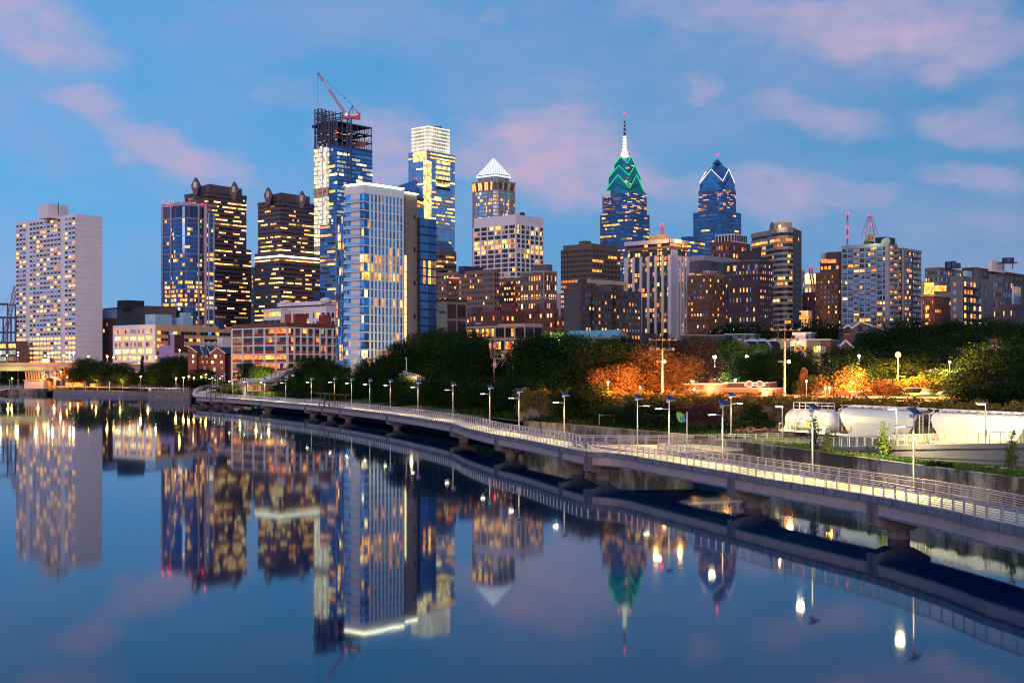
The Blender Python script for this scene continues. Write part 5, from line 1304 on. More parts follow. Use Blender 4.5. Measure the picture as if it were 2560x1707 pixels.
# 23 red & white stepped, 24 fins, 25 brown hotel, 26 purple brick -------------
B = Bld('apartment_tower','red brick and white trimmed tower with stepped top right of the white neon tower',1776,1822,1876,603,1000, BRICK); B.grid(B.fl,.05,.95,30,B.zt-2,7,14,.5,.5,.3,'oyod',[GLK,GLP]); B.grid(B.fr,.05,.95,30,B.zt-2,7,14,.5,.5,.15,'oyod',[GLK,GLP]); B.done(40)
_, q = pent(B,'',1788,1836,1868,584,1008,m_=TRIM); 
b = MB(); fz = face(q[0],q[1]); 
for fz in (face(q[0],q[1]),face(q[1],q[2])):
    for c in range(6): b.fbox(fz, fz[4]*(c+.2)/6, fz[4]*(c+.8)/6, B.zt+1, Z(587,1008), 0, .3, GLK)
B.part('upper_window', b)
B = Bld('office_building','low grey office with closely spaced vertical fins',1724,1760,1850,638,900, STN)
b = MB()
for f, n in ((B.fl,14),(B.fr,34)):
    for k in range(n): b.fbox(f, f[4]*(k+.3)/n, f[4]*(k+.85)/n, B.zt-12, B.zt-3.5, 0, .2, GLK)
B.part('fin_panel', b); B.bands([B.fl,B.fr],Z(690,900),B.zt-12,3,.6,2,.7,'yyod',GLK)
BR3 = mat('orange_brown_brick', (.27,.135,.09), .9, 0, .15, .3)
B = apt('hotel','brown brick hotel with stone top storeys behind the park trees',1718,1772,1812,687,680,BR3,7,6,17,.2,fw=.3,fh=.42,pal='yowo',dark=[GLK,GLP,GL]); B.done(100)
_, q = pent(B,'',1754,1786,1806,681,684,m_=TAN,name='stone_top'); pent(B,'',1757,1774,1796,676,690,m_=STN)
PB = mat('purple_brown_brick', (.10,.065,.085), .9, 0, .15, .3)
B = apt('apartment_building','big dark purple-brown brick apartment block with arched upper windows',1811,1899,1932,650,640,PB,10,6,18,.22,fw=.3,fh=.42,pal='yyoyo',dark=[GLK,GLP,GL],n=100); B.done(100)
_, q = pent(B,'',1849,1895,1903,625,648); b = MB()
b.fbox(B.fl,-.3,B.fl[4]+.3,B.zt-7,B.zt-6.4,0,.4,GREY); b.fbox(B.fr,-.3,B.fr[4]+.3,B.zt-7,B.zt-6.4,0,.4,GREY); b.fbox(B.fl,-.3,B.fl[4]+.3,B.zt-.5,B.zt+.3,-.3,.5,GREY); b.fbox(B.fr,-.3,B.fr[4]+.3,B.zt-.5,B.zt+.3,-.3,.5,GREY)
b.fbox(B.fl,.2*B.fl[4],B.fl[4],8,Z(710,640),0,3,PB); B.part('string_course', b)
B.grid(B.fl,.22,.98,12,Z(712,640),8,9,.3,.4,.22,'yyoy',[GLK,GLP]); B.win = [(f,cs,cz,ww,wh,m_) for f,cs,cz,ww,wh,m_ in B.win]; B.done(60, pr=3.1)
b = MB()
for a0 in (.12,.30,.70,.9):
    for z in (B.zt-5,): b.fbox(B.fl, a0*B.fl[4]-.9, a0*B.fl[4]+.9, z, z+3.4, 0, .15, GREY); b.fbox(B.fl, a0*B.fl[4]-.5, a0*B.fl[4]+.5, z+.3, z+2.8, 0, .25, YEL if a0 in (.12,.3) else GLP)
B.part('arched_window', b)
# 27 curved banded tower ---------------------------------------------------------
D = 760.; CRB = mat('cream_band', (.55,.45,.38), .8, 0, .07, .2)
root = thing('apartment_tower', 'curved cream-banded tower with orange lit floors and a blank grey end', 'building', (X(1940,D+10),D+10,8), )
B = Bld.__new__(Bld); B.root = root; B.D = D; B.win = []; zt = Z(570,D)
us = [1879.5,1893,1906,1919,1931,1944,1957,1969,1981]; dd = [34,27,21,16,9,3,0,-1,2]
arc = [Vector((X(u,D+d), D+d)) for u, d in zip(us, dd)]; end = Vector((X(2003,D+24), D+24)); bk = Vector((X(1905,D+70), D+70))
b = MB(); b.prism(arc+[end,bk], 8, zt-1, GL, mt=ROOF); b.build('wall', root)
fa = [face(arc[i],arc[i+1]) for i in range(8)]; b = MB(); n = 27
for r in range(n+1):
    z = 8+r*(zt-10)/n
    for f in fa: b.fbox(f, -.1, f[4]+.1, z-.75, z+.75, -.1, .5, CRB)
for f in fa: b.fbox(f, -.1, f[4]+.1, zt-2.5, zt, -.2, .6, CRB)
b.build('cream_band', root)
B.bands(fa, 8, zt-2, n, .5, 1.7, .4, 'oyoyd', [GLK,GLK,GL], rowlit=lambda r: {26:.05,25:.85,24:.5,21:.35,20:.1,18:.4,17:.5,14:.5,5:.85,4:.75,2:.3}.get(r,.08), run=4)
b = MB(); fe = face(arc[-1], end); b.prism([arc[-1]+Vector((0,-.3)),end+Vector((.2,-.2)),end+Vector((-4,20)),arc[-1]+Vector((-4,20))], 8, zt+.5, mat('concrete_end',(.26,.22,.20),.85,0,.1,.15)); b.build('end_wall', root)
for k in range(18): B.win.append((face(arc[-1]+Vector((0,-.3)),end+Vector((.2,-.2))), fe[4]*.42, zt-5-k*3.5, 1.1, 1.5, pick(.08,'yo',GLK))); B.win.append((face(arc[-1]+Vector((0,-.3)),end+Vector((.2,-.2))), fe[4]*.66, zt-5-k*3.5, 1.1, 1.5, YEL if k == 0 else GLK))
B.done(40)
b = MB(); pz = [Vector((X(1924,D+20),D+20)),Vector((X(1936,D+8),D+8)),Vector((X(1957,D+4),D+4)),Vector((X(1980,D+6),D+6)),Vector((X(1980,D+30),D+30)),Vector((X(1924,D+40),D+40))]; b.prism(pz, zt-1.5, Z(553,D), CRB, mt=ROOF)
for u in (1929,1948,1968): b.box((X(u,D+15),D+15,Z(552,D)),(1,1,1.6),DSTEEL)
b.build('penthouse', root); b = MB(); b.ball((X(1949.5,D+2),D+2,Z(565.5,D)),1.0,WHT); b.build('roof_lamp', root); point('roof_lamp',(X(1949.5,D-2),D-2,Z(566,D)),1500,(1,.6,.25),.5,root)
# 28.. brick tower & friends -----------------------------------------------------
B = apt('apartment_tower','brown brick tower with dark set-back top between the curved and the gridded towers',2039,2096,2107,679,700,BR3,6,2,20,.16,fw=.26,fh=.4,pal='yowo',dark=[GLK,GLP]); B.done(80)
b_, q = pent(B,'',2050,2098,2106,651,706,m_=DBRICK,name='upper_block'); B.win = []
for c in range(5): B.win.append((face(q[0],q[1]), (c+.5)/5*face(q[0],q[1])[4], Z(668,706), 1.4, 1.8, pick(.6,'oy',GLK)))
B.done(5); pent(B,'',2065,2099,2106,629,712,m_=DBRICK); pent(B,'',2052,2060,2066,633,760,z0=60,m_=CREAM,name='stone_turret')
b = MB(); b.box((X(2071,705),704.5,Z(653,705)),(8,.5,2),ORA); B.part('lit_terrace', b)
B = apt('brick_building','dark red wall building low between the curved and the brown brick towers',2006,2030,2046,731,820,mat('maroon_brick',(.15,.055,.07),.9,0,.1,.3),4,3,9,.12,fw=.25,fh=.35); B.done(10)
B = apt('office_tower','pale stone classical tower glimpsed left of the crane between towers',1998,2007,2012,675,1500,STN,3,2,18,.1); B.done(5)
B = apt('office_tower','yellow lit stone building with clock-like bright square and small finial',2013,2034,2042,693,1650,CREAM,6,2,12,.9,pal='yywd',fw=.6,fh=.5); B.done(10)
b = MB(); b.box((X(2023,1645),1645,Z(697,1645)),(16,2,12),WHT); b.tube((X(2020,1660),1660,Z(705,1645)),(X(2020,1660),1660,Z(679,1645)),2.6,.3,WHT,6); B.part('lit_finial', b)
t_ = thing('tower_crane','small reddish crane jib far away between the curved and brown towers','crane',(X(2034,1500),1500,8)); b = MB(); lattice(b,(X(2035,1500),1500,Z(730,1500)),(X(2026,1500),1500,Z(670,1500)),3,REDM,12,.7); b.build('jib', t_); b = MB(); b.tube((X(2035,1500),1500,8),(X(2035,1500),1500,Z(728,1500)),1.5,1.5,DSTEEL,6); b.build('mast', t_); b = MB(); b.ball((X(2026,1500),1500,Z(669,1500)),1.4,RED); b.build('beacon', t_)
B = Bld('brick_building','low classical building with a glowing orange cornice beside the curved tower',2003,2020,2030,776,690, CREAM); b = MB(); b.fbox(B.fl,-.5,B.fl[4]+.5,Z(798,690),Z(789,690),0,1.2,ORA); b.fbox(B.fl,-.5,B.fl[4]+.5,B.zt-1,B.zt,-.2,.8,CREAM); B.part('cornice_light', b); point('cornice_lamp',(X(2013,680),682,Z(784,680)),9000,(1,.5,.12),1,B.root)
# 30 gridded apartment tower ---------------------------------------------------------
D = 620.; GW = mat('grey_white_grid', (.42,.42,.46), .8, 0, .08, .3)
B = Bld('apartment_tower','wide grey-white gridded apartment tower with balconies and roof antennas',2106,2222,2243,607,D, GL)
zt, zb = B.zt-1.2, 10.; n = 24; fh = (zt-zb)/n; cols = 8
for r in range(n):
    for c in range(cols):
        m_ = pick(.20,'yyowd',[GLT,GLP,GL,GLT]); bal = c in (2,5)
        for k in range(2): B.win.append((B.fl, (c+.28+.46*k)/cols*B.fl[4], zb+(r+.6)*fh, B.fl[4]/cols*.40, fh*(.5), m_ if rnd.random() < .8 else pick(.2,'yo',[GLT,GL])))
b = MB(); B.ribs(B.fl,0,1,zb-2,zt,cols,.45,.5,GW,mb=b); B.slabs([B.fl],zb,zt,n,.75,.35,GW,mb=b); b.fbox(B.fl,-.3,B.fl[4]+.3,zt-.6,B.zt,-.3,.6,GW); B.ribs(B.fr,0,1,zb-2,zt,2,1.0,.5,GW,mb=b); B.slabs([B.fr],zb,zt,n,.5,.4,GW,mb=b); b.fbox(B.fl,B.fl[4]-1.6,B.fl[4]+.2,zb,B.zt,0,.7,GW); B.part('concrete_grid', b)
for r in range(n):
    for c in (1,2): B.win.append((B.fr, (c-.5)/2*B.fr[4], zb+(r+.6)*fh, B.fr[4]*.3, fh*.5, pick(.35,'ooyd',[GLK,GL])))
B.done(100)
for r in range(n):
    z = zb+r*fh
    b = MB()
    for c in (2,5): b.fbox(B.fl, B.fl[4]*c/cols+.3, B.fl[4]*(c+1)/cols-.2, z, z+1.2, .2, 1.4, GW)
    b.fbox(B.fr, B.fr[4]*.1, B.fr[4]*.45, z, z+1.1, .2, 1.5, GW); b.fbox(B.fr, B.fr[4]*.62, B.fr[4]*.95, z, z+1.1, .2, 1.5, GW); tag(B.part('balcony_row', b))
GRC = mat('green_copper', (.05,.16,.12), .6, .2, .1, .5)
bo, q = pent(B,'',2188,2215,2238,592,D+14,m_=DARKM); b = MB(); gq = B.sub(2156,2172,2190,D+12); b.prism(gq, B.zt, Z(590,D+12), GRC, top=[((gq[0]+gq[2])/2)+(p-(gq[0]+gq[2])/2)*.35 for p in gq]); B.part('copper_roof', b); b = MB(); b.fbox(face(gq[0],gq[1]),2,5,B.zt+2,B.zt+5,-2,.2,DIM); B.part('roof_window', b)
point('roof_lamp',(X(2178,D+4),D+2,Z(595,D)),1500,(.8,1,.4),.5,B.root)
b = MB(); xx = X(2216,D+4); b.tube((xx,D+4,Z(604,D)),(xx-.5,D+3.3,Z(602,D)),.3,2.2,GW,12); B.part('satellite_dish', b)
WRM = mat('red_white_mast', (.35,.22,.30), .6, 0, .3, .8)
b = MB(); lattice(b,(X(2118.6,D+6),D+6,B.zt-1),(X(2118.6,D+6),D+6,Z(536,D+6)),.6,WRM,26,.09); B.part('antenna', b)
b = MB(); pz = Vector((X(2174.5,D+18),D+18,Z(590,D+18))); 
for sx_, sy_ in ((-3.3,-3.3),(3.3,-3.3),(3.3,3.3),(-3.3,3.3)): b.beam(pz+Vector((sx_,sy_,0)),pz+Vector((sx_*.2,sy_*.2,9.6*1.0+0)),.22,.22,WRM); b.beam(pz+Vector((sx_*.2,sy_*.2,9.6)),pz+Vector((0,0,Z(542,D+18)-pz.z)),.3,.3,WRM)
for k in range(8):
    t = k/8; w_ = 3.3*(1-t*.8); z = 9.6*t; b.beam(pz+Vector((-w_,-w_,z)),pz+Vector((w_*.9,-w_*.9,z+1.3)),.13,.13,WRM); b.beam(pz+Vector((w_,-w_,z)),pz+Vector((-w_*.9,-w_*.9,z+1.3)),.13,.13,WRM)
B.part('antenna', b); beacons(B, ((2118.6,534.5,D+6),(2118.6,570,D+6),(2118.6,592.5,D+6),(2174.5,539,D+18),(2175.5,561,D+18)), .5)
B = Bld('apartment_tower','narrower darker balcony tower joined to the right of the gridded tower',2236,2255,2303,620,D+22, mat('dark_grey_wall',(.10,.09,.10),.85,0,.1,.3))
n = 23; zt = B.zt-1; fh = (zt-10)/n
B.grid(B.fr,.02,.98,10,zt,9,n,.62,.5,.28,'oyoyw',[GLT,GLK,GLP]); B.grid(B.fl,.1,.9,10,zt,3,n,.6,.5,.4,'oyo',[GLK]); B.done(100)
b = MB(); B.slabs([B.fr],10,zt,n,.55,.3,GW,mb=b); b.fbox(B.fr,0,1.6,8,B.zt,0,.5,mat('warm_grey_pier',(.4,.35,.33),.8,0,0)); b.fbox(B.fr,-.2,B.fr[4]+.2,B.zt-.7,B.zt+.1,-.2,.5,GW)
for a0 in (.48,.60,.72):
    b.fbox(B.fr,a0*B.fr[4],(a0+.06)*B.fr[4],8,B.zt-1,0,.45,GLK)
B.part('floor_frame', b)
for r in range(n):
    b = MB(); z = 10+r*fh
    for a0 in (.52,.64,.76): b.fbox(B.fr,(a0)*B.fr[4],(a0+.07)*B.fr[4],z,z+1.1,.2,1.6,GW)
    for a0 in (.2,.65): b.fbox(B.fl,a0*B.fl[4],(a0+.25)*B.fl[4],z,z+1.1,.2,1.5,GW)
    B.part('balcony_row', b)
# 31 right cluster ---------------------------------------------------------
B = apt('apartment_building','far tan stone block with roof tanks at the right of the skyline',2312,2350,2432,668,900,mat('tan_stone',(.30,.25,.25),.85,0,.1,.2),6,14,9,.25,zb=40,fw=.4,fh=.45,dark=[GLK,GLP]); B.done(60)
b = MB()
for u0, u1, v in ((2365,2375,656),(2377,2388,655),(2389,2399,660)): x0, x1 = X(u0,905), X(u1,905); b.box(((x0+x1)/2,905,(B.zt+Z(v,905))/2),(x1-x0,5,Z(v,905)-B.zt+1),DSTEEL)
B.part('roof_tank', b)
BRN = mat('orange_lit_brick', (.30,.10,.06), .9, 0, .12, .4)
B = apt('brick_building','orange-brown brick block with stepped cream top right of the gridded tower',2304,2336,2378,737,560,BRN,4,8,9,.1,fw=.28,fh=.35,pal='yo'); b = MB()
for k in range(9): B.win.append((B.fl,B.fl[4]*.45,12+k*3.6,1.6,1.7,YEL))
B.done(60); b.fbox(B.fr,-.3,B.fr[4]+.3,B.zt-.6,B.zt+.4,-.3,.5,CREAM); b.fbox(B.fl,-.3,B.fl[4]+.3,B.zt-.6,B.zt+.4,-.3,.5,CREAM); B.part('cornice', b)
_, q = pent(B,'',2303,2330,2376,726,566,m_=CREAM); pent(B,'',2303,2314,2345,703,572,m_=CREAM); b = MB(); f = face(q[0],q[1]); 
for a0 in (.25,.7): b.fbox(f,a0*f[4],a0*f[4]+2.2,B.zt+.2,B.zt+1.6,0,.2,YEL)
b.box((X(2321,560),559,Z(722,560)),(4,.4,5),YEL); b.box((X(2340,563),562,Z(720,560)),(8,.4,2.5),YEL); B.part('lit_window', b)
point('wall_lamp',(X(2340,548),548,22),9000,(1,.35,.08),1,B.root)
GC2 = mat('cool_grey_block', (.30,.28,.31), .85, 0, .08, .2)
B = Bld('apartment_building','grey concrete block with stacks of orange lit balconies, near the right edge',2376,2407,2482,690,520, GC2)
b = MB(); b.fbox(B.fr,.02*B.fr[4],.42*B.fr[4],10,B.zt-5,0,.05,DBRICK); B.part('balcony_recess', b)
for r in range(12):
    z = 11+r*(B.zt-13)/12; b = MB(); b.fbox(B.fr,.02*B.fr[4],.44*B.fr[4],z,z+.9,.1,1.5,DARKM); B.part('balcony', b)
    for a0, p in ((.07,.7),(.17,.2),(.27,.95),(.37,.7),(.56,.6),(.74,.5)): B.win.append((B.fr,a0*B.fr[4],z+2.2,1.5,1.7,pick(p,'oyoy' if a0 < .5 else 'ybyw',[GLK,GLT])))
    B.win.append((B.fl,.35*B.fl[4],z+2,1.3,1.5,rnd.choice([GLK,GLP,DIM])))
B.done(100, pr=.2); pent(B,'',2407,2418,2430,677,530,m_=CYAN); pent(B,'',2434,2444,2456,672,535,m_=GREY)
B = apt('apartment_building','old grey stone building with arched windows at the right of the balcony block',2478,2506,2532,693,560,GREY,5,4,10,.12,fw=.35,fh=.5,dark=[GLK,GLP]); B.done(60); pent(B,'',2472,2490,2512,685,575,m_=GREY)
B = apt('apartment_building','wide dark brown block with a roof water tank behind at the right edge',2405,2440,2640,668,720,mat('dark_brown_brick',(.15,.10,.09),.9,0,.1,.3),3,18,10,.08,zb=30); B.done(40)
_, q = pent(B,'',2471,2480,2512,651,730,m_=TRIM); b = MB(); x = X(2520,728); b.tube((x,728,B.zt+3),(x,728,Z(645,728)),3.2,3.2,DSTEEL,12)
for sx_ in (-2.6,2.6): b.beam((x+sx_,728,B.zt-.5),(x+sx_,728,B.zt+3),.4,.4,DSTEEL)
b.box((x,728,B.zt+3),(9,6,.5),DSTEEL); B.part('water_tank', b); point('roof_lamp',(X(2552,700),700,Z(667,700)),3000,(1,.6,.2),1,B.root)
B = Bld('apartment_building','white-banded apartment block at the right edge above the dark trees',2530,2534,2556,716,520, WHITE); B.bands([B.fr],12,B.zt,11,.55,1.6,.15,'yod',[GLT,GL]); 
B = apt('apartment_building','dark brick block cut by the right edge of the picture',2552,2558,2640,712,500,DBRICK,0,8,11,.12,fw=.3,fh=.4); B.done(30)
B = apt('apartment_building','low dark brick block under the old grey stone building at right',2500,2532,2560,760,470,DBRICK,5,4,6,.15,fw=.3,fh=.4); B.done(30)
# ================================================================ TREES
def leafmat(name, c, v=.5):
    m = mat(name, c, .75, 0, v, .35, spec=.04); t = m.node_tree; b = t.nodes['Principled BSDF']
    return m
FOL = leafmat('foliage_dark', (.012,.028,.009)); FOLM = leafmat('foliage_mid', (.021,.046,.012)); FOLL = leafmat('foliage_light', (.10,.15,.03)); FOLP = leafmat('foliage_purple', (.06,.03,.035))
FOLO = leafmat('foliage_orange_lit', (.17,.085,.03)); BARK = mat('bark', (.11,.08,.06), .9, 0, .3, 2); GRS = leafmat('weed_green', (.10,.17,.03))  # orange leaves carry the sodium lamp glow in their colour
def crown_mesh(seed, lobes, nleaf, leaf, m_, name='crown', shell=.55):
    """leaf clumps spread through several lobes; crown is about 1 wide and 1 high, base at z=0"""
    r = np.random.RandomState(seed); L = np.array(lobes); vol = L[:,3]**2; pi = r.choice(len(L), nleaf, p=vol/vol.sum())
    d = r.normal(size=(nleaf,3)); d /= np.linalg.norm(d,axis=1)[:,None]
    # twiggy unevenness: push radius by a lumpy direction function
    ph = r.rand(6)*6.28; lump = 1+.16*np.sin(d[:,0]*5+ph[0]+pi)*np.sin(d[:,1]*6+ph[1])+.12*np.sin(d[:,2]*9+ph[2]+pi*2)
    rad = (shell+(1-shell)*r.rand(nleaf)**.5)*lump
    c = L[pi,:3]+d*L[pi,3:4]*rad[:,None]*np.stack([np.ones(nleaf)]*2+[L[pi,4]],1)
    nrm = d+r.normal(size=(nleaf,3))*.7+np.array([0,0,.35]); nrm /= np.linalg.norm(nrm,axis=1)[:,None]
    t = np.cross(nrm, r.normal(size=(nleaf,3))); t /= np.linalg.norm(t,axis=1)[:,None]; u = np.cross(nrm,t)
    s = leaf*(.6+.8*r.rand(nleaf))[:,None]
    v = np.stack([c-t*s, c-u*s*.55, c+t*s, c+u*s*.55],1).reshape(-1,3)
    v[:,2] = np.maximum(v[:,2], .0)
    me = bpy.data.meshes.new(name); me.vertices.add(len(v)); me.vertices.foreach_set('co', v.ravel())
    me.loops.add(len(v)); me.loops.foreach_set('vertex_index', np.arange(len(v))); me.polygons.add(nleaf)
    me.polygons.foreach_set('loop_start', np.arange(0,len(v),4)); me.polygons.foreach_set('loop_total', np.full(nleaf,4)); me.materials.append(m_); me.update(); return me
def blob_lobes(seed, n, w=.5, top=1., base=.12, flat_=.8, kind='broad'):
    r = random.Random(seed); out = []
    for k in range(n):
        if kind == 'broad':
            z = base+.12+r.random()*(top-base-.3); rr = w*math.sqrt(max(.05,1-((z-.45)/.62)**2))*.62; a = k*2.4+r.random(); out.append((rr*math.cos(a), rr*math.sin(a), z, .19+.07*r.random(), flat_))
        elif kind == 'cone':
            z = .12+.8*k/n; rr = w*(1-z)*.6; a = k*2.4; out.append((rr*math.cos(a), rr*math.sin(a), z, .06+.20*(1-z), .8))
        elif kind == 'column':
            z = .1+.8*k/n; out.append((.04*math.cos(k*2.4), .04*math.sin(k*2.4), z, .17*(1-.5*abs(z-.45)), 1.4))
    if kind == 'broad': out.append((0,0,.5,.33,.9)); out.append((0,0,.76,.22,.8))
    return out
CM = {}
def crown(kind, variant, m_):
    key = (kind, variant, m_.name)
    if key not in CM:
        if kind == 'broad': me = crown_mesh(variant*7+1, blob_lobes(variant, 17), 15000, .0155, m_)
        elif kind == 'big': me = crown_mesh(variant*7+2, blob_lobes(variant+20, 22), 26000, .0115, m_)
        elif kind == 'small': me = crown_mesh(variant*7+3, blob_lobes(variant+40, 9), 2200, .035, m_, shell=.3)
        elif kind == 'cone': me = crown_mesh(variant*7+4, blob_lobes(variant, 14, .42, kind='cone'), 6000, .022, m_)
        elif kind == 'sapling': me = crown_mesh(variant*7+9, [(.08*math.cos(k*2.4),.08*math.sin(k*2.4),.1+.85*k/8,.26*(1-.75*k/8),1.0) for k in range(8)], 420, .045, m_, shell=.1)
        elif kind == 'column': me = crown_mesh(variant*7+5, blob_lobes(variant, 10, kind='column'), 4000, .022, m_)
        elif kind == 'open': me = crown_mesh(variant*7+6, blob_lobes(variant+60, 12, .6), 4200, .024, m_, shell=.15)
        else: me = crown_mesh(variant*7+8, [(math.cos(k)*.25, math.sin(k)*.25, .3+.1*(k % 2), .28, .9) for k in range(6)], 2200, .04, m_, shell=.4)
        CM[key] = me
    return CM[key]
TM = {}
def trunk(variant):
    if variant not in TM:
        r = random.Random(variant); b = MB(); b.tube((0,0,-.02),(0.01,0,.34),.026,.017,BARK,8)
        for k in range(7):
            a = k*2.4; z0 = .2+.05*k; q = Vector((.26*math.cos(a), .26*math.sin(a), z0+.22+.1*r.random())); mq = Vector((.1*math.cos(a),.1*math.sin(a),z0+.12)); b.tube((0.01,0,z0-.03), mq, .012,.009,BARK,5); b.tube(mq, q, .009,.003,BARK,5)
        b.tube((.01,0,.34),(.0,.02,.85),.017,.004,BARK,6)
        me = bpy.data.meshes.new('trunk'); me.from_pydata([tuple(v) for v in b.v],[],b.f); me.materials.append(BARK); TM[variant] = me
    return TM[variant]
def tree(u, v, D, w, label, kind='broad', m_=None, z0=None, group=None, var=None, name='tree', cat='tree', lift=.22, xy=None):
    """tree at depth D whose top reaches picture row v; w = crown width in metres"""
    m_ = m_ or FOL; x = X(u, D) if xy is None else xy[0]; zt = Z(v, D); z0 = ground_z(x, D) if z0 is None else z0; h = max(zt-z0, 1.5)
    t_ = thing(name, label, cat, (x, D, z0), group); var = rnd.randint(0,3) if var is None else var
    if lift > 0:
        o = bpy.data.objects.new('trunk', trunk(var)); C.objects.link(o); o.parent = t_; o.scale = (min(h,w*1.3),min(h,w*1.3),h)
    o = bpy.data.objects.new('crown', crown(kind, var, m_)); C.objects.link(o); o.parent = t_; o.location = (0,0,h*lift*.8); sc_ = w/.95
    o.scale = (sc_, sc_, h*(1-lift*.8)*1.06); o.rotation_euler = (0,0,rnd.random()*6.28)
    return t_
def ground_z(x, y):
    # distance inland along GD from the shoreline
    best = None
    for i in range(1, len(shore)-1):
        ax, ay = shore[i]; bx, by = shore[i+1]; ex, ey = bx-ax, by-ay; det = ex*(-GD.y)+ey*GD.x
        if abs(det) < 1e-9: continue
        s_ = ((x-ax)*(-GD.y)+(y-ay)*GD.x)/det; d = (ex*(y-ay)-ey*(x-ax))/det
        if -.001 <= s_ <= 1.001 and d > -.5:
            d = max(d, 0); kk = [float(np.interp(d, dist, [float(hz(k, py, px)) for k in range(nk)])) for (px, py) in (shore[i], shore[i+1])]
            z = kk[0]*(1-s_)+kk[1]*s_; best = (z, d) if best is None or d < best[1] else best
    return best[0] if best else 3.5
G_ = 'dark trees behind the boardwalk'
# --- wooded bank behind the boardwalk, left to right
def shoreD(u, off):
    best = min((i for i in range(len(S)) if S[i].y < 560), key=lambda i: abs(CX+F*(S[i].x+normal(i,S).x*off)/(S[i].y+normal(i,S).y*off)-u)); return S[best].y+normal(best,S).y*off
bank = [(738,918,500,13),(760,908,470,14),(788,893,440,15),(815,897,420,13),(838,905,400,12),(858,893,395,13),(880,900,385,11),(905,898,370,12),(930,893,360,13),(955,889,350,13),(985,892,345,12),(1008,908,330,10),
 (1030,856,340,16),(1062,846,330,17),(1098,829,322,20),(1138,826,312,22),(1178,846,305,15),(1212,872,300,11),(1245,902,292,10),(1285,890,282,12),(1320,872,275,12),(1358,852,268,15),(1405,838,262,22),(1447,835,255,22),(1487,852,248,19),(1512,882,240,15)]
for k, (u, v, D, w_) in enumerate(bank):
    big = v < 865; D = shoreD(u, 34+[0,16,8,24][k % 4])
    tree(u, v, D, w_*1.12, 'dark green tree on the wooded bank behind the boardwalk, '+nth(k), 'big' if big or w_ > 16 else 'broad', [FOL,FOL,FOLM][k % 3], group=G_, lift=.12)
# front shrubby layer by the water
fr = [(700,965,485),(730,958,450),(765,952,420),(800,950,400),(845,946,380),(890,944,358),(930,943,345),(975,944,330),(1015,945,318),(1060,950,304),(1105,952,292),(1150,956,282),(1195,962,270),(1240,955,262),(1285,960,254),(1330,968,246),(1372,965,238),(1415,972,232),(1452,978,226),(1490,982,225)]
for k, (u, v, D) in enumerate(fr):
    D = shoreD(u, 24+5*(k % 2)); tree(u, v-[8,20,2,14,6][k % 5], D, 12, 'low dark leafy tree overhanging the water behind the boardwalk, '+nth(k), 'broad', [FOL,FOLM][k % 2], group='low bank trees behind the boardwalk', lift=.0, z0=1.2)
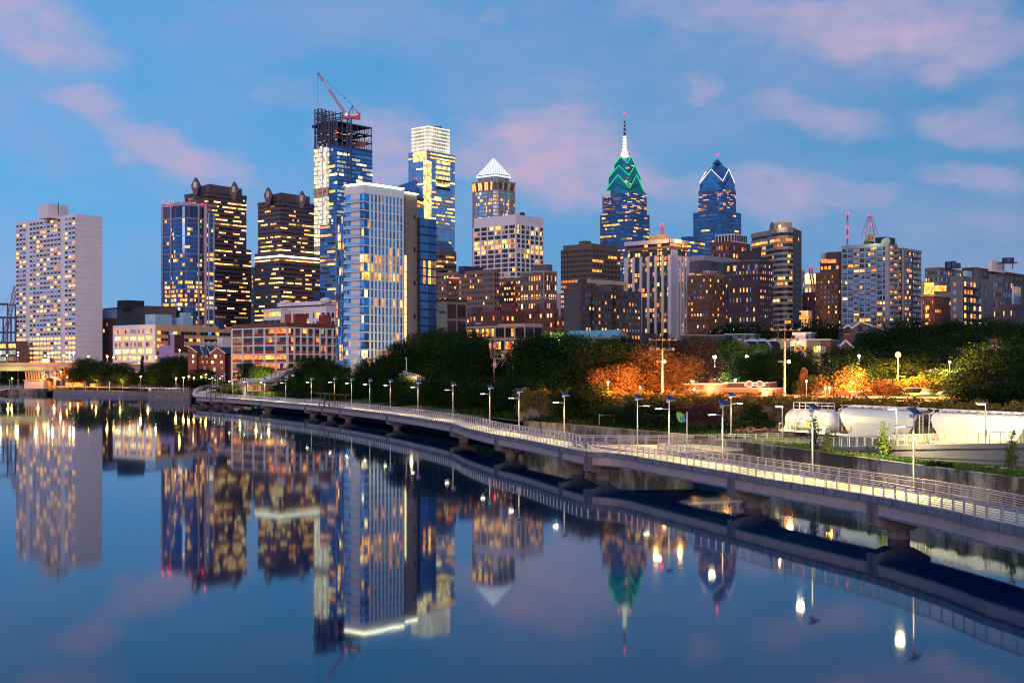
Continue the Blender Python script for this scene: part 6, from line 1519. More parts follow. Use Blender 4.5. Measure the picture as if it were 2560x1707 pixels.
# --- behind: lighter green and mid distance
GB = 'background trees'
for k, (u, v, D, w_, kd, m_, lb) in enumerate([
 (1372,832,360,14,'broad',FOLL,'bright green tree behind the dark wooded bank, beside the railway signals'),(1340,838,370,12,'broad',FOLM,'green tree just left of the brightest green tree'),(1412,846,350,12,'broad',FOLL,'green tree between the bright green tree and the cream gabled hall'),
 (1535,862,340,13,'broad',FOL,'dark tree right below the cream gabled hall'),(1575,858,330,15,'broad',FOLM,'rounded dark green tree below the striped tower'),(1622,856,335,16,'broad',FOLM,'leafy tree under the striped tower, left of the first tall floodlight mast'),
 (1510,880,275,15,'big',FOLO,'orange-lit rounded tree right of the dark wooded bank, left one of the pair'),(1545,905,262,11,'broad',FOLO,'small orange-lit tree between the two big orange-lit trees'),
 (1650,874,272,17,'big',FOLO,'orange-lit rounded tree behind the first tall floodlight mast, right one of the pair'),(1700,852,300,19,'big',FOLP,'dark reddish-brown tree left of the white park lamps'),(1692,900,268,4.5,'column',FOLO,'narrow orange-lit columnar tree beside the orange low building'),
 (1752,850,340,16,'broad',FOLM,'green park tree left of the left white park lamp'),(1790,846,352,17,'big',FOLM,'green park tree behind the left white park lamp'),(1832,850,350,15,'broad',FOLM,'green park tree between the two white park lamps'),(1862,858,345,15,'broad',FOLL,'green park tree behind the right white park lamp'),
 (1765,925,318,12,'broad',FOLL,'low green lit tree under the left white park lamp'),(1815,930,318,12,'broad',FOLL,'low green lit tree under the right white park lamp'),(1735,935,312,9,'broad',FOLL,'small green lit tree left of the low orange building chimney'),
 (1930,872,300,20,'big',FOL,'broad dark pine-like tree in front of the modern cube house'),(1890,880,306,14,'broad',FOL,'dark tree between the right white park lamp and second floodlight mast'),(1985,880,290,14,'broad',FOL,'dark spreading tree right of the second floodlight mast'),
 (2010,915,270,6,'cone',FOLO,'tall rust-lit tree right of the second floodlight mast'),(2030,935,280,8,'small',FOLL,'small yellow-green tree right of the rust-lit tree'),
 (2108,920,246,11,'open',FOLO,'rusty orange open tree left of the parked van by the street'),(2132,908,262,9,'open',FOLL,'yellow-green lit tree behind the rusty open tree'),(2075,950,265,8,'broad',FOL,'small dark tree left of the rusty open tree'),  # rusty tree: sodium lamp glow put into its leaf colour
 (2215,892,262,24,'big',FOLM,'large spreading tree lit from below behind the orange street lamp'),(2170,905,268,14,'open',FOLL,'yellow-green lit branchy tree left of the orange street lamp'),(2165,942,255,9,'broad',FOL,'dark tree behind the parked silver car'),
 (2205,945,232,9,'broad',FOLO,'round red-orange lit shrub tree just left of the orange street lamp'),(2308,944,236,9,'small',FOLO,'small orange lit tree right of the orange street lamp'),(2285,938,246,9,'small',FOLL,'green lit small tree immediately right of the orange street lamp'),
 (2402,915,235,16,'open',FOLL,'bright yellow-green lit tree under the curved street lamp'),(2445,925,225,10,'open',FOLL,'yellow-green lit tree beside the dark trees at right'),
 (2340,870,300,18,'broad',FOL,'dark tree above the low brick garage at right'),(2290,862,320,20,'big',FOL,'dark tree behind the orange lamp glow, right part'),(2250,800,430,24,'big',FOL,'big dark tree under the darker balcony tower'),(2200,815,420,18,'broad',FOL,'dark tree below the gridded tower right edge'),
 (2120,872,300,14,'broad',FOL,'dark bare-looking tree behind the red brick houses'),(2150,862,330,16,'broad',FOL,'dark tree in front of the gridded tower houses')]):
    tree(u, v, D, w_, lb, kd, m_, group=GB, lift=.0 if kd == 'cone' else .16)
# dark mass right
rm = [(2298,812,470,20),(2340,806,450,22),(2385,815,440,20),(2440,800,430,26),(2490,806,420,24),(2535,812,420,24),(2330,842,380,20),(2375,838,370,22),(2425,842,355,22),(2480,836,345,24),(2535,838,340,24),
 (2455,882,250,14),(2492,864,240,18),(2535,858,232,20),(2575,862,225,18),(2470,920,212,13),(2510,912,205,16),(2552,905,200,18),(2440,955,200,8),(2490,955,190,12),(2535,955,182,14),(2575,950,178,14)]
for k, (u, v, D, w_) in enumerate(rm):
    rw_ = rm[:6] if k < 6 else rm[6:11] if k < 11 else rm[11:]; ww = ('far' if k < 6 else 'middle' if k < 11 else 'near'); kk = sorted(q[0]*1000-q[1] for q in rw_).index(u*1000-v)
    tree(u, v, D, w_, 'dark tree in the %s row of the wooded slope at right, %s' % (ww, nth(kk)), 'big' if w_ > 19 else 'broad', [FOL,FOLM,FOL][k % 3], group='dark wooded slope trees at right', lift=.05)
# distant trees in front of far buildings
far = [(1790,815,560,24,'dark tree below the brown brick hotel'),(1840,806,540,26,'broad dark tree in front of the purple-brown block'),(1880,804,545,24,'dark tree right of the purple-brown block foot'),(1905,815,560,20,'dark tree at the foot of the curved tower'),(1560,835,430,14,'dark tree behind the cream gabled hall right end'),(1665,834,450,16,'dark tree at the foot of the striped tower right side'),
 (2042,796,520,30,'rounded dark tree left of the brown brick tower foot'),(2105,803,530,20,'rounded dark tree at the foot of the gridded tower'),(2015,812,540,18,'dark tree at the foot of the curved tower end wall'),(1985,826,500,14,'dark tree behind the modern cube house'),(1720,838,470,14,'dark tree behind the low row roofs under the brown hotel')]
for (u, v, D, w_, lb) in far: tree(u, v, D, w_, lb, 'broad', FOL, group='distant trees', lift=.1)
# left park trees
pk = [(182,916,742,18,'rusty-lit'),(222,893,738,24,''),(250,912,735,16,''),(275,905,728,26,''),(305,916,724,16,''),(330,928,716,12,''),(355,890,738,6,'column'),(360,928,712,16,''),(398,906,705,22,''),(425,900,690,20,''),(445,886,680,22,''),(468,910,668,14,''),(478,912,650,16,''),(500,920,642,12,''),(515,925,630,10,''),(415,938,650,10,''),(500,945,600,14,''),(545,950,590,10,''),
 (35,905,800,16,''),(70,905,800,14,''),(195,907,800,12,''),(10,925,790,20,''),(40,930,785,22,''),(262,903,780,12,'')]
for k, (u, v, D, w_, q) in enumerate(pk):
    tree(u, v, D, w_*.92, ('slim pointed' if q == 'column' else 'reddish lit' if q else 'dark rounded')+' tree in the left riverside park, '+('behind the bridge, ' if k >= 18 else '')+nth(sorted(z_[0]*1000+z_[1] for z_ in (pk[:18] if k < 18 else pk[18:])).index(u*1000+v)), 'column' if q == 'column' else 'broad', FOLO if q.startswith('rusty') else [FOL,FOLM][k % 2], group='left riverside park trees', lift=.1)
# ivy hedge and its wall
hp = [(2,270),(8,262),(22,246),(38,224),(49,205),(55,185),(60,168),(68,150),(80,130)]
o = wallseg(hp, 3.5, 8.6, .8, mat('orange_brown_wall',(.26,.17,.12),.9,0,.2,.4)).build('retaining_wall'); tag(o, 'tall retaining wall half hidden by ivy behind the rail tracks', 'wall')
def leafline(path, zf, n, w_, h_, leaf, m_, seed, prob=None, drop=.0):
    r = np.random.RandomState(seed); segs = [Vector((*path[i+1],0))-Vector((*path[i],0)) for i in range(len(path)-1)]; Ls = np.array([s.length for s in segs]); cum = np.concatenate([[0],np.cumsum(Ls)])
    s = r.rand(n)*cum[-1]; i = np.searchsorted(cum, s)-1; i = np.clip(i,0,len(segs)-1); f = (s-cum[i])/Ls[i]
    P0 = np.array(path); c2 = P0[i]*(1-f[:,None])+P0[i+1]*f[:,None]
    e = np.array([(q.x/q.length, q.y/q.length) for q in segs])[i]; nn = np.stack([e[:,1],-e[:,0]],1)
    lump = .7+.3*np.sin(s*.9)+.25*np.sin(s*2.3+1)+.15*np.sin(s*5.1); a = r.rand(n)*math.pi*2; rr = r.rand(n)**.4
    off_ = np.cos(a)*rr*w_*lump; zz = np.array([zf(x_) for x_ in f*0+s])+np.sin(a)*rr*h_*lump
    c = np.stack([c2[:,0]+nn[:,0]*off_, c2[:,1]+nn[:,1]*off_, zz],1)
    nrm = r.normal(size=(n,3)); nrm /= np.linalg.norm(nrm,axis=1)[:,None]; t = np.cross(nrm, r.normal(size=(n,3))); t /= np.linalg.norm(t,axis=1)[:,None]; u = np.cross(nrm,t); sz = leaf*(.5+r.rand(n))[:,None]
    v = np.stack([c-t*sz,c-u*sz*.6,c+t*sz,c+u*sz*.6],1).reshape(-1,3); return v
def quads(name, v, m_, parent=None):
    n = len(v)//4; me = bpy.data.meshes.new(name); me.vertices.add(len(v)); me.vertices.foreach_set('co', v.ravel()); me.loops.add(len(v)); me.loops.foreach_set('vertex_index', np.arange(len(v))); me.polygons.add(n)
    me.polygons.foreach_set('loop_start', np.arange(0,len(v),4)); me.polygons.foreach_set('loop_total', np.full(n,4)); me.materials.append(m_); me.update(); o = bpy.data.objects.new(name, me); C.objects.link(o)
    if parent: o.parent = parent
    return o
hf = [(p[0]-.9, p[1]-.6) for p in hp]
HED = leafmat('ivy_leaves_lit', (.17,.13,.035))  # orange lamplight partly put into the ivy colour
v1 = leafline(hf, lambda s: 8.9, 42000, 1.3, 1.25, .17, HED, 3); v2 = leafline([(p[0]-1.0,p[1]-.7) for p in hp], lambda s: 6.6+.8*math.sin(s*.35), 22000, .7, 2.0, .2, FOL, 4)
o = quads('ivy_hedge', np.concatenate([v1, v2]), HED); tag(o, 'long ivy hedge spilling over the retaining wall above the train, orange lit', 'hedge')
# grass tufts and weeds: stuff
def scatter(n, fn, seed): r = random.Random(seed); return [fn(r) for _ in range(n)]
def tufts(name, pts, hgt, wdt, m_, seed=1):
    r = np.random.RandomState(seed); p = np.array(pts); n = len(p); a = r.rand(n)*6.28; h = hgt*(.4+r.rand(n)); w_ = wdt*(.5+r.rand(n)); lean = r.normal(size=(n,2))*.3*h[:,None]
    dx = np.stack([np.cos(a)*w_, np.sin(a)*w_, np.zeros(n)],1); top = p+np.concatenate([lean, h[:,None]],1)
    v = np.stack([p-dx, p+dx, top+dx*.25, top-dx*.25],1).reshape(-1,3); o = quads(name, v, m_); tag(o, kind='stuff'); return o
pts = []
for k in range(26000):
    i = rnd.randint(3, 6); f = rnd.random(); d = 1+rnd.random()**1.3*9
    x = shore[i][0]*(1-f)+shore[i+1][0]*f+GD.x*d; y = shore[i][1]*(1-f)+shore[i+1][1]*f+GD.y*d
    if d > 7.2-(y-118)*.03 and y < 160: continue
    pts.append((x, y, ground_z(x, y)-.02))
tufts('riverbank_grass', pts, .55, .07, GRS, 5)
pts = []
for k in range(16000):
    i = rnd.randint(7, 12); f = rnd.random(); d = 1+rnd.random()*28
    x = shore[i][0]*(1-f)+shore[i+1][0]*f+GD.x*d; y = shore[i][1]*(1-f)+shore[i+1][1]*f+GD.y*d; pts.append((x, y, ground_z(x, y)-.02))
tufts('bank_undergrowth', pts, 1.1, .14, FOLM, 6)
# shrubs and small trees near the tracks
sh_ = [(1575,1000,228,8,'cone',FOLM,'dark conifer-like bush right of the wooded bank'),(1606,998,222,8,'broad',FOL,'dark bush behind the solar lamp left of the leaf banner'),(1665,1000,222,7,'broad',FOL,'dark bush below the orange hedge, left of the leaf sign'),(1700,1005,222,8,'cone',FOLM,'feathery green bush behind the leaf sign'),(1750,1008,216,8,'broad',FOLP,'dark purple-leaved bush right of the leaf sign'),
 (1640,1012,214,7,'bush',FOL,'low bush between the lamp posts left of the leaf sign'),(1530,1010,225,8,'broad',FOLM,'leafy bush at the dark wall top near the wooded bank'),(1735,1040,206,6,'bush',FOLM,'green low bush right of the leaf sign pole'),(1800,1040,205,6,'bush',FOL,'dark low bush behind the lamp with the broad arm'),(1885,1005,212,9,'cone',FOLM,'tall feathery green bush in front of the ivy hedge'),(1850,1030,208,6,'bush',FOLM,'green bush left of the feathery tall bush'),
 (1912,1055,198,9,'bush',mat('reddish_leaves',(.17,.07,.06),.7,0,.4,2),'rounded reddish-pink leaved bush left of the tank car'),(1962,1045,196,5.5,'cone',FOLL,'bright yellow-green bush just left of the tank car'),(1935,1035,205,5,'bush',FOLM,'green bush behind the reddish bush'),
 (2034,1028,158,2.6,'sapling',FOLM,'slender young tree in front of the tank car'),(2070,1065,156,2.6,'sapling',FOLL,'small yellow-green sapling in front of the tank car wheels'),(2210,1048,152,3.4,'sapling',FOLL,'bright yellow-green sapling in front of the first hopper car'),(2315,1062,150,2,'sapling',FOLM,'small green sapling at the gap between the hopper cars'),(2530,1070,132,2.6,'sapling',FOLL,'leafy sapling by the ramp at the right edge')]
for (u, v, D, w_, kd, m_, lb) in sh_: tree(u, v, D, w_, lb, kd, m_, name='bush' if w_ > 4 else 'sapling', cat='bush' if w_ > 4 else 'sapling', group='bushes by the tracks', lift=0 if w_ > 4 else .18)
for k, (u, v, w_, D, m_) in enumerate([(2335,1140,1.9,135,FOL),(2370,1150,1.2,133,FOL),(2414,1143,2.0,130,GRS),(2445,1152,1.2,129,GRS),(2478,1150,1.8,127,GRS),(2508,1166,1.4,125,GRS),(2545,1160,2.2,123,GRS),(2130,1124,1.8,150,GRS),(2145,1126,1.6,149,GRS),(2185,1132,1.5,146,GRS)]):
    tree(u, v, D, w_, 'small green weed bush on the strip above the river wall, '+nth([7,9,10,11,12,13,14,0,1,2][k] if False else sorted([2335,2370,2414,2445,2478,2508,2545,2130,2145,2185]).index(u)), 'bush', m_, name='weed_bush', cat='bush', group='weed bushes above the river wall', lift=0, var=k % 3)
# ================================================================ TRAIN
BAL = mat('ballast', (.12,.10,.09), .95, 0, .5, 1.5, bump=.5); RAILM = mat('rail', (.2,.16,.14), .5, .7, .1, 1); UND = mat('bogie_black', (.06,.045,.035), .8, .3, .4, 2)
T0 = Vector((45.6,175.)); td = Vector((.356,-.934)).normalized(); tn = Vector((td.y,-td.x))   # tn points to the river side
def TP(s_, o_, z): p = T0+td*s_+tn*o_; return (p.x, p.y, z)
ZR = 4.15
b = MB()
for off_ in (0, -4.5):
    b.add([TP(-60,off_+1.8,ZR-.3),TP(90,off_+1.8,ZR-.3),TP(90,off_-1.8,ZR-.3),TP(-60,off_-1.8,ZR-.3)], [(0,1,2,3)], BAL)
    b.add([TP(-60,off_+2.6,ZR-.9),TP(90,off_+2.6,ZR-.9),TP(90,off_+1.8,ZR-.3),TP(-60,off_+1.8,ZR-.3)], [(0,1,2,3)], BAL)
struct('trackbed', b)
for off_, lb in ((0,'rail track under the white freight train'),(-4.5,'second rail track behind the white freight train')):
    t_ = thing('rail_track', lb, 'rail track', TP(0,off_,ZR)); b = MB()
    for k in range(120): b.beam(TP(-40+k*1.05,off_+1.3,ZR-.27), TP(-40+k*1.05,off_-1.3,ZR-.27), .25,.18, UND)
    b.build('sleeper_bed', t_)
    for o_ in (.72,-.72): b = MB(); b.beam(TP(-60,off_+o_,ZR-.1),TP(90,off_+o_,ZR-.1),.08,.16,RAILM); b.build('rail', t_)
WT = mat('wagon_white', (.72,.70,.70), .45, .1, .06, .8); WG = mat('wagon_pale_grey', (.55,.58,.66), .5, .1, .08, .8); SHD = mat('wagon_dark_slope', (.12,.09,.07), .7, 0, .3, 2)
def bogie(par, s_, zb=ZR):
    b = MB()
    for w_ in (-.9, .9):
        for o_ in (.75,-.75): b.tube(TP(s_+w_,o_-.07,zb+.42),TP(s_+w_,o_+.07,zb+.42),.42,.42,UND,14)
        b.tube(TP(s_+w_,.7,zb+.42),TP(s_+w_,-.7,zb+.42),.08,.08,UND,6)
    for o_ in (1.0,-1.0): b.beam(TP(s_-1.2,o_,zb+.55),TP(s_+1.2,o_,zb+.55),.12,.3,UND); b.beam(TP(s_-.35,o_,zb+.35),TP(s_+.35,o_,zb+.35),.14,.35,UND)
    b.build('bogie', par)
def hopper(s0, ln, label):
    t_ = thing('hopper_car', label, 'hopper car', TP(s0+ln/2,0,ZR), 'white covered hopper cars'); zb, zt = ZR+1.15, ZR+4.75
    def section(s_, zlow, k=1.):  # half width curve
        pr = [(1.50,zlow),(1.55,zlow+.25),(1.58,(zlow+zt)/2),(1.55,zt-1.0),(1.42,zt-.55),(1.12,zt-.15),(.6,zt),(0,zt+.04)]
        pr = pr[:1]+[(1.54,zlow+.24),(1.56,zlow+1.2)]+pr[2:]; return [(w_,z) for w_,z in pr]+[(-w_,z) for w_,z in reversed(pr[:-1])]
    b = MB(); sec = section(0, zb); n = len(sec); vs = []
    stations = [(s0+.9, 0),(s0+1.0,0),(s0+ln-1.0,0),(s0+ln-.9,0)]
    for s_, _ in stations: vs += [TP(s_, w_, z) for w_, z in sec]
    fs = []
    for k in range(3): fs += [(k*n+j, k*n+j+1, (k+1)*n+j+1, (k+1)*n+j) for j in range(n-1)]
    # cut the lower corners: hopper ends slope inwards
    def inset_(v_, s_): return v_
    vs2 = []
    for k, (s_, _) in enumerate(stations):
        for (w_, z) in sec:
            cut = max(0, (zb+2.3-z))*.95 if z < zb+2.3 else 0
            vs2.append(TP(s_+(cut if k < 2 else -cut), w_, z))
    b.add(vs2, fs, WT); b.add(vs2, [tuple(range(n-1,-1,-1)), tuple(range(3*n,4*n))], SHD); bd = b.build('body', t_, smooth=False)
    b = MB()
    for o_ in (1.5,-1.5): b.beam(TP(s0+.2,o_,zb+.02),TP(s0+ln-.2,o_,zb+.02),.14,.32,WT)
    b.beam(TP(s0+.2,1.5,zb),TP(s0+.2,-1.5,zb),.2,.3,WT); b.beam(TP(s0+ln-.2,1.5,zb),TP(s0+ln-.2,-1.5,zb),.2,.3,WT); b.beam(TP(s0,0,zb-.1),TP(s0+ln,0,zb-.1),.4,.4,WG)
    b.build('side_sill', t_)
    b = MB()
    for e_, sg in ((s0+.35,1),(s0+ln-.35,-1)):
        for o_ in (1.45,.9,-.9,-1.45): b.beam(TP(e_,o_,zb),TP(e_+sg*.1,o_*.92,zt-.3),.09,.09,WG)
        b.beam(TP(e_,1.45,zt-.3),TP(e_,-1.45,zt-.3),.09,.09,WG); b.beam(TP(e_,1.35,zt-.3),TP(e_+sg*.7,1.1,zt+.1),.09,.09,WG)
        for r in range(8): b.beam(TP(e_,1.45,zb+.2+r*.4),TP(e_,.95,zb+.2+r*.4),.05,.05,WG)
        b.beam(TP(e_+sg*.4,1.3,zb+.1),TP(e_+sg*1.9,1.3,zb+1.6),.1,.1,SHD)
    b.build('end_frame', t_)
    b = MB(); b.box(TP(s0+.75,0,zb+.9),(2.4,.5,1.5),SHD,math.atan2(tn.y,tn.x)); b.box(TP(s0+ln-.75,0,zb+.9),(2.4,.5,1.5),SHD,math.atan2(tn.y,tn.x)); b.build('brake_gear', t_)
    b = MB()
    for o_ in (.95,-.95):
        b.beam(TP(s0+.4,o_,zt+.32),TP(s0+ln-.4,o_,zt+.32),.4,.06,WG)
        for k in range(13): b.beam(TP(s0+.8+k*(ln-1.6)/12,o_*1.0,zt+.3),TP(s0+.8+k*(ln-1.6)/12,o_*1.35,zt-.25),.06,.06,WG)
    b.build('running_board', t_)
    for k in range(9): b = MB(); b.box(TP(s0+1.6+k*(ln-3.2)/8,0,zt+.22),(1.1,.8,.25),WG,math.atan2(td.y,td.x)); b.build('hatch', t_)
    for k in range(3):
        b = MB(); c_ = s0+ln*(.25+.25*k); vs = [TP(c_-1.8,1.3,zb),TP(c_+1.8,1.3,zb),TP(c_+1.8,-1.3,zb),TP(c_-1.8,-1.3,zb),TP(c_-.5,.4,zb-.75),TP(c_+.5,.4,zb-.75),TP(c_+.5,-.4,zb-.75),TP(c_-.5,-.4,zb-.75)]
        b.add(vs, [(0,1,5,4),(1,2,6,5),(2,3,7,6),(3,0,4,7),(4,5,6,7)], UND); b.build('discharge_chute', t_)
    b = MB(); ym = mat('orange_stripe',(.6,.3,.05),.6,0,0)
    for f_ in (.09,.2,.78,.9): b.box(TP(s0+ln*f_,1.62,zb+.8),(.12,.04,.8),ym,math.atan2(td.y,td.x))
    dk = mat('stencil_grey',(.22,.22,.24),.7,0,0)
    for f_, w_ in ((.14,1.5),(.72,.9),(.80,.8),(.85,.5)):
        for r in range(2 if w_ > 1 else 3): b.box(TP(s0+ln*f_,1.60,zb+.42+r*.17),(w_,.03,.07),dk,math.atan2(td.y,td.x))
    b.build('stencil_marking', t_)
    bogie(t_, s0+2.2); bogie(t_, s0+ln-2.2); return t_
hopper(-1.2, 17.6, 'first white covered hopper car, coupled right behind the tank car')
hopper(17.4, 17.6, 'second white covered hopper car, cut by the right edge behind the mesh railing')
s0 = -15.6; ln = 13.8
t_ = thing('tank_car', 'white cylindrical tank car with a railed top platform at the left end of the train', 'tank car', TP(s0+ln/2,0,ZR))
b = MB(); zc = ZR+2.75; R0 = 1.45; st = [(0,.02),(.06,.45),(.25,.85),(.6,1.2),(1.1,1.4),(1.6,1.45),(ln-3.2,1.45),(ln-2.7,1.4),(ln-2.2,1.2),(ln-1.85,.85),(ln-1.66,.45),(ln-1.6,.02)]; vs = []; n = 24
for s_, r in st: vs += [TP(s0+.8+s_, r*math.cos(2*math.pi*k/n), zc+r*math.sin(2*math.pi*k/n)) for k in range(n)]
b.add(vs, [(j*n+k,j*n+(k+1) % n,(j+1)*n+(k+1) % n,(j+1)*n+k) for j in range(len(st)-1) for k in range(n)], WT); b.build('tank', t_, smooth=True)
b = MB()
for s_ in (2.4,4.4,ln-4.2,ln-2.9):
    for k in range(n): a0, a1 = 2*math.pi*k/n, 2*math.pi*(k+1)/n; b.beam(TP(s0+s_+.4,1.47*math.cos(a0),zc+1.47*math.sin(a0)),TP(s0+s_+.4,1.47*math.cos(a1),zc+1.47*math.sin(a1)),.06,.04,WG)
b.build('tank_band', t_)
b = MB(); b.tube(TP(s0+ln/2,0,zc+1.3),TP(s0+ln/2,0,zc+2.0),.45,.42,WT,12); b.tube(TP(s0+ln/2,0,zc+2.0),TP(s0+ln/2,0,zc+2.1),.5,.5,WG,12); b.build('dome', t_)
b = MB(); c_ = s0+ln/2
for o_ in (1.35,-1.35):
    for z in (2.0,2.45): b.beam(TP(c_-3,o_,zc+z),TP(c_+3,o_,zc+z),.07,.07,WT)
    for k in range(5): b.beam(TP(c_-3+k*1.5,o_,zc+1.2),TP(c_-3+k*1.5,o_,zc+2.45),.06,.06,WT)
    b.beam(TP(c_-3,o_,zc+1.5),TP(c_+3,o_,zc+1.5),.35,.08,WT)
for s_ in (-3,3): b.beam(TP(c_+s_,1.35,zc+2.45),TP(c_+s_,-1.35,zc+2.45),.06,.06,WT); b.beam(TP(c_+s_,1.35,zc+1.5),TP(c_+s_,-1.35,zc+1.5),.2,.06,WT)
b.beam(TP(c_-2.4,1.4,zc+1.4),TP(c_-2.9,1.45,ZR+1),.07,.07,WG); b.beam(TP(c_-2.0,1.4,zc+1.4),TP(c_-2.4,1.45,ZR+1),.07,.07,WG); b.build('platform', t_)
b = MB()
for o_ in (1.3,-1.3): b.beam(TP(s0,o_,ZR+1.1),TP(s0+ln,o_,ZR+1.1),.1,.18,WT); b.beam(TP(s0,o_,ZR+2.1),TP(s0+.9,o_,ZR+2.1),.06,.06,WT); b.beam(TP(s0+.05,o_,ZR+1.1),TP(s0+.05,o_,ZR+2.1),.06,.06,WT)
b.beam(TP(s0,0,ZR+1.1),TP(s0+ln,0,ZR+1.1),.5,.4,WG)
for s_ in (2.2,ln-2.2):
    for sg in (-1,1): b.beam(TP(s0+s_+sg*.6,1.2*1,ZR+1.2),TP(s0+s_+sg*.3,1.1,zc-.6),.15,.6,WT)
b.build('frame', t_)
b = MB(); b.box(TP(c_+.9,1.47,zc-.35),(.95,.04,.75),mat('yellow_placard',(.75,.5,.05),.6,0,0),math.atan2(td.y,td.x)); b.box(TP(c_+2.4,1.47,zc-.3),(1.3,.04,.85),mat('blue_grey_placard',(.18,.18,.3),.6,0,0),math.atan2(td.y,td.x))
for k in range(4): b.box(TP(c_+1.95+k*.3,1.50,zc-.15),(.16,.03,.28),WT,math.atan2(td.y,td.x)); b.box(TP(c_+1.95+k*.3,1.50,zc-.5),(.18,.03,.12),WT,math.atan2(td.y,td.x))
for s_ in (-.6,-.2): b.box(TP(c_+s_-1.2,1.5,zc-.4),(.12,.04,.7),mat('orange_stripe',(.6,.3,.05)),math.atan2(td.y,td.x))
b.build('placard', t_); bogie(t_, s0+2.4); bogie(t_, s0+ln-2.4)
# ================================================================ UPPER STREET, HOUSES
SOD = (1,.33,.05)
def lamp(u, v, D, label, pw, col, kind='globe', zb=None, s=1., em=60, group='street lamps', light=True, h=None):
    x, z = X(u, D), Z(v, D); zb = ground_z(x, D) if zb is None else zb; t_ = thing('street_lamp', label, 'street lamp', (x, D, zb), group)
    b = MB(); b.tube((x,D,zb),(x,D,z-.3*s),.12*s,.08*s,POLE,6)
    if kind == 'arm': b.beam((x,D,z+.3*s),(x+.9*s,D,z+.3*s),.08,.08,POLE); b.tube((x,D,z-.3*s),(x,D,z+.3*s),.08*s,.07*s,POLE,6)
    b.build('pole', t_); b = MB(); g_ = glow('lamp_glow_%d%d%d_%d' % (col[0]*10, col[1]*10, col[2]*10, em), col, em)
    xx = x+(.9*s if kind == 'arm' else 0); b.ball((xx,D,z),.42*s,g_,10,6); b.build('lamp_globe', t_)
    if light: point('lamp', (xx,D-.6*s,z-.1), pw, col, .5, t_)
    return t_
def floodmast(u, vt, D, zb, ul, vl, label, rich):
    x = X(u, D); t_ = thing('floodlight_mast', label, 'floodlight mast', (x, D, zb), 'tall floodlight masts'); zt = Z(vt, D); MP = mat('blue_grey_mast',(.30,.28,.36),.5,.4,.1,1)
    b = MB(); b.tube((x,D,zb),(x,D,zt-3),.22,.13,MP,10); b.build('pole', t_)
    b = MB()
    for z in (zt-3.2, zt-1.4): b.beam((x-2.4,D,z),(x+2.4,D,z),.15,.12,DSTEEL)
    b.tube((x,D,zt-3),(x,D,zt+2.2),.1,.05,DSTEEL,6); b.beam((x-1.2,D,zt-3),(x-1.2,D,zt+1.3),.07,.07,DSTEEL); b.beam((x+1.3,D,zt-3),(x+1.3,D,zt+.2),.07,.07,DSTEEL); b.build('cross_arm', t_)
    for k in range(10):
        b = MB(); q = Vector((x-2.2+k % 5*1.1, D-.4, zt-2.9+(k//5)*1.8)); d = Vector((rnd.uniform(-.5,.9),-.7,-.3)).normalized(); b.tube(q, q+d*.5,.14,.30,DSTEEL,10); b.build('floodlight', t_)
    g_ = glow('sodium_glow', (1,.30,.04), 60); xl, zl = X(ul, D), Z(vl, D); b = MB(); b.beam((x,D,zl),(xl,D,zl+.1),.1,.1,MP); b.beam((x-1.2,D,zl),(x+.4,D,zl),.2,.3,DSTEEL); b.build('lamp_arm', t_); b = MB(); b.ball((xl,D-.1,zl),.3,g_); b.build('lamp_globe', t_); o_ = point('lamp',(xl+2.5,D-3.5,zl-.2),rich,SOD,.4,t_); l_ = bpy.data.lights.new('lamp','SPOT'); l_.energy = rich; l_.color = SOD; l_.spot_size = R_(165); l_.spot_blend = .4; l_.shadow_soft_size = .4; o2 = bpy.data.objects.new('lamp', l_); C.objects.link(o2); o2.parent = t_; o2.location = o_.location; bpy.data.objects.remove(o_, do_unlink=True)
floodmast(1656,832,247,8,1659+2,904,'tall floodlight mast with orange lamp in front of the orange-lit tree',28000)
floodmast(1962,806,232,8,1972,904,'tall floodlight mast with orange lamp in front of the broad dark tree',30000)
lamp(2245,887,238,'very bright orange street lamp on a tall pole right of centre of the parked cars',90000,SOD,zb=8.6,s=1.3,em=7)
lamp(1787,892,318,'white lamp glaring among the green park trees, left one',15000,(1,.92,.55),s=1.2)
lamp(1866.6,891,318,'white lamp glaring among the green park trees, right one',13000,(1,.92,.55),s=1.0)
lamp(1731,953,296,'small white lamp behind the left end of the low orange building',2600,(.95,1,.6),s=.8)
lamp(1786,951,300,'small white lamp beside the chimney of the low orange building',2600,(.95,1,.6),s=.8)
lamp(1838,950,300,'small white lamp behind the middle of the low orange building',2600,(.95,1,.6),s=.8)
lamp(2148,890,285,'small pale yellow lamp between the red houses and the orange lamp',5000,(1,.8,.4),s=.8)
lamp(2016,953,262,'tiny white lamp in the rust-lit tree',1200,(1,.8,.5),s=.5)
lamp(2132,958,248,'small yellow street lamp above the parked silver car',5000,(1,.85,.3),s=.5)
t_ = lamp(2374,905,232,'curved street lamp arching over the yellow-green tree at right',4000,(1,.95,.3),s=.6)
for u, lb in ((2064,'brown capped lamp post left of the rusty open tree'),(2073,'pale capped lamp post left of the rusty open tree')):  # rusty tree is the one with lamp glow in its leaf colour
    D = 236; x = X(u, D); t_ = thing('bollard_lamp', lb, 'street lamp', (x,D,8.6)); b = MB(); b.tube((x,D,8.6),(x,D,Z(966,D)),.1,.08,POLE,6); b.build('pole', t_); b = MB(); b.tube((x,D,Z(970,D)),(x,D,Z(965,D)),.22,.3,POLE,8); b.ball((x,D,Z(971,D)),.2,glow('warm_small',(1,.7,.3),10)); b.build('lamp_head', t_)
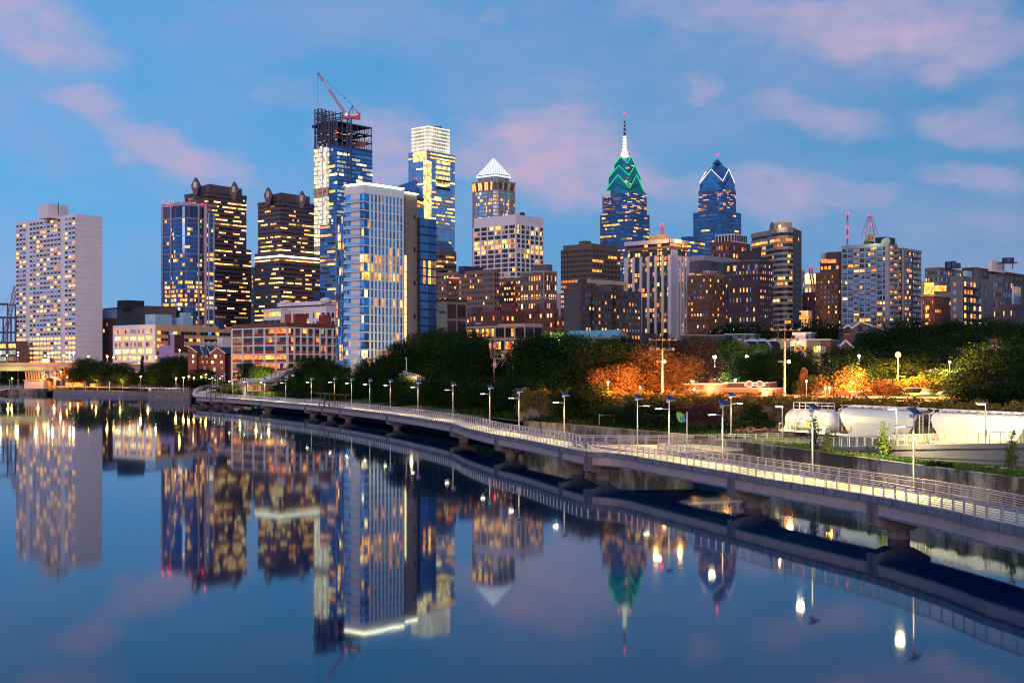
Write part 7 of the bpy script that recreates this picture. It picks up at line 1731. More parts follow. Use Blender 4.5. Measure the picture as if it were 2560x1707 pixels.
# unseen sodium lamps added to light the two orange trees
lamp(1520,955,248,'orange lamp hidden low beside the orange-lit tree at the wooded bank',8000,SOD,zb=5,s=.5)  # added unseen lamp to light the orange tree
lamp(1600,968,250,'small orange lamp behind the hedge between the two orange-lit trees',9000,SOD,zb=6,s=.4)  # added unseen lamp to light the orange trees
# low orange pavilion building
ORB = mat('orange_red_block', (.42,.16,.09), .85, 0, .15, .5); PKR = mat('pale_roof', (.4,.33,.33), .8, 0, .1, .5)
t_ = thing('pavilion', 'low flat-roofed orange-lit building with bunting behind the ivy hedge', 'building', (X(1820,272),272,8.5))
b = MB(); D = 272
def bx(b, u0, u1, v0, v1, D, dep, m_, mt=None):
    x0, x1 = X(u0,D), X(u1,D); b.prism([(x0,D),(x1,D),(x1+dep*.4,D+dep),(x0+dep*.4,D+dep)], Z(v1,D), Z(v0,D), m_, mt=mt or PKR)
bx(b,1707,1806,961,995,268,12,ORB); bx(b,1806,1940,972,995,266,8,ORB); bx(b,1806,1925,957,973,272,8,mat('dark_boarding',(.10,.05,.05),.8,0,.1,.5)); bx(b,1772,1784,948,960,272,2,BRICK); b.build('wall', t_)
b = MB(); bx(b,1704,1808,958,961.5,267.5,13,TRIM); bx(b,1804,1942,969.5,972.5,265.3,9,PKR); bx(b,1806,1920,955.5,957.5,271.5,9,TRIM); b.build('roof', t_)
b = MB()
for u0, u1, v0, v1 in ((1899,1904,979,987),(1932,1936,977,989),(1787,1791,980,986),(1767,1771,981,986)): x0,x1 = X(u0,265.6),X(u1,265.6); b.box(((x0+x1)/2,265.7 if u0 > 1806 else 267.8,(Z(v0,265.6)+Z(v1,265.6))/2),(x1-x0,.2,Z(v0,265.6)-Z(v1,265.6)),GLK)
for k in range(22): x = X(1812+k*3.3,265.8); b.box((x,265.8,Z(983,265.8)),(.14,.12,.6),DARKM)
for k in range(30): x = X(1712+k*1.6,267.9); b.box((x,267.9,Z(967,267.9)),(.07,.08,1.0),BRICK)
b.build('window', t_)
b = MB()
for u in (1873,1899): x = X(u,271.5); b.tube((x,271.6,Z(960,271.5)),(x,271.4,Z(960,271.5)),.75,.75,TRIM,14); b.tube((x,271.4,Z(959.5,271.5)),(x,271.3,Z(959.5,271.5)),.5,.5,REDM,14); b.tube((x,271.3,Z(959,271.5)),(x,271.2,Z(959,271.5)),.25,.25,BLE,14)
for k in range(5): b.box((X(1889,271.5),271.5,Z(957.5+k*2,271.5)),(.5,.1,.09),REDM if k % 2 else TRIM)
for u in (1864,1882,1893,1910): b.box((X(u,271.6),271.6,Z(962,271.5)),(.5,.1,.6),TRIM)
b.build('bunting', t_)
for u, v in ((1735,973),(1913,979),(1781,972)): b = MB(); b.ball((X(u,267.2),267.2 if u < 1806 else 265.4,Z(v,267)),.22,glow('warm_wall_lamp',(1,.8,.45),40)); b.build('wall_lamp', t_); point('wall_lamp',(X(u,266.6),264.9 if u > 1806 else 266.6,Z(v,267)),500,(1,.7,.35),.2,t_)
# cream gabled hall
D = 450; t_ = thing('hall', 'long cream hall with pale turquoise gabled roof above the dark trees', 'building', (X(1490,D),D,9)); CRM = mat('cream_block', (.50,.40,.27), .85, 0, .08, .3)
x0, x1, x2 = X(1413,D+16), X(1542,D), X(1572,D+6); zt = Z(840,D); b = MB(); b.prism([(x0,D+18),(x1,D),(x2,D+7),(x0+3,D+26)], 6, zt, CRM)
ap_ = ((x1+x2)/2, D+3, Z(825,D)); b.add([(x1,D,zt),(x2,D+7,zt),ap_], [(0,1,2)], CRM); b.build('wall', t_)
TQ = mat('turquoise_roof', (.22,.47,.55), .6, .2, .1, .5); b = MB(); al = (x0+2,D+21,Z(826,D)+.5)
b.add([(x0-.6,D+17.4,zt-.2),(x1-.2,D-.6,zt-.2),(ap_[0],ap_[1]-.5,ap_[2]+.2),(al[0]-.6,al[1],al[2])]+[(x0-.6,D+17.4,zt-.6),(x1-.2,D-.6,zt-.6),(ap_[0],ap_[1]-.5,ap_[2]-.2),(al[0]-.6,al[1],al[2]-.3)], [(0,1,2,3),(0,4,5,1),(4,7,6,5)], TQ); b.add([(x2+.5,D+7,zt-.2),(ap_[0],ap_[1]-.5,ap_[2]+.2),(al[0],al[1],al[2]),(x0+3,D+27,zt-.2)], [(0,1,2,3)], TQ); b.build('roof', t_)
f = face((x0,D+18),(x1,D))
for k in range(9): s_ = f[4]*(.08+.1*k); b = MB(); b.fbox(f,s_,s_+2.6,zt-2.9,zt-.9,0,.12,GLK if k != 4 else DIM); b.build('window', t_)
for k in range(3): b = MB(); s_ = f[4]*(.6+.13*k); b.fbox(f,s_,s_+2.8,zt-8.6,zt-6.8,0,.12,YEL if k < 2 else GLK); b.build('window', t_)
f = face((x1,D),(x2,D+7)); 
for k in (.35,.6): b = MB(); b.fbox(f,f[4]*k,f[4]*k+.9,zt-2.9,zt-.8,0,.12,GLK); b.build('window', t_)
# low roofs between
for (u0,u1,v,D,m_,lb) in ((1700,1765,838,520,GREY,'low grey flat-roofed terrace under the brown hotel'),(1765,1812,839,500,DBRICK,'low dark house row under the purple-brown block'),(1812,1885,836,515,mat('blue_grey_shed',(.13,.14,.19),.8,0,.1,.3),'long blue-grey low roofed shed under the purple-brown block'),(2050,2100,866,420,DBRICK,'low dark shed roofs right of the modern cube house')):
    t_ = thing('low_building', lb, 'building', (X((u0+u1)/2,D),D,9)); b = MB(); bx(b,u0,u1,v,880,D,12,m_); b.build('wall', t_); b = MB(); bx(b,u0-1,u1+1,v-2,v,D-.4,13,CYAN if 'shed' in lb else PKR); b.build('roof', t_)
    for k in range(3): b = MB(); u = u0+(u1-u0)*(.2+.3*k); b.box((X(u,D),D-.05,Z(v+8,D)),(1.6,.2,1.8),GLK); b.build('window', t_)
t_ = thing('low_building', 'dark pitched blue roof house between the low rows under the brown hotel', 'house', (X(1812,540),540,9)); b = MB(); gable(b,1790,1835,836,822,540,14,DBRICK,SLATE,z0=9); b.build('wall', t_)
# mansard row houses
t_ = thing('row_house', 'row of mansard-roofed houses in cream and pink between park lamps and cube house', 'house', (X(1900,400),400,9)); D = 400
b = MB(); bx(b,1838,1872,853,905,D,14,mat('pink_render',(.45,.26,.20),.85,0,.05,.3)); bx(b,1872,1910,853,905,D+.3,14,CRM); bx(b,1910,1952,853,905,D+.1,14,mat('blue_white_render',(.42,.44,.5),.85,0,.05,.3)); b.build('wall', t_); b = MB()
for u in (1866,1892,1922):
    b.add([(X(u,D),D-.4,Z(853,D)),(X(u+22,D),D-.4,Z(853,D)),(X(u+34,D),D-2.2,Z(874,D)),(X(u+12,D),D-2.2,Z(874,D))],[(0,1,2,3),(3,2,1,0)],SLATE)
    b.add([(X(u,D),D-.4,Z(853,D)),(X(u+12,D),D-2.2,Z(874,D)),(X(u+12,D),D,Z(874,D))],[(0,1,2)],CRM)
b.build('mansard_roof', t_); b = MB(); 
for u in (1845,1880,1905,1935): b.box((X(u,D+6),D+6,Z(850,D)),(2.2,2,1.3),PKR)
bx(b,1860,1950,849.5,853,D+1,12,CYAN); b.build('flat_roof', t_)
for u, v in ((1878,867),(1887,867),(1921,869),(1933,869),(1948,868)): b = MB(); b.box((X(u,D-2.5),D-2.4,Z(v,D-2.4)),(.7,.3,1.1),GLK); b.build('window', t_)
# modern cube house
t_ = thing('house', 'modern cube house in white, olive and brick with lit top-floor windows', 'house', (X(2010,330),330,8.7)); D = 330; DK_ = mat('charcoal_panel',(.05,.045,.05),.6,0,.1,1); OLV = mat('olive_brown_panel',(.13,.11,.07),.5,.2,.1,.5)
b = MB(); bx(b,1951,1976,849,900,D,12,OLV); bx(b,1976,2016,849,890,D-.2,12,TRIM); bx(b,2016,2052,849,882,D-.1,12,OLV); bx(b,2050,2075,849,955,D+.1,12,DK_); bx(b,1976,2053,881,955,D+.05,12,mat('tan_brick_wall',(.42,.29,.15),.85,0,.1,.5)); bx(b,2066,2076,849,955,D-.1,13,BRICK); bx(b,1981,2014,832,848,D+2,6,TRIM); bx(b,2014,2028,833,848,D+2,6,mat('blue_door_panel',(.08,.12,.22),.5,0,0)); b.build('wall', t_)
b = MB(); bx(b,1949,2077,847.5,849.5,D-.5,13,TRIM); bx(b,1980,2030,830.5,832.2,D+1.7,7,TRIM); b.build('roof', t_)
for u0,u1,v0,v1,m_ in ((1978,1985,866,880,DIM),(1985,2002,866,880,YEL),(2003,2014,866,880,YEL),(2017,2024,866,879,DIM),(2034,2040,866,880,YEL),(2041,2050,865,880,WHT),(2054,2057,866,885,PAL),(2060,2064,866,885,DIM),(2055,2064,896,903,PAL),(2055,2064,925,943,YEL),(1985,1991,838,848,GLK),(2019,2025,839,848,GLK)):
    b = MB(); x0,x1 = X(u0,D),X(u1,D); yy = D-.35 if v0 > 848 else D+1.9; b.box(((x0+x1)/2,yy,(Z(v0,D)+Z(v1,D))/2),(x1-x0,.2,Z(v0,D)-Z(v1,D)),m_); o_ = b.build('window', t_); b = MB(); b.box(((x0+x1)/2,yy-.1,Z(v1,D)-.05),(x1-x0+.1,.1,.1),DARKM); b.box(((x0+x1)/2,yy-.1,(Z(v0,D)+Z(v1,D))/2),(.08,.1,Z(v0,D)-Z(v1,D)),DARKM); b.build('frame', o_)
# red houses right of it
def house(lb, u0, u1, ve, vp, D, m_, wins, dep=14, mr=None, zb=8.7, skew=.5, name='house'):
    t_ = thing(name, lb, 'house', (X((u0+u1)/2,D),D,zb)); b = MB(); gable(b,u0,u1,ve,vp,D,dep,m_,mr or SLATE,z0=zb-1,skew=skew); b.build('wall', t_)
    for (u,v,w_,h_,mm) in wins: b = MB(); b.box((X(u,D),D-.05,Z(v,D)),(w_,.25,h_),mm); o_ = b.build('window', t_); b = MB(); b.box((X(u,D),D-.2,Z(v,D)-h_/2-.08),(w_+.3,.3,.14),TRIM); b.build('sill', o_)
    return t_
house('red brick house with lit dormer window right of the cube house',2075,2100,880,858,345,BRICK,[(2087,864,1.1,2.0,ORA),(2082,887,.9,1.8,GLK),(2091,887,.9,1.8,GLK)])
house('pale gabled house with dark slate roof beside the red dormer house',2096,2130,872,855,352,GREY,[(2105,882,1,1.6,GLK)])
house('brick house with arched wall letter and white fan unit above the rusty tree',2073,2122,903,899,300,BRICK,[(2090,922,1.6,2.2,PAL)])  # rusty tree is the one with lamp glow in its leaf colour
b = MB(); b.box((X(2120,299),299,Z(905,299)),(1,.1,.1),TRIM)
tt = thing('wall_mural', 'faded white letter R mural on the brick house wall above the rusty tree', 'mural', (X(2077,299),299,Z(925,299)))  # rusty tree is the one with lamp glow in its leaf colour
fw = mat('faded_white_paint',(.5,.45,.42),.9,0,.4,1.5); b = MB(); lx, lz, ly = X(2075,299.8), Z(929,299.8), 299.8
for (a_, c_) in (((0,0),(0,2.2)),((0,2.2),(1,2.2)),((1,2.2),(1.3,1.9)),((1.3,1.9),(1.3,1.4)),((1.3,1.4),(1,1.1)),((1,1.1),(0,1.1)),((.6,1.1),(1.4,0))): b.beam((lx+a_[0],ly,lz+a_[1]),(lx+c_[0],ly,lz+c_[1]),.12,.4,fw)
b.build('letter', tt)
house('dark barn-like house with a pale blue metal roof under the gridded tower',2125,2210,826,808,430,GREY,[(2118,820,1.5,2,GLK),(2150,822,1.5,2,GLK)],dep=26,mr=mat('pale_blue_roof',(.22,.30,.42),.5,.2,.1,.3),zb=9,skew=.3)
house('small red brick house left of the barn-like house',2110,2128,822,816,428,BRICK,[(2117,827,1.5,2,GLK)],zb=9)
house('orange gable house with blue metal roof among the dark trees at right',2378,2432,892,876,330,mat('orange_render',(.40,.20,.12),.85,0,.1,.3),[],dep=18,mr=mat('pale_blue_roof',(.22,.30,.42)),skew=.35)
house('dark gabled house with chimney among the dark trees near the right edge',2455,2512,878,868,330,GREY,[],dep=12)
b = MB(); x = X(2484,331); b.box((x,331,Z(862,331)),(1.6,1.4,3.2),BRICK); tag(b.build('chimney'), 'brick chimney stack on the dark gabled house near the right edge', 'chimney')
t_ = thing('garage', 'low brown brick garage with blue roof units behind the orange-lit small tree', 'building', (X(2330,262),262,8.7)); b = MB(); bx(b,2300,2350,930,985,262,16,mat('lit_brown_brick',(.28,.14,.09),.9,0,.1,.4)); bx(b,2350,2372,945,985,264,12,DARKM); b.build('wall', t_); b = MB(); bx(b,2298,2352,927,930.5,261.5,17,CYAN)
for k in range(7): b.box((X(2306+k*8,266),266+k % 3*3,Z(925,262)),(2.5,2,.6),PKR)
b.build('roof', t_)
b = MB(); bx(b,2335,2440,982,997,246,.5,ORB); tag(b.build('brick_wall'), 'low orange-lit brick yard wall behind the parked cars at right', 'wall')
b = MB(); bx(b,2080,2330,990,1001,240,.4,CRM); tag(b.build('street_wall'), 'low cream street wall lit orange behind the guard rail', 'wall')
b = MB(); bx(b,1955,2078,986,994,246,.4,CONG); tag(b.build('street_wall'), 'low concrete kerb wall beside the park path right of the second mast', 'wall')
# guard rail along upper street
b = MB(); pts = [Vector((X(u,D),D,Z(v,D))) for u, v, D in ((1960,992,226),(2050,992,222),(2130,992.5,218),(2240,993,212),(2330,994,206),(2420,996,198))]
for p, q in zip(pts[:-1], pts[1:]):
    b.beam(p, q, .1,.35, mat('rail_orange_steel',(.5,.4,.3),.5,.3,0))
    for k in range(4): r_ = p.lerp(q,k/4); b.beam(r_, r_-Vector((0,0,1.3)), .1,.1, DARKM)
tag(b.build('guard_rail'), 'long steel guard rail along the street above the train', 'guard rail')
# street surface (upper lane)
b = MB(); a_ = [(52,214,8.75),(75,226,8.78),(110,180,8.8),(66,176,8.75)]; b.add([(48,222,8.74),(62,180,8.7),(80,168,8.76),(110,215,8.8),(60,250,8.75)], [(0,1,2,3,4)], ASPH); struct('street', b)
# cars
TYRE = mat('tyre', (.02,.02,.02), .8, 0, 0)
def car(x, y, z, rz, col, label, van=False, light=False):
    t_ = thing('parked_van' if van else 'parked_car', label, 'van' if van else 'car', (x,y,z), 'vehicles on the upper street'); co, si = math.cos(rz), math.sin(rz); L_ = 5.2 if van else 4.4; H = 2.0 if van else 1.42
    pm = mat('car_paint_'+col[0], col[1], .3, .3, 0)
    def tp(a, b_, c_): return (x+a*co-b_*si, y+a*si+b_*co, z+c_)
    if van: prof = [(-.5,.35),(-.5,.85),(-.47,1.0),(-.33,H*.98),(.45,H),(.5,H*.92),(.5,.35)]
    else: prof = [(-.5,.32),(-.5,.62),(-.47,.75),(-.24,.88),(-.1,H),(.2,H),(.36,.95),(.49,.88),(.5,.32)]
    b = MB(); n = len(prof); vs = [tp(a*L_, w_*(1 if h < 1 else .84), h) for w_ in (-.88,.88) for a, h in prof]; b.add(vs, [tuple(range(n)), tuple(range(2*n-1,n-1,-1))]+[(k,n+k,n+(k+1) % n,(k+1) % n) for k in range(n)], pm); b.build('body', t_)
    b = MB(); 
    for s_ in (-1,1):
        gl = [(-.2,.92),(-.09,H-.1),(.18,H-.1),(.32,.95)] if not van else [(-.42,1.1),(-.33,H-.15),(.2,H-.15),(.2,1.1)]
        q = [tp(a*L_, s_*.87 if h < 1 else s_*.80, h) for a, h in gl]; q2 = [tp(a*L_, s_*.91 if h < 1 else s_*.84, h) for a, h in gl]; b.add(q+q2, [(0,1,2,3),(4,5,6,7),(0,1,5,4),(1,2,6,5),(2,3,7,6),(3,0,4,7)], GLK)
    b.build('window', t_)
    for a in (-.31,.31):
        for s_ in (-.8,.8): b = MB(); b.tube(tp(a*L_,s_-.1,.32),tp(a*L_,s_+.1,.32),.33,.33,TYRE,12); b.build('wheel', t_)
    for s_ in (-.6,.6): b = MB(); b.box(tp(-.5*L_,s_,.65),(.08,.3,.16),glow('headlight',(1,.9,.6),12) if light else TRIM,rz); b.build('headlight', t_)
    return t_
def cz(x, y): return ground_z(x, y)
for (u, D, rz, col, lb, van) in ((2140,244,.3,('silver',(.4,.38,.34)),'silver station wagon parked left of the orange street lamp',True),(2118,240,.3,('maroon',(.25,.04,.03)),'dark red car parked left of the silver wagon',False),(2160,238,.2,('blue',(.08,.12,.3)),'small blue car parked right of the silver wagon',False),(2062,246,.2,('pale',(.6,.58,.5)),'pale car parked near the capped lamp posts',False),(2285,232,.1,('cream',(.62,.58,.48)),'cream white van parked right of the orange street lamp',True),(2312,226,.1,('dark',(.08,.06,.05)),'dark sedan parked right of the cream van',False),(2358,228,.15,('grey',(.45,.45,.45)),'pale grey sedan parked farthest right on the upper street',False)):
    x = X(u, D); car(x, D, 8.8, rz, col, lb, van)
# ================================================================ RAILWAY SIGNALS
SGN = mat('rusty_pink_steel', (.45,.25,.2), .7, .3, .2, 1); D = 352.
t_ = thing('signal_gantry', 'pinkish steel railway signal bridge rising among the dark trees', 'signal gantry', (X(1300,D),D,5)); b = MB()
x0, x1 = X(1232,D), X(1380,D)
for dy in (0, 1.5):
    b.beam((x0,D+dy,Z(896,D)),(x1,D+dy,Z(896,D)),.25,.25,SGN); b.beam((x0,D+dy,Z(885,D)),(x1,D+dy,Z(885,D)),.12,.12,SGN)
    for k in range(14): x = x0+(x1-x0)*k/13; b.beam((x,D+dy,Z(896,D)),(x,D+dy,Z(885,D)),.1,.1,SGN)
for k in range(8): x = x0+(x1-x0)*k/12; b.beam((x+1,D,Z(896,D)),(x-.4,D,Z(915,D)),.16,.16,SGN)
b.build('walkway', t_); b = MB()
for x in (x0+.3, x0+5.5, x1-.4): b.beam((x,D,5),(x,D,Z(896,D)),.35,.35,SGN)
b.build('column', t_)
for u, vs_ in ((1237,(865,913)),(1278,(864,887)),(1356,(863,887))):
    b = MB(); x = X(u,D); b.beam((x,D-.3,Z(915 if u == 1237 else 896,D)),(x,D-.3,Z(858,D)),.15,.15,SGN); b.beam((x-.8,D-.3,Z(896,D)),(x-.8,D-.3,Z(856,D)),.08,.08,SGN); b.beam((x-1.2,D-.3,Z(896,D)),(x-1.2,D-.3,Z(856,D)),.08,.08,SGN)
    for k in range(10): b.beam((x-.8,D-.3,Z(894-k*4,D)),(x-1.2,D-.3,Z(894-k*4,D)),.06,.06,SGN)
    b.build('ladder', t_)
    for v in vs_:
        b = MB(); z = Z(v,D); b.tube((x,D-.6,z+.25),(x,D-.7,z+.25),.55,.55,GLK,12); b.box((x,D-.45,z+.2),(.8,.3,1.8),GLK); o_ = b.build('signal_head', t_); b = MB(); b.ball((x,D-.85,z),.3,glow('red_signal',(1,.0,.02),10)); b.build('red_lamp', o_)
# thin pole fence and posts near the dark wall
b = MB(); D = 222
for u in (1498,1535): b.tube((X(u,D),D,4.6),(X(u,D),D,Z(1035,D)),.05,.05,POLE,5)
b.beam((X(1498,D),D,Z(1038,D)),(X(1535,D),D,Z(1038,D)),.04,.04,POLE); tag(b.build('fence'), 'bit of thin wire fence above the dark river wall', 'fence')

for (u, D, pw) in ((1560,248,16000),(1620,240,12000),(1720,232,16000),(1800,228,14000),(1880,222,14000),(1960,216,12000),(2060,210,12000),(2150,200,10000),(2330,196,9000)):
    point('street_fill', (X(u,D)+1.5,D+2.5,12.5), pw, SOD, .5)  # added sodium fill along the hedge, no lamp bodies
for (u, D, z, pw, c_) in ((2150,256,13,9000,(1,.85,.2)),(2400,218,12,5000,(1,.95,.25)),(2245,246,18,45000,(1,.3,.04)),(2210,236,12,9000,(1,.4,.07)),(2120,240,12,9000,(1,.5,.1)),(1770,308,11,12000,(.95,1,.4)),(1830,308,11,12000,(.95,1,.4)),(1735,300,11,9000,(.95,1,.4)),(1395,345,22,20000,(.9,1,.4))):
    point('street_fill', (X(u,D),D,z), pw, c_, .5)  # more added fill to light the trees, no fixtures
# ================================================================ LEFT BANK
GIRL = mat('green_yellow_girder', (.42,.42,.24), .7, .1, .1, .2); BDK = mat('bridge_concrete', (.38,.26,.22), .85, 0, .15, .3); BPK = mat('bridge_pier_stone', (.46,.36,.36), .85, 0, .15, .3); TEAL = mat('teal_steel', (.10,.32,.30), .6, .3, .1, .3)
D = 770.; t_ = thing('road_bridge', 'road bridge entering at far left with pale stone pier and lit parapet', 'bridge', (X(90,D),D,3))
zt = Z(908,D); zp = Z(913,D)
b = MB(); b.prism([(X(-220,D),D),(X(110,D),D),(X(425,D-10),D-10),(X(425,D+10),D+12),(X(-220,D),D+16)], Z(917,D), Z(912.5,D), BDK, mt=ASPH); b.build('deck', t_)
b = MB(); b.beam((X(-220,D),D-.2,(zt+zp)/2),(X(110,D),D-.2,(zt+zp)/2),.5,zt-zp+.8,BDK); b.beam((X(110,D),D-.2,(zt+zp)/2),(X(425,D-10),D-10.2,(zt+zp)/2),.5,zt-zp+.8,BDK); b.build('parapet', t_)
b = MB(); b.beam((X(-220,D),D+.3,Z(921.5,D)),(X(113,D),D+.3,Z(921.5,D)),1,2.6,GIRL); b.build('girder', t_); b = MB(); b.beam((X(113,D),D+.3,Z(921.5,D)),(X(425,D-10),D-9.5,Z(921.5,D)),1,2.4,BDK); b.build('girder', t_)
b = MB(); b.prism([(X(64,D),D-2),(X(116,D),D-2),(X(118,D),D+14),(X(66,D),D+14)], -1.5, Z(950,D), BPK, mt=BPK); b.prism([(X(62,D),D-3),(X(118,D),D-3),(X(120,D),D+15),(X(64,D),D+15)], Z(951.5,D), Z(949.5,D), BPK); b.build('pier', t_)
b = MB()
for k in range(7): u = 67+k*6.5; b.beam((X(u+2,D),D-1,Z(950,D)),(X(u-1,D),D-1,Z(928,D)),.7,.8,mat('rust_arch',(.4,.22,.12),.8,0,.2,.4)); b.beam((X(u+2,D),D+9,Z(950,D)),(X(u-1,D),D+9,Z(928,D)),.7,.8,BDK)
b.add([(X(106,D),D-1.6,Z(928,D)),(X(116,D),D-1.6,Z(928,D)),(X(114,D),D-1.6,Z(948,D)),(X(110,D),D-1.6,Z(948,D)),(X(106,D),D+.2,Z(928,D)),(X(116,D),D+.2,Z(928,D)),(X(114,D),D+.2,Z(948,D)),(X(110,D),D+.2,Z(948,D))], [(3,2,1,0),(4,5,6,7),(0,1,5,4),(1,2,6,5),(2,3,7,6),(3,0,4,7)], TEAL); b.build('arch_strut', t_)
b = MB()
for u in (138,168,208,250,300,350): b.beam((X(u,D-2),D-2,3),(X(u,D-2),D-2,Z(925,D)),1.6,1.6,BDK)
b.build('column', t_)
b = MB(); b.beam((X(118,D),D-4,Z(935,D)),(X(160,D),D-4,Z(950,D)),1.2,1.0,BDK); b.beam((X(118,D),D-4,Z(948,D)),(X(136,D),D-4,Z(933,D)),1.2,.8,BDK); b.prism([(X(118,D),D-6),(X(130,D),D-6),(X(131,D),D),(X(119,D),D)],2.5,Z(953,D),mat('orange_stone',(.45,.27,.15),.85,0,.1,.4)); b.build('stair', t_)
# kiosk lit box on the bridge
t_ = thing('bus_shelter', 'brightly lit yellow box shelter on the bridge in front of the white slab tower', 'shelter', (X(106,D),D+8,zp)); b = MB(); b.box((X(104.5,D),D+8,Z(902.5,D)),(4.6,2.5,3.0),glow('lit_kiosk',(1,.72,.25),5)); b.build('lit_panel', t_)
b = MB(); b.box((X(119,D),D+8,Z(902,D)),(2.4,3,3.6),BROWN); b.box((X(107,D),D+8,Z(895.8,D)),(7.5,3,.4),BROWN); 
for k in range(4): b.box((X(96+k*5.6,D),D+6.6,Z(902.5,D)),(.2,.2,3.1),BROWN)
b.build('frame', t_)
# vehicle on the bridge
car(X(338,760), 762.5, Z(912.6,762), 0, ('white_van',(.6,.55,.45)), 'cream minibus driving on the bridge left of the lavender wall', True, True)
# bridge and park lamps
k = 0
for (u, v, col, pw, em, lb) in ((2,882,'y',3000,30,'pale lamp at the left frame edge above the bridge'),(18,888,'o',2500,40,'orange lamp left of the white slab tower foot'),(45,881,'y',3000,40,'upper lamp of the pair at the left foot of the white slab tower'),(45,888,'o',3000,40,'lower orange lamp of the pair at the left foot of the white slab tower'),(90,881,'w',2500,40,'white lamp in front of the white slab tower, left part'),
  (121,883,'w',4000,60,'left of two close white lamps before the white slab tower'),(132,883,'w',4000,60,'right of two close white lamps before the white slab tower'),(112,890,'o',2500,40,'orange lamp above the lit kiosk'),(159,889,'o',3500,50,'orange lamp before the white slab tower middle right'),(174,882,'w',4000,60,'left of two close white lamps near the blank wall'),(184,882,'w',4000,60,'right of two close white lamps near the blank wall'),
  (221,891,'o',3500,50,'orange lamp before the blank side of the slab tower'),(268,891,'o',6000,80,'bright orange lamp left of the white office front'),(284,893,'o',3500,60,'orange lamp at the corner of the white office front'),(325,892,'o',4000,50,'orange lamp before the white office, left'),(345,894,'o',4000,50,'orange lamp before the white office, middle'),(390,893,'w',9000,90,'glaring lamp at the right corner of the white office front')):
    Dd = 779; c = {'y':(1,.75,.3),'o':(1,.42,.08),'w':(1,.85,.45)}[col]
    lamp(u, v, Dd, lb, pw, c, zb=9, s=1.0 if em < 60 else 1.25, em=em, group='bridge road lamps', light=(k % 2 == 0 or em > 60)); k += 1
for (u, v, lb, pw) in ((152,929,'bright orange park lamp beneath the bridge',9000),(168,943,'small orange lamp left in the park trees',3000),(30,946,'orange hooded lamp at far left below the bridge',2500),(300,940,'small yellow lamp in the middle park trees',800),(352,941,'small double orange lamp in the park',1500),(440,946,'left orange lamp of the park entrance group',3000),(459,944,'right orange lamp of the park entrance group',3000),(472,941,'faint lamp behind the park entrance lamps',800),(485,944,'small orange lamp left of the brick houses foot',1500),
    (503,942,'bright lamp before the brick houses, left',3500),(515,936,'upper orange lamp before the brick houses',2500),(598,933,'orange lamp at the foot of the red loft',3000),(483,875,'orange lamp on the roof before the lavender building',4000),(449,875,'yellow lamp beside the lavender wall',3000)):
    Dd = 735 if u < 350 else (625 if v > 900 else 690); lamp(u, v, Dd, lb, pw, (1,.42,.08) if u != 449 else (1,.8,.15), s=.9, em=45, group='park lamps', zb=3.5 if v > 900 else 8)
for k, (u, v) in enumerate(((24,950),(155,956),(184,960),(213,956),(243,956),(274,956),(307,952),(331,952),(356,952),(45,950))):
    Dd = 718 if u > 180 else 752; x = X(u, Dd); t_ = thing('promenade_lamp', 'unlit grey lamp column on the riverside promenade, '+nth([1,2,3,4,5,6,7,8,9,0][k] if k != 0 else 0) if False else 'unlit grey lamp column on the quay promenade, '+nth(sorted([24,155,184,213,243,274,307,331,356,45]).index(u)), 'street lamp', (x,Dd,2.4), 'promenade lamp columns'); b = MB(); b.tube((x,Dd,2.4),(x,Dd,Z(v,Dd)),.22,.16,POLE,6); b.build('pole', t_); b = MB(); b.tube((x,Dd,Z(v,Dd)-.2),(x,Dd,Z(v,Dd)+.4),.3,.8,POLE,8); b.build('lamp_head', t_)
# lit objects under the trees
t_ = thing('lit_wall', 'orange lit arcade wall glowing under the park trees at left', 'wall', (X(185,748),748,4)); b = MB(); bx(b,163,204,956,968,748,2,mat('lit_arcade',(.6,.35,.2),.8,0,.1,.3)); bx(b,225,238,958,966,748,2,mat('lit_arcade',(.6,.35,.2))); b.build('wall', t_)
for u in (172,192,228): point('arcade_lamp',(X(u,742),744,7),6000,(1,.38,.07),.5,t_)
b = MB(); D_ = 706
for (u0,v0),(u1,v1) in (((118,972),(260,970)),((260,970),(330,967)),((330,967),(470,968))): pass
b.add([(X(130,735),735,4.05),(X(300,715),715,4.05),(X(470,640),640,4.4),(X(470,655),655,4.6),(X(300,735),735,4.5),(X(130,760),760,4.6)], [(0,1,2,3,4,5)], mat('path_paving',(.40,.30,.22),.85,0,.1,.3)); struct('park_path', b)
for (u, z_, pw, c_) in ((20,9,4500,(1,.75,.2)),(95,9,4000,(1,.4,.1)),(135,9,5000,(1,.35,.06)),(40,22,2000,(1,.7,.25)),(90,22,2000,(1,.6,.2))): point('bridge_fill', (X(u,764),764,z_), pw, c_, .6)  # bare lights added to brighten the bridge, no fixtures
for (u, pw, Dd) in ((300,9000,712),(240,7000,725),(370,7000,690),(420,7000,665)): point('park_glow', (X(u,Dd),Dd,8), pw, (1,.45,.10), .5)
def rail(lb, pts, h=1.1, n=12, m_=None, name='railing'):
    b = MB(); m_ = m_ or POLE
    for p, q in zip(pts[:-1], pts[1:]):
        p, q = Vector(p), Vector(q)
        for hh in (h, h*.55, .15): b.beam(p+Vector((0,0,hh)), q+Vector((0,0,hh)), .09,.09, m_)
        for k in range(n+1): r_ = p.lerp(q,k/n); b.beam(r_, r_+Vector((0,0,h)), .09,.09, m_)
    o = b.build(name); tag(o, lb, 'railing'); return o
rail('pale railing on the quay wall left of the boardwalk end', [(-152,607.5,4),(-170,613,3.9),(-178,636,3.8),(-195,701,2.9)], 1.5, 10)
rail('railing along the dark dock at far left', [(-268,749,3),(-300,753,3),(-420,767,3)], 1.5, 14)
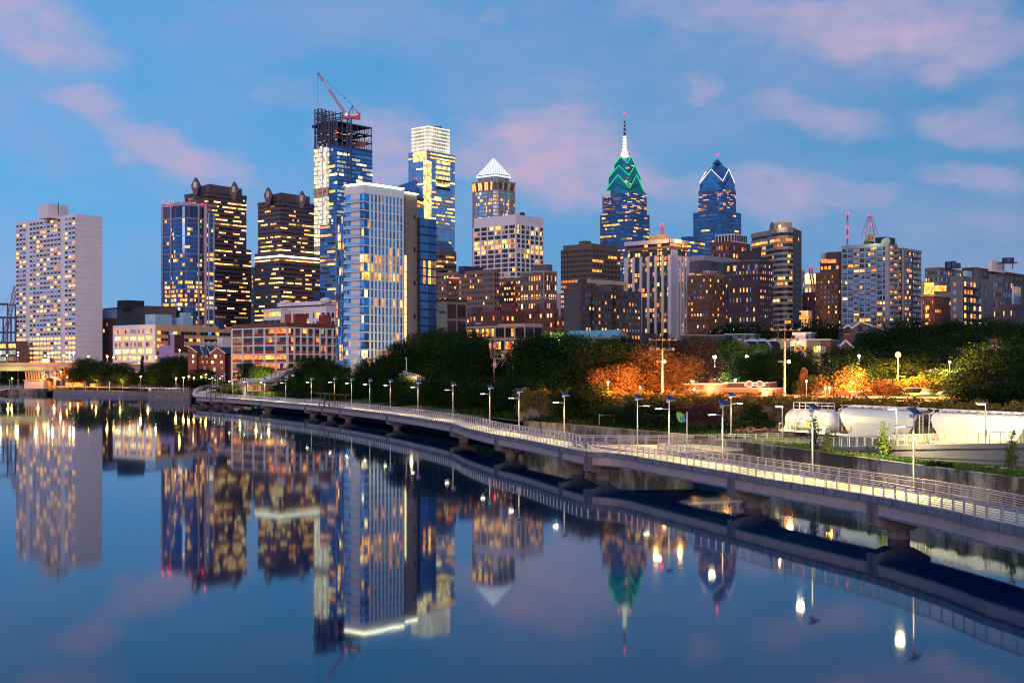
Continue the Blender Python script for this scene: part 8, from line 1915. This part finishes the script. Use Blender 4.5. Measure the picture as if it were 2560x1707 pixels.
b = MB(); b.beam((X(-20,745),745,1.2),(X(22,750),750,3.2),2.2,.4,TRIM); b.beam((X(-20,745),743.8,2.6),(X(22,750),748.8,4.4),.15,.15,TRIM); tag(b.build('gangway'), 'pale sloping dock gangway at the far left edge', 'gangway')
# ramp overpass behind the boardwalk end
D = 505.; t_ = thing('ramp_overpass', 'curving concrete pedestrian ramp on white columns below the red loft', 'ramp', (X(700,D),D,4)); PCN = mat('pink_concrete',(.50,.40,.38),.8,0,.1,.4)
pts = [(604,956,500),(650,957,496),(676,949,500),(705,939,505),(730,930,510),(752,929,520),(790,917,535)]
b = MB(); rl_ = MB()
for (u,v,d_),(u2,v2,d2) in zip(pts[:-1],pts[1:]):
    p, q = P(u,v,d_), P(u2,v2,d2); b.beam(p, q, 3.2,.9, PCN)
    for o_ in (-1.5,1.5):
        rl_.beam(p+Vector((0,o_,1.7)), q+Vector((0,o_,1.7)),.12,.12,POLE); rl_.beam(p+Vector((0,o_,1.1)), q+Vector((0,o_,1.1)),.1,.1,POLE)
        for k in range(9): r_ = p.lerp(q,k/9)+Vector((0,o_,0)); rl_.beam(r_, r_+Vector((0,0,1.7)),.12,.12,POLE)
b.build('deck', t_); rl_.build('railing', t_)
for u, v, w_ in ((612,960,1.1),(691,950,1.5),(704,946,1.5),(718,940,1.6),(733,936,1.2),(672,952,1.1)):
    b = MB(); d_ = 503; b.box((X(u,d_),d_,(3+Z(v,d_))/2),(w_,2.2,Z(v,d_)-3),TRIM if u > 680 else PCN); b.build('column', t_)
t_ = thing('kiosk', 'small tan park kiosk with lattice doors under a flat roof', 'kiosk', (X(636,488),488,4)); b = MB(); bx(b,617,652,962,978,486,5,mat('tan_kiosk',(.42,.28,.17),.8,0,.1,.4)); b.build('wall', t_); b = MB(); bx(b,605,656,956.5,959.5,484,8,DARKM); b.build('roof', t_); b = MB()
for k in range(3): 
    for j in range(2): b.box((X(634+k*5,485.8),485.8,Z(966+j*6,486)),(.55,.15,.7),DBRICK)
b.build('door', t_); b = MB(); b.box((X(613,485),485,5.6),(.5,.5,4.6),TRIM); b.build('post', t_)
for (u, D, pw, col) in ((600,520,5000,(1,.85,.25)),(672,470,3500,(1,.7,.25)),(640,478,1800,(1,.6,.25)),(745,520,2500,(1,.5,.15))): point('landing_lamp', (X(u,D),D,8.5), pw, col, .4)
t_ = thing('red_tank', 'bright red rounded sign panel between the ramp columns', 'sign', (X(725,508),508,5)); b = MB(); b.tube((X(725,508),508,Z(962,508)),(X(725,508),507.6,Z(962,508)),1.6,1.6,glow('red_sign_glow',(1,.05,.03),1.0),14); b.build('disc', t_); b = MB(); b.tube((X(725,508),508,4),(X(725,508),508,Z(965,508)),.15,.15,POLE); b.build('post', t_)
yl = [(577,950,555,8,'bright yellow-lit bush at the foot of the red loft'),(600,962,520,6,'yellow lit grass clump left of the kiosk'),(640,975,470,6,'yellow-brown lit shrub right of the kiosk front'),(672,970,476,7,'olive lit shrub under the curved ramp'),(625,905,560,11,'lit green tree in front of the red loft, darker left part'),(655,912,545,11,'yellow-green lit tree in front of the red loft'),(560,962,570,7,'dark green shrub left of the yellow bush'),(590,968,540,7,'dark shrub in front of the yellow bush'),(695,968,480,8,'dark shrub under the ramp columns'),(720,975,470,8,'dark shrub right of the ramp columns')]
for (u, v, D, w_, lb) in yl:
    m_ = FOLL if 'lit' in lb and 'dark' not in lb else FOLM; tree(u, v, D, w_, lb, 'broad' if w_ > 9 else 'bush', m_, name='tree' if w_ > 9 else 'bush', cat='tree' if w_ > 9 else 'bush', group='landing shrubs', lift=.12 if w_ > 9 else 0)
point('tree_uplight', (X(660,535),535,7), 9000, (.95,1,.25), .5)
t_ = thing('ramp_stair', 'pale sloping stair with railing glimpsed between trees right of the white tower', 'stair', (X(1030,380),380,6)); b = MB(); b.beam(P(1008,940,385), P(1052,950,378), 3,1.6,PCN); b.build('flight', t_); b = MB(); b.beam(P(1008,927,385), P(1052,940,378), .15,.15,POLE)
for k in range(9): p = P(1008,927,385).lerp(P(1052,940,378),k/8); b.beam(p, p-Vector((0,0,1.6)),.1,.1,POLE)
b.build('railing', t_); t2 = thing('light_pole', 'tall pale pole beside the stair between the trees', 'pole', (X(1016,385),385,6)); b = MB(); b.tube((X(1016,385),385,6),(X(1016,385),385,Z(893,385)),.18,.12,POLE); b.build('shaft', t2); b = MB(); b.beam((X(1016,385),385,Z(894,385)),(X(1012,385),385,Z(894,385)),.2,.12,POLE); b.build('head', t2)
point('stair_lamp',(X(1030,378),376,Z(935,378)),2500,(1,.6,.25),.4)
# bare point lights for the street glow at loft foot
for (u, D, pw) in ((800,585,5000),(900,455,9000),(1000,462,9000),(960,460,6000)): point('street_fill', (X(u,D),D-4,9), pw, (1,.5,.12), .6)
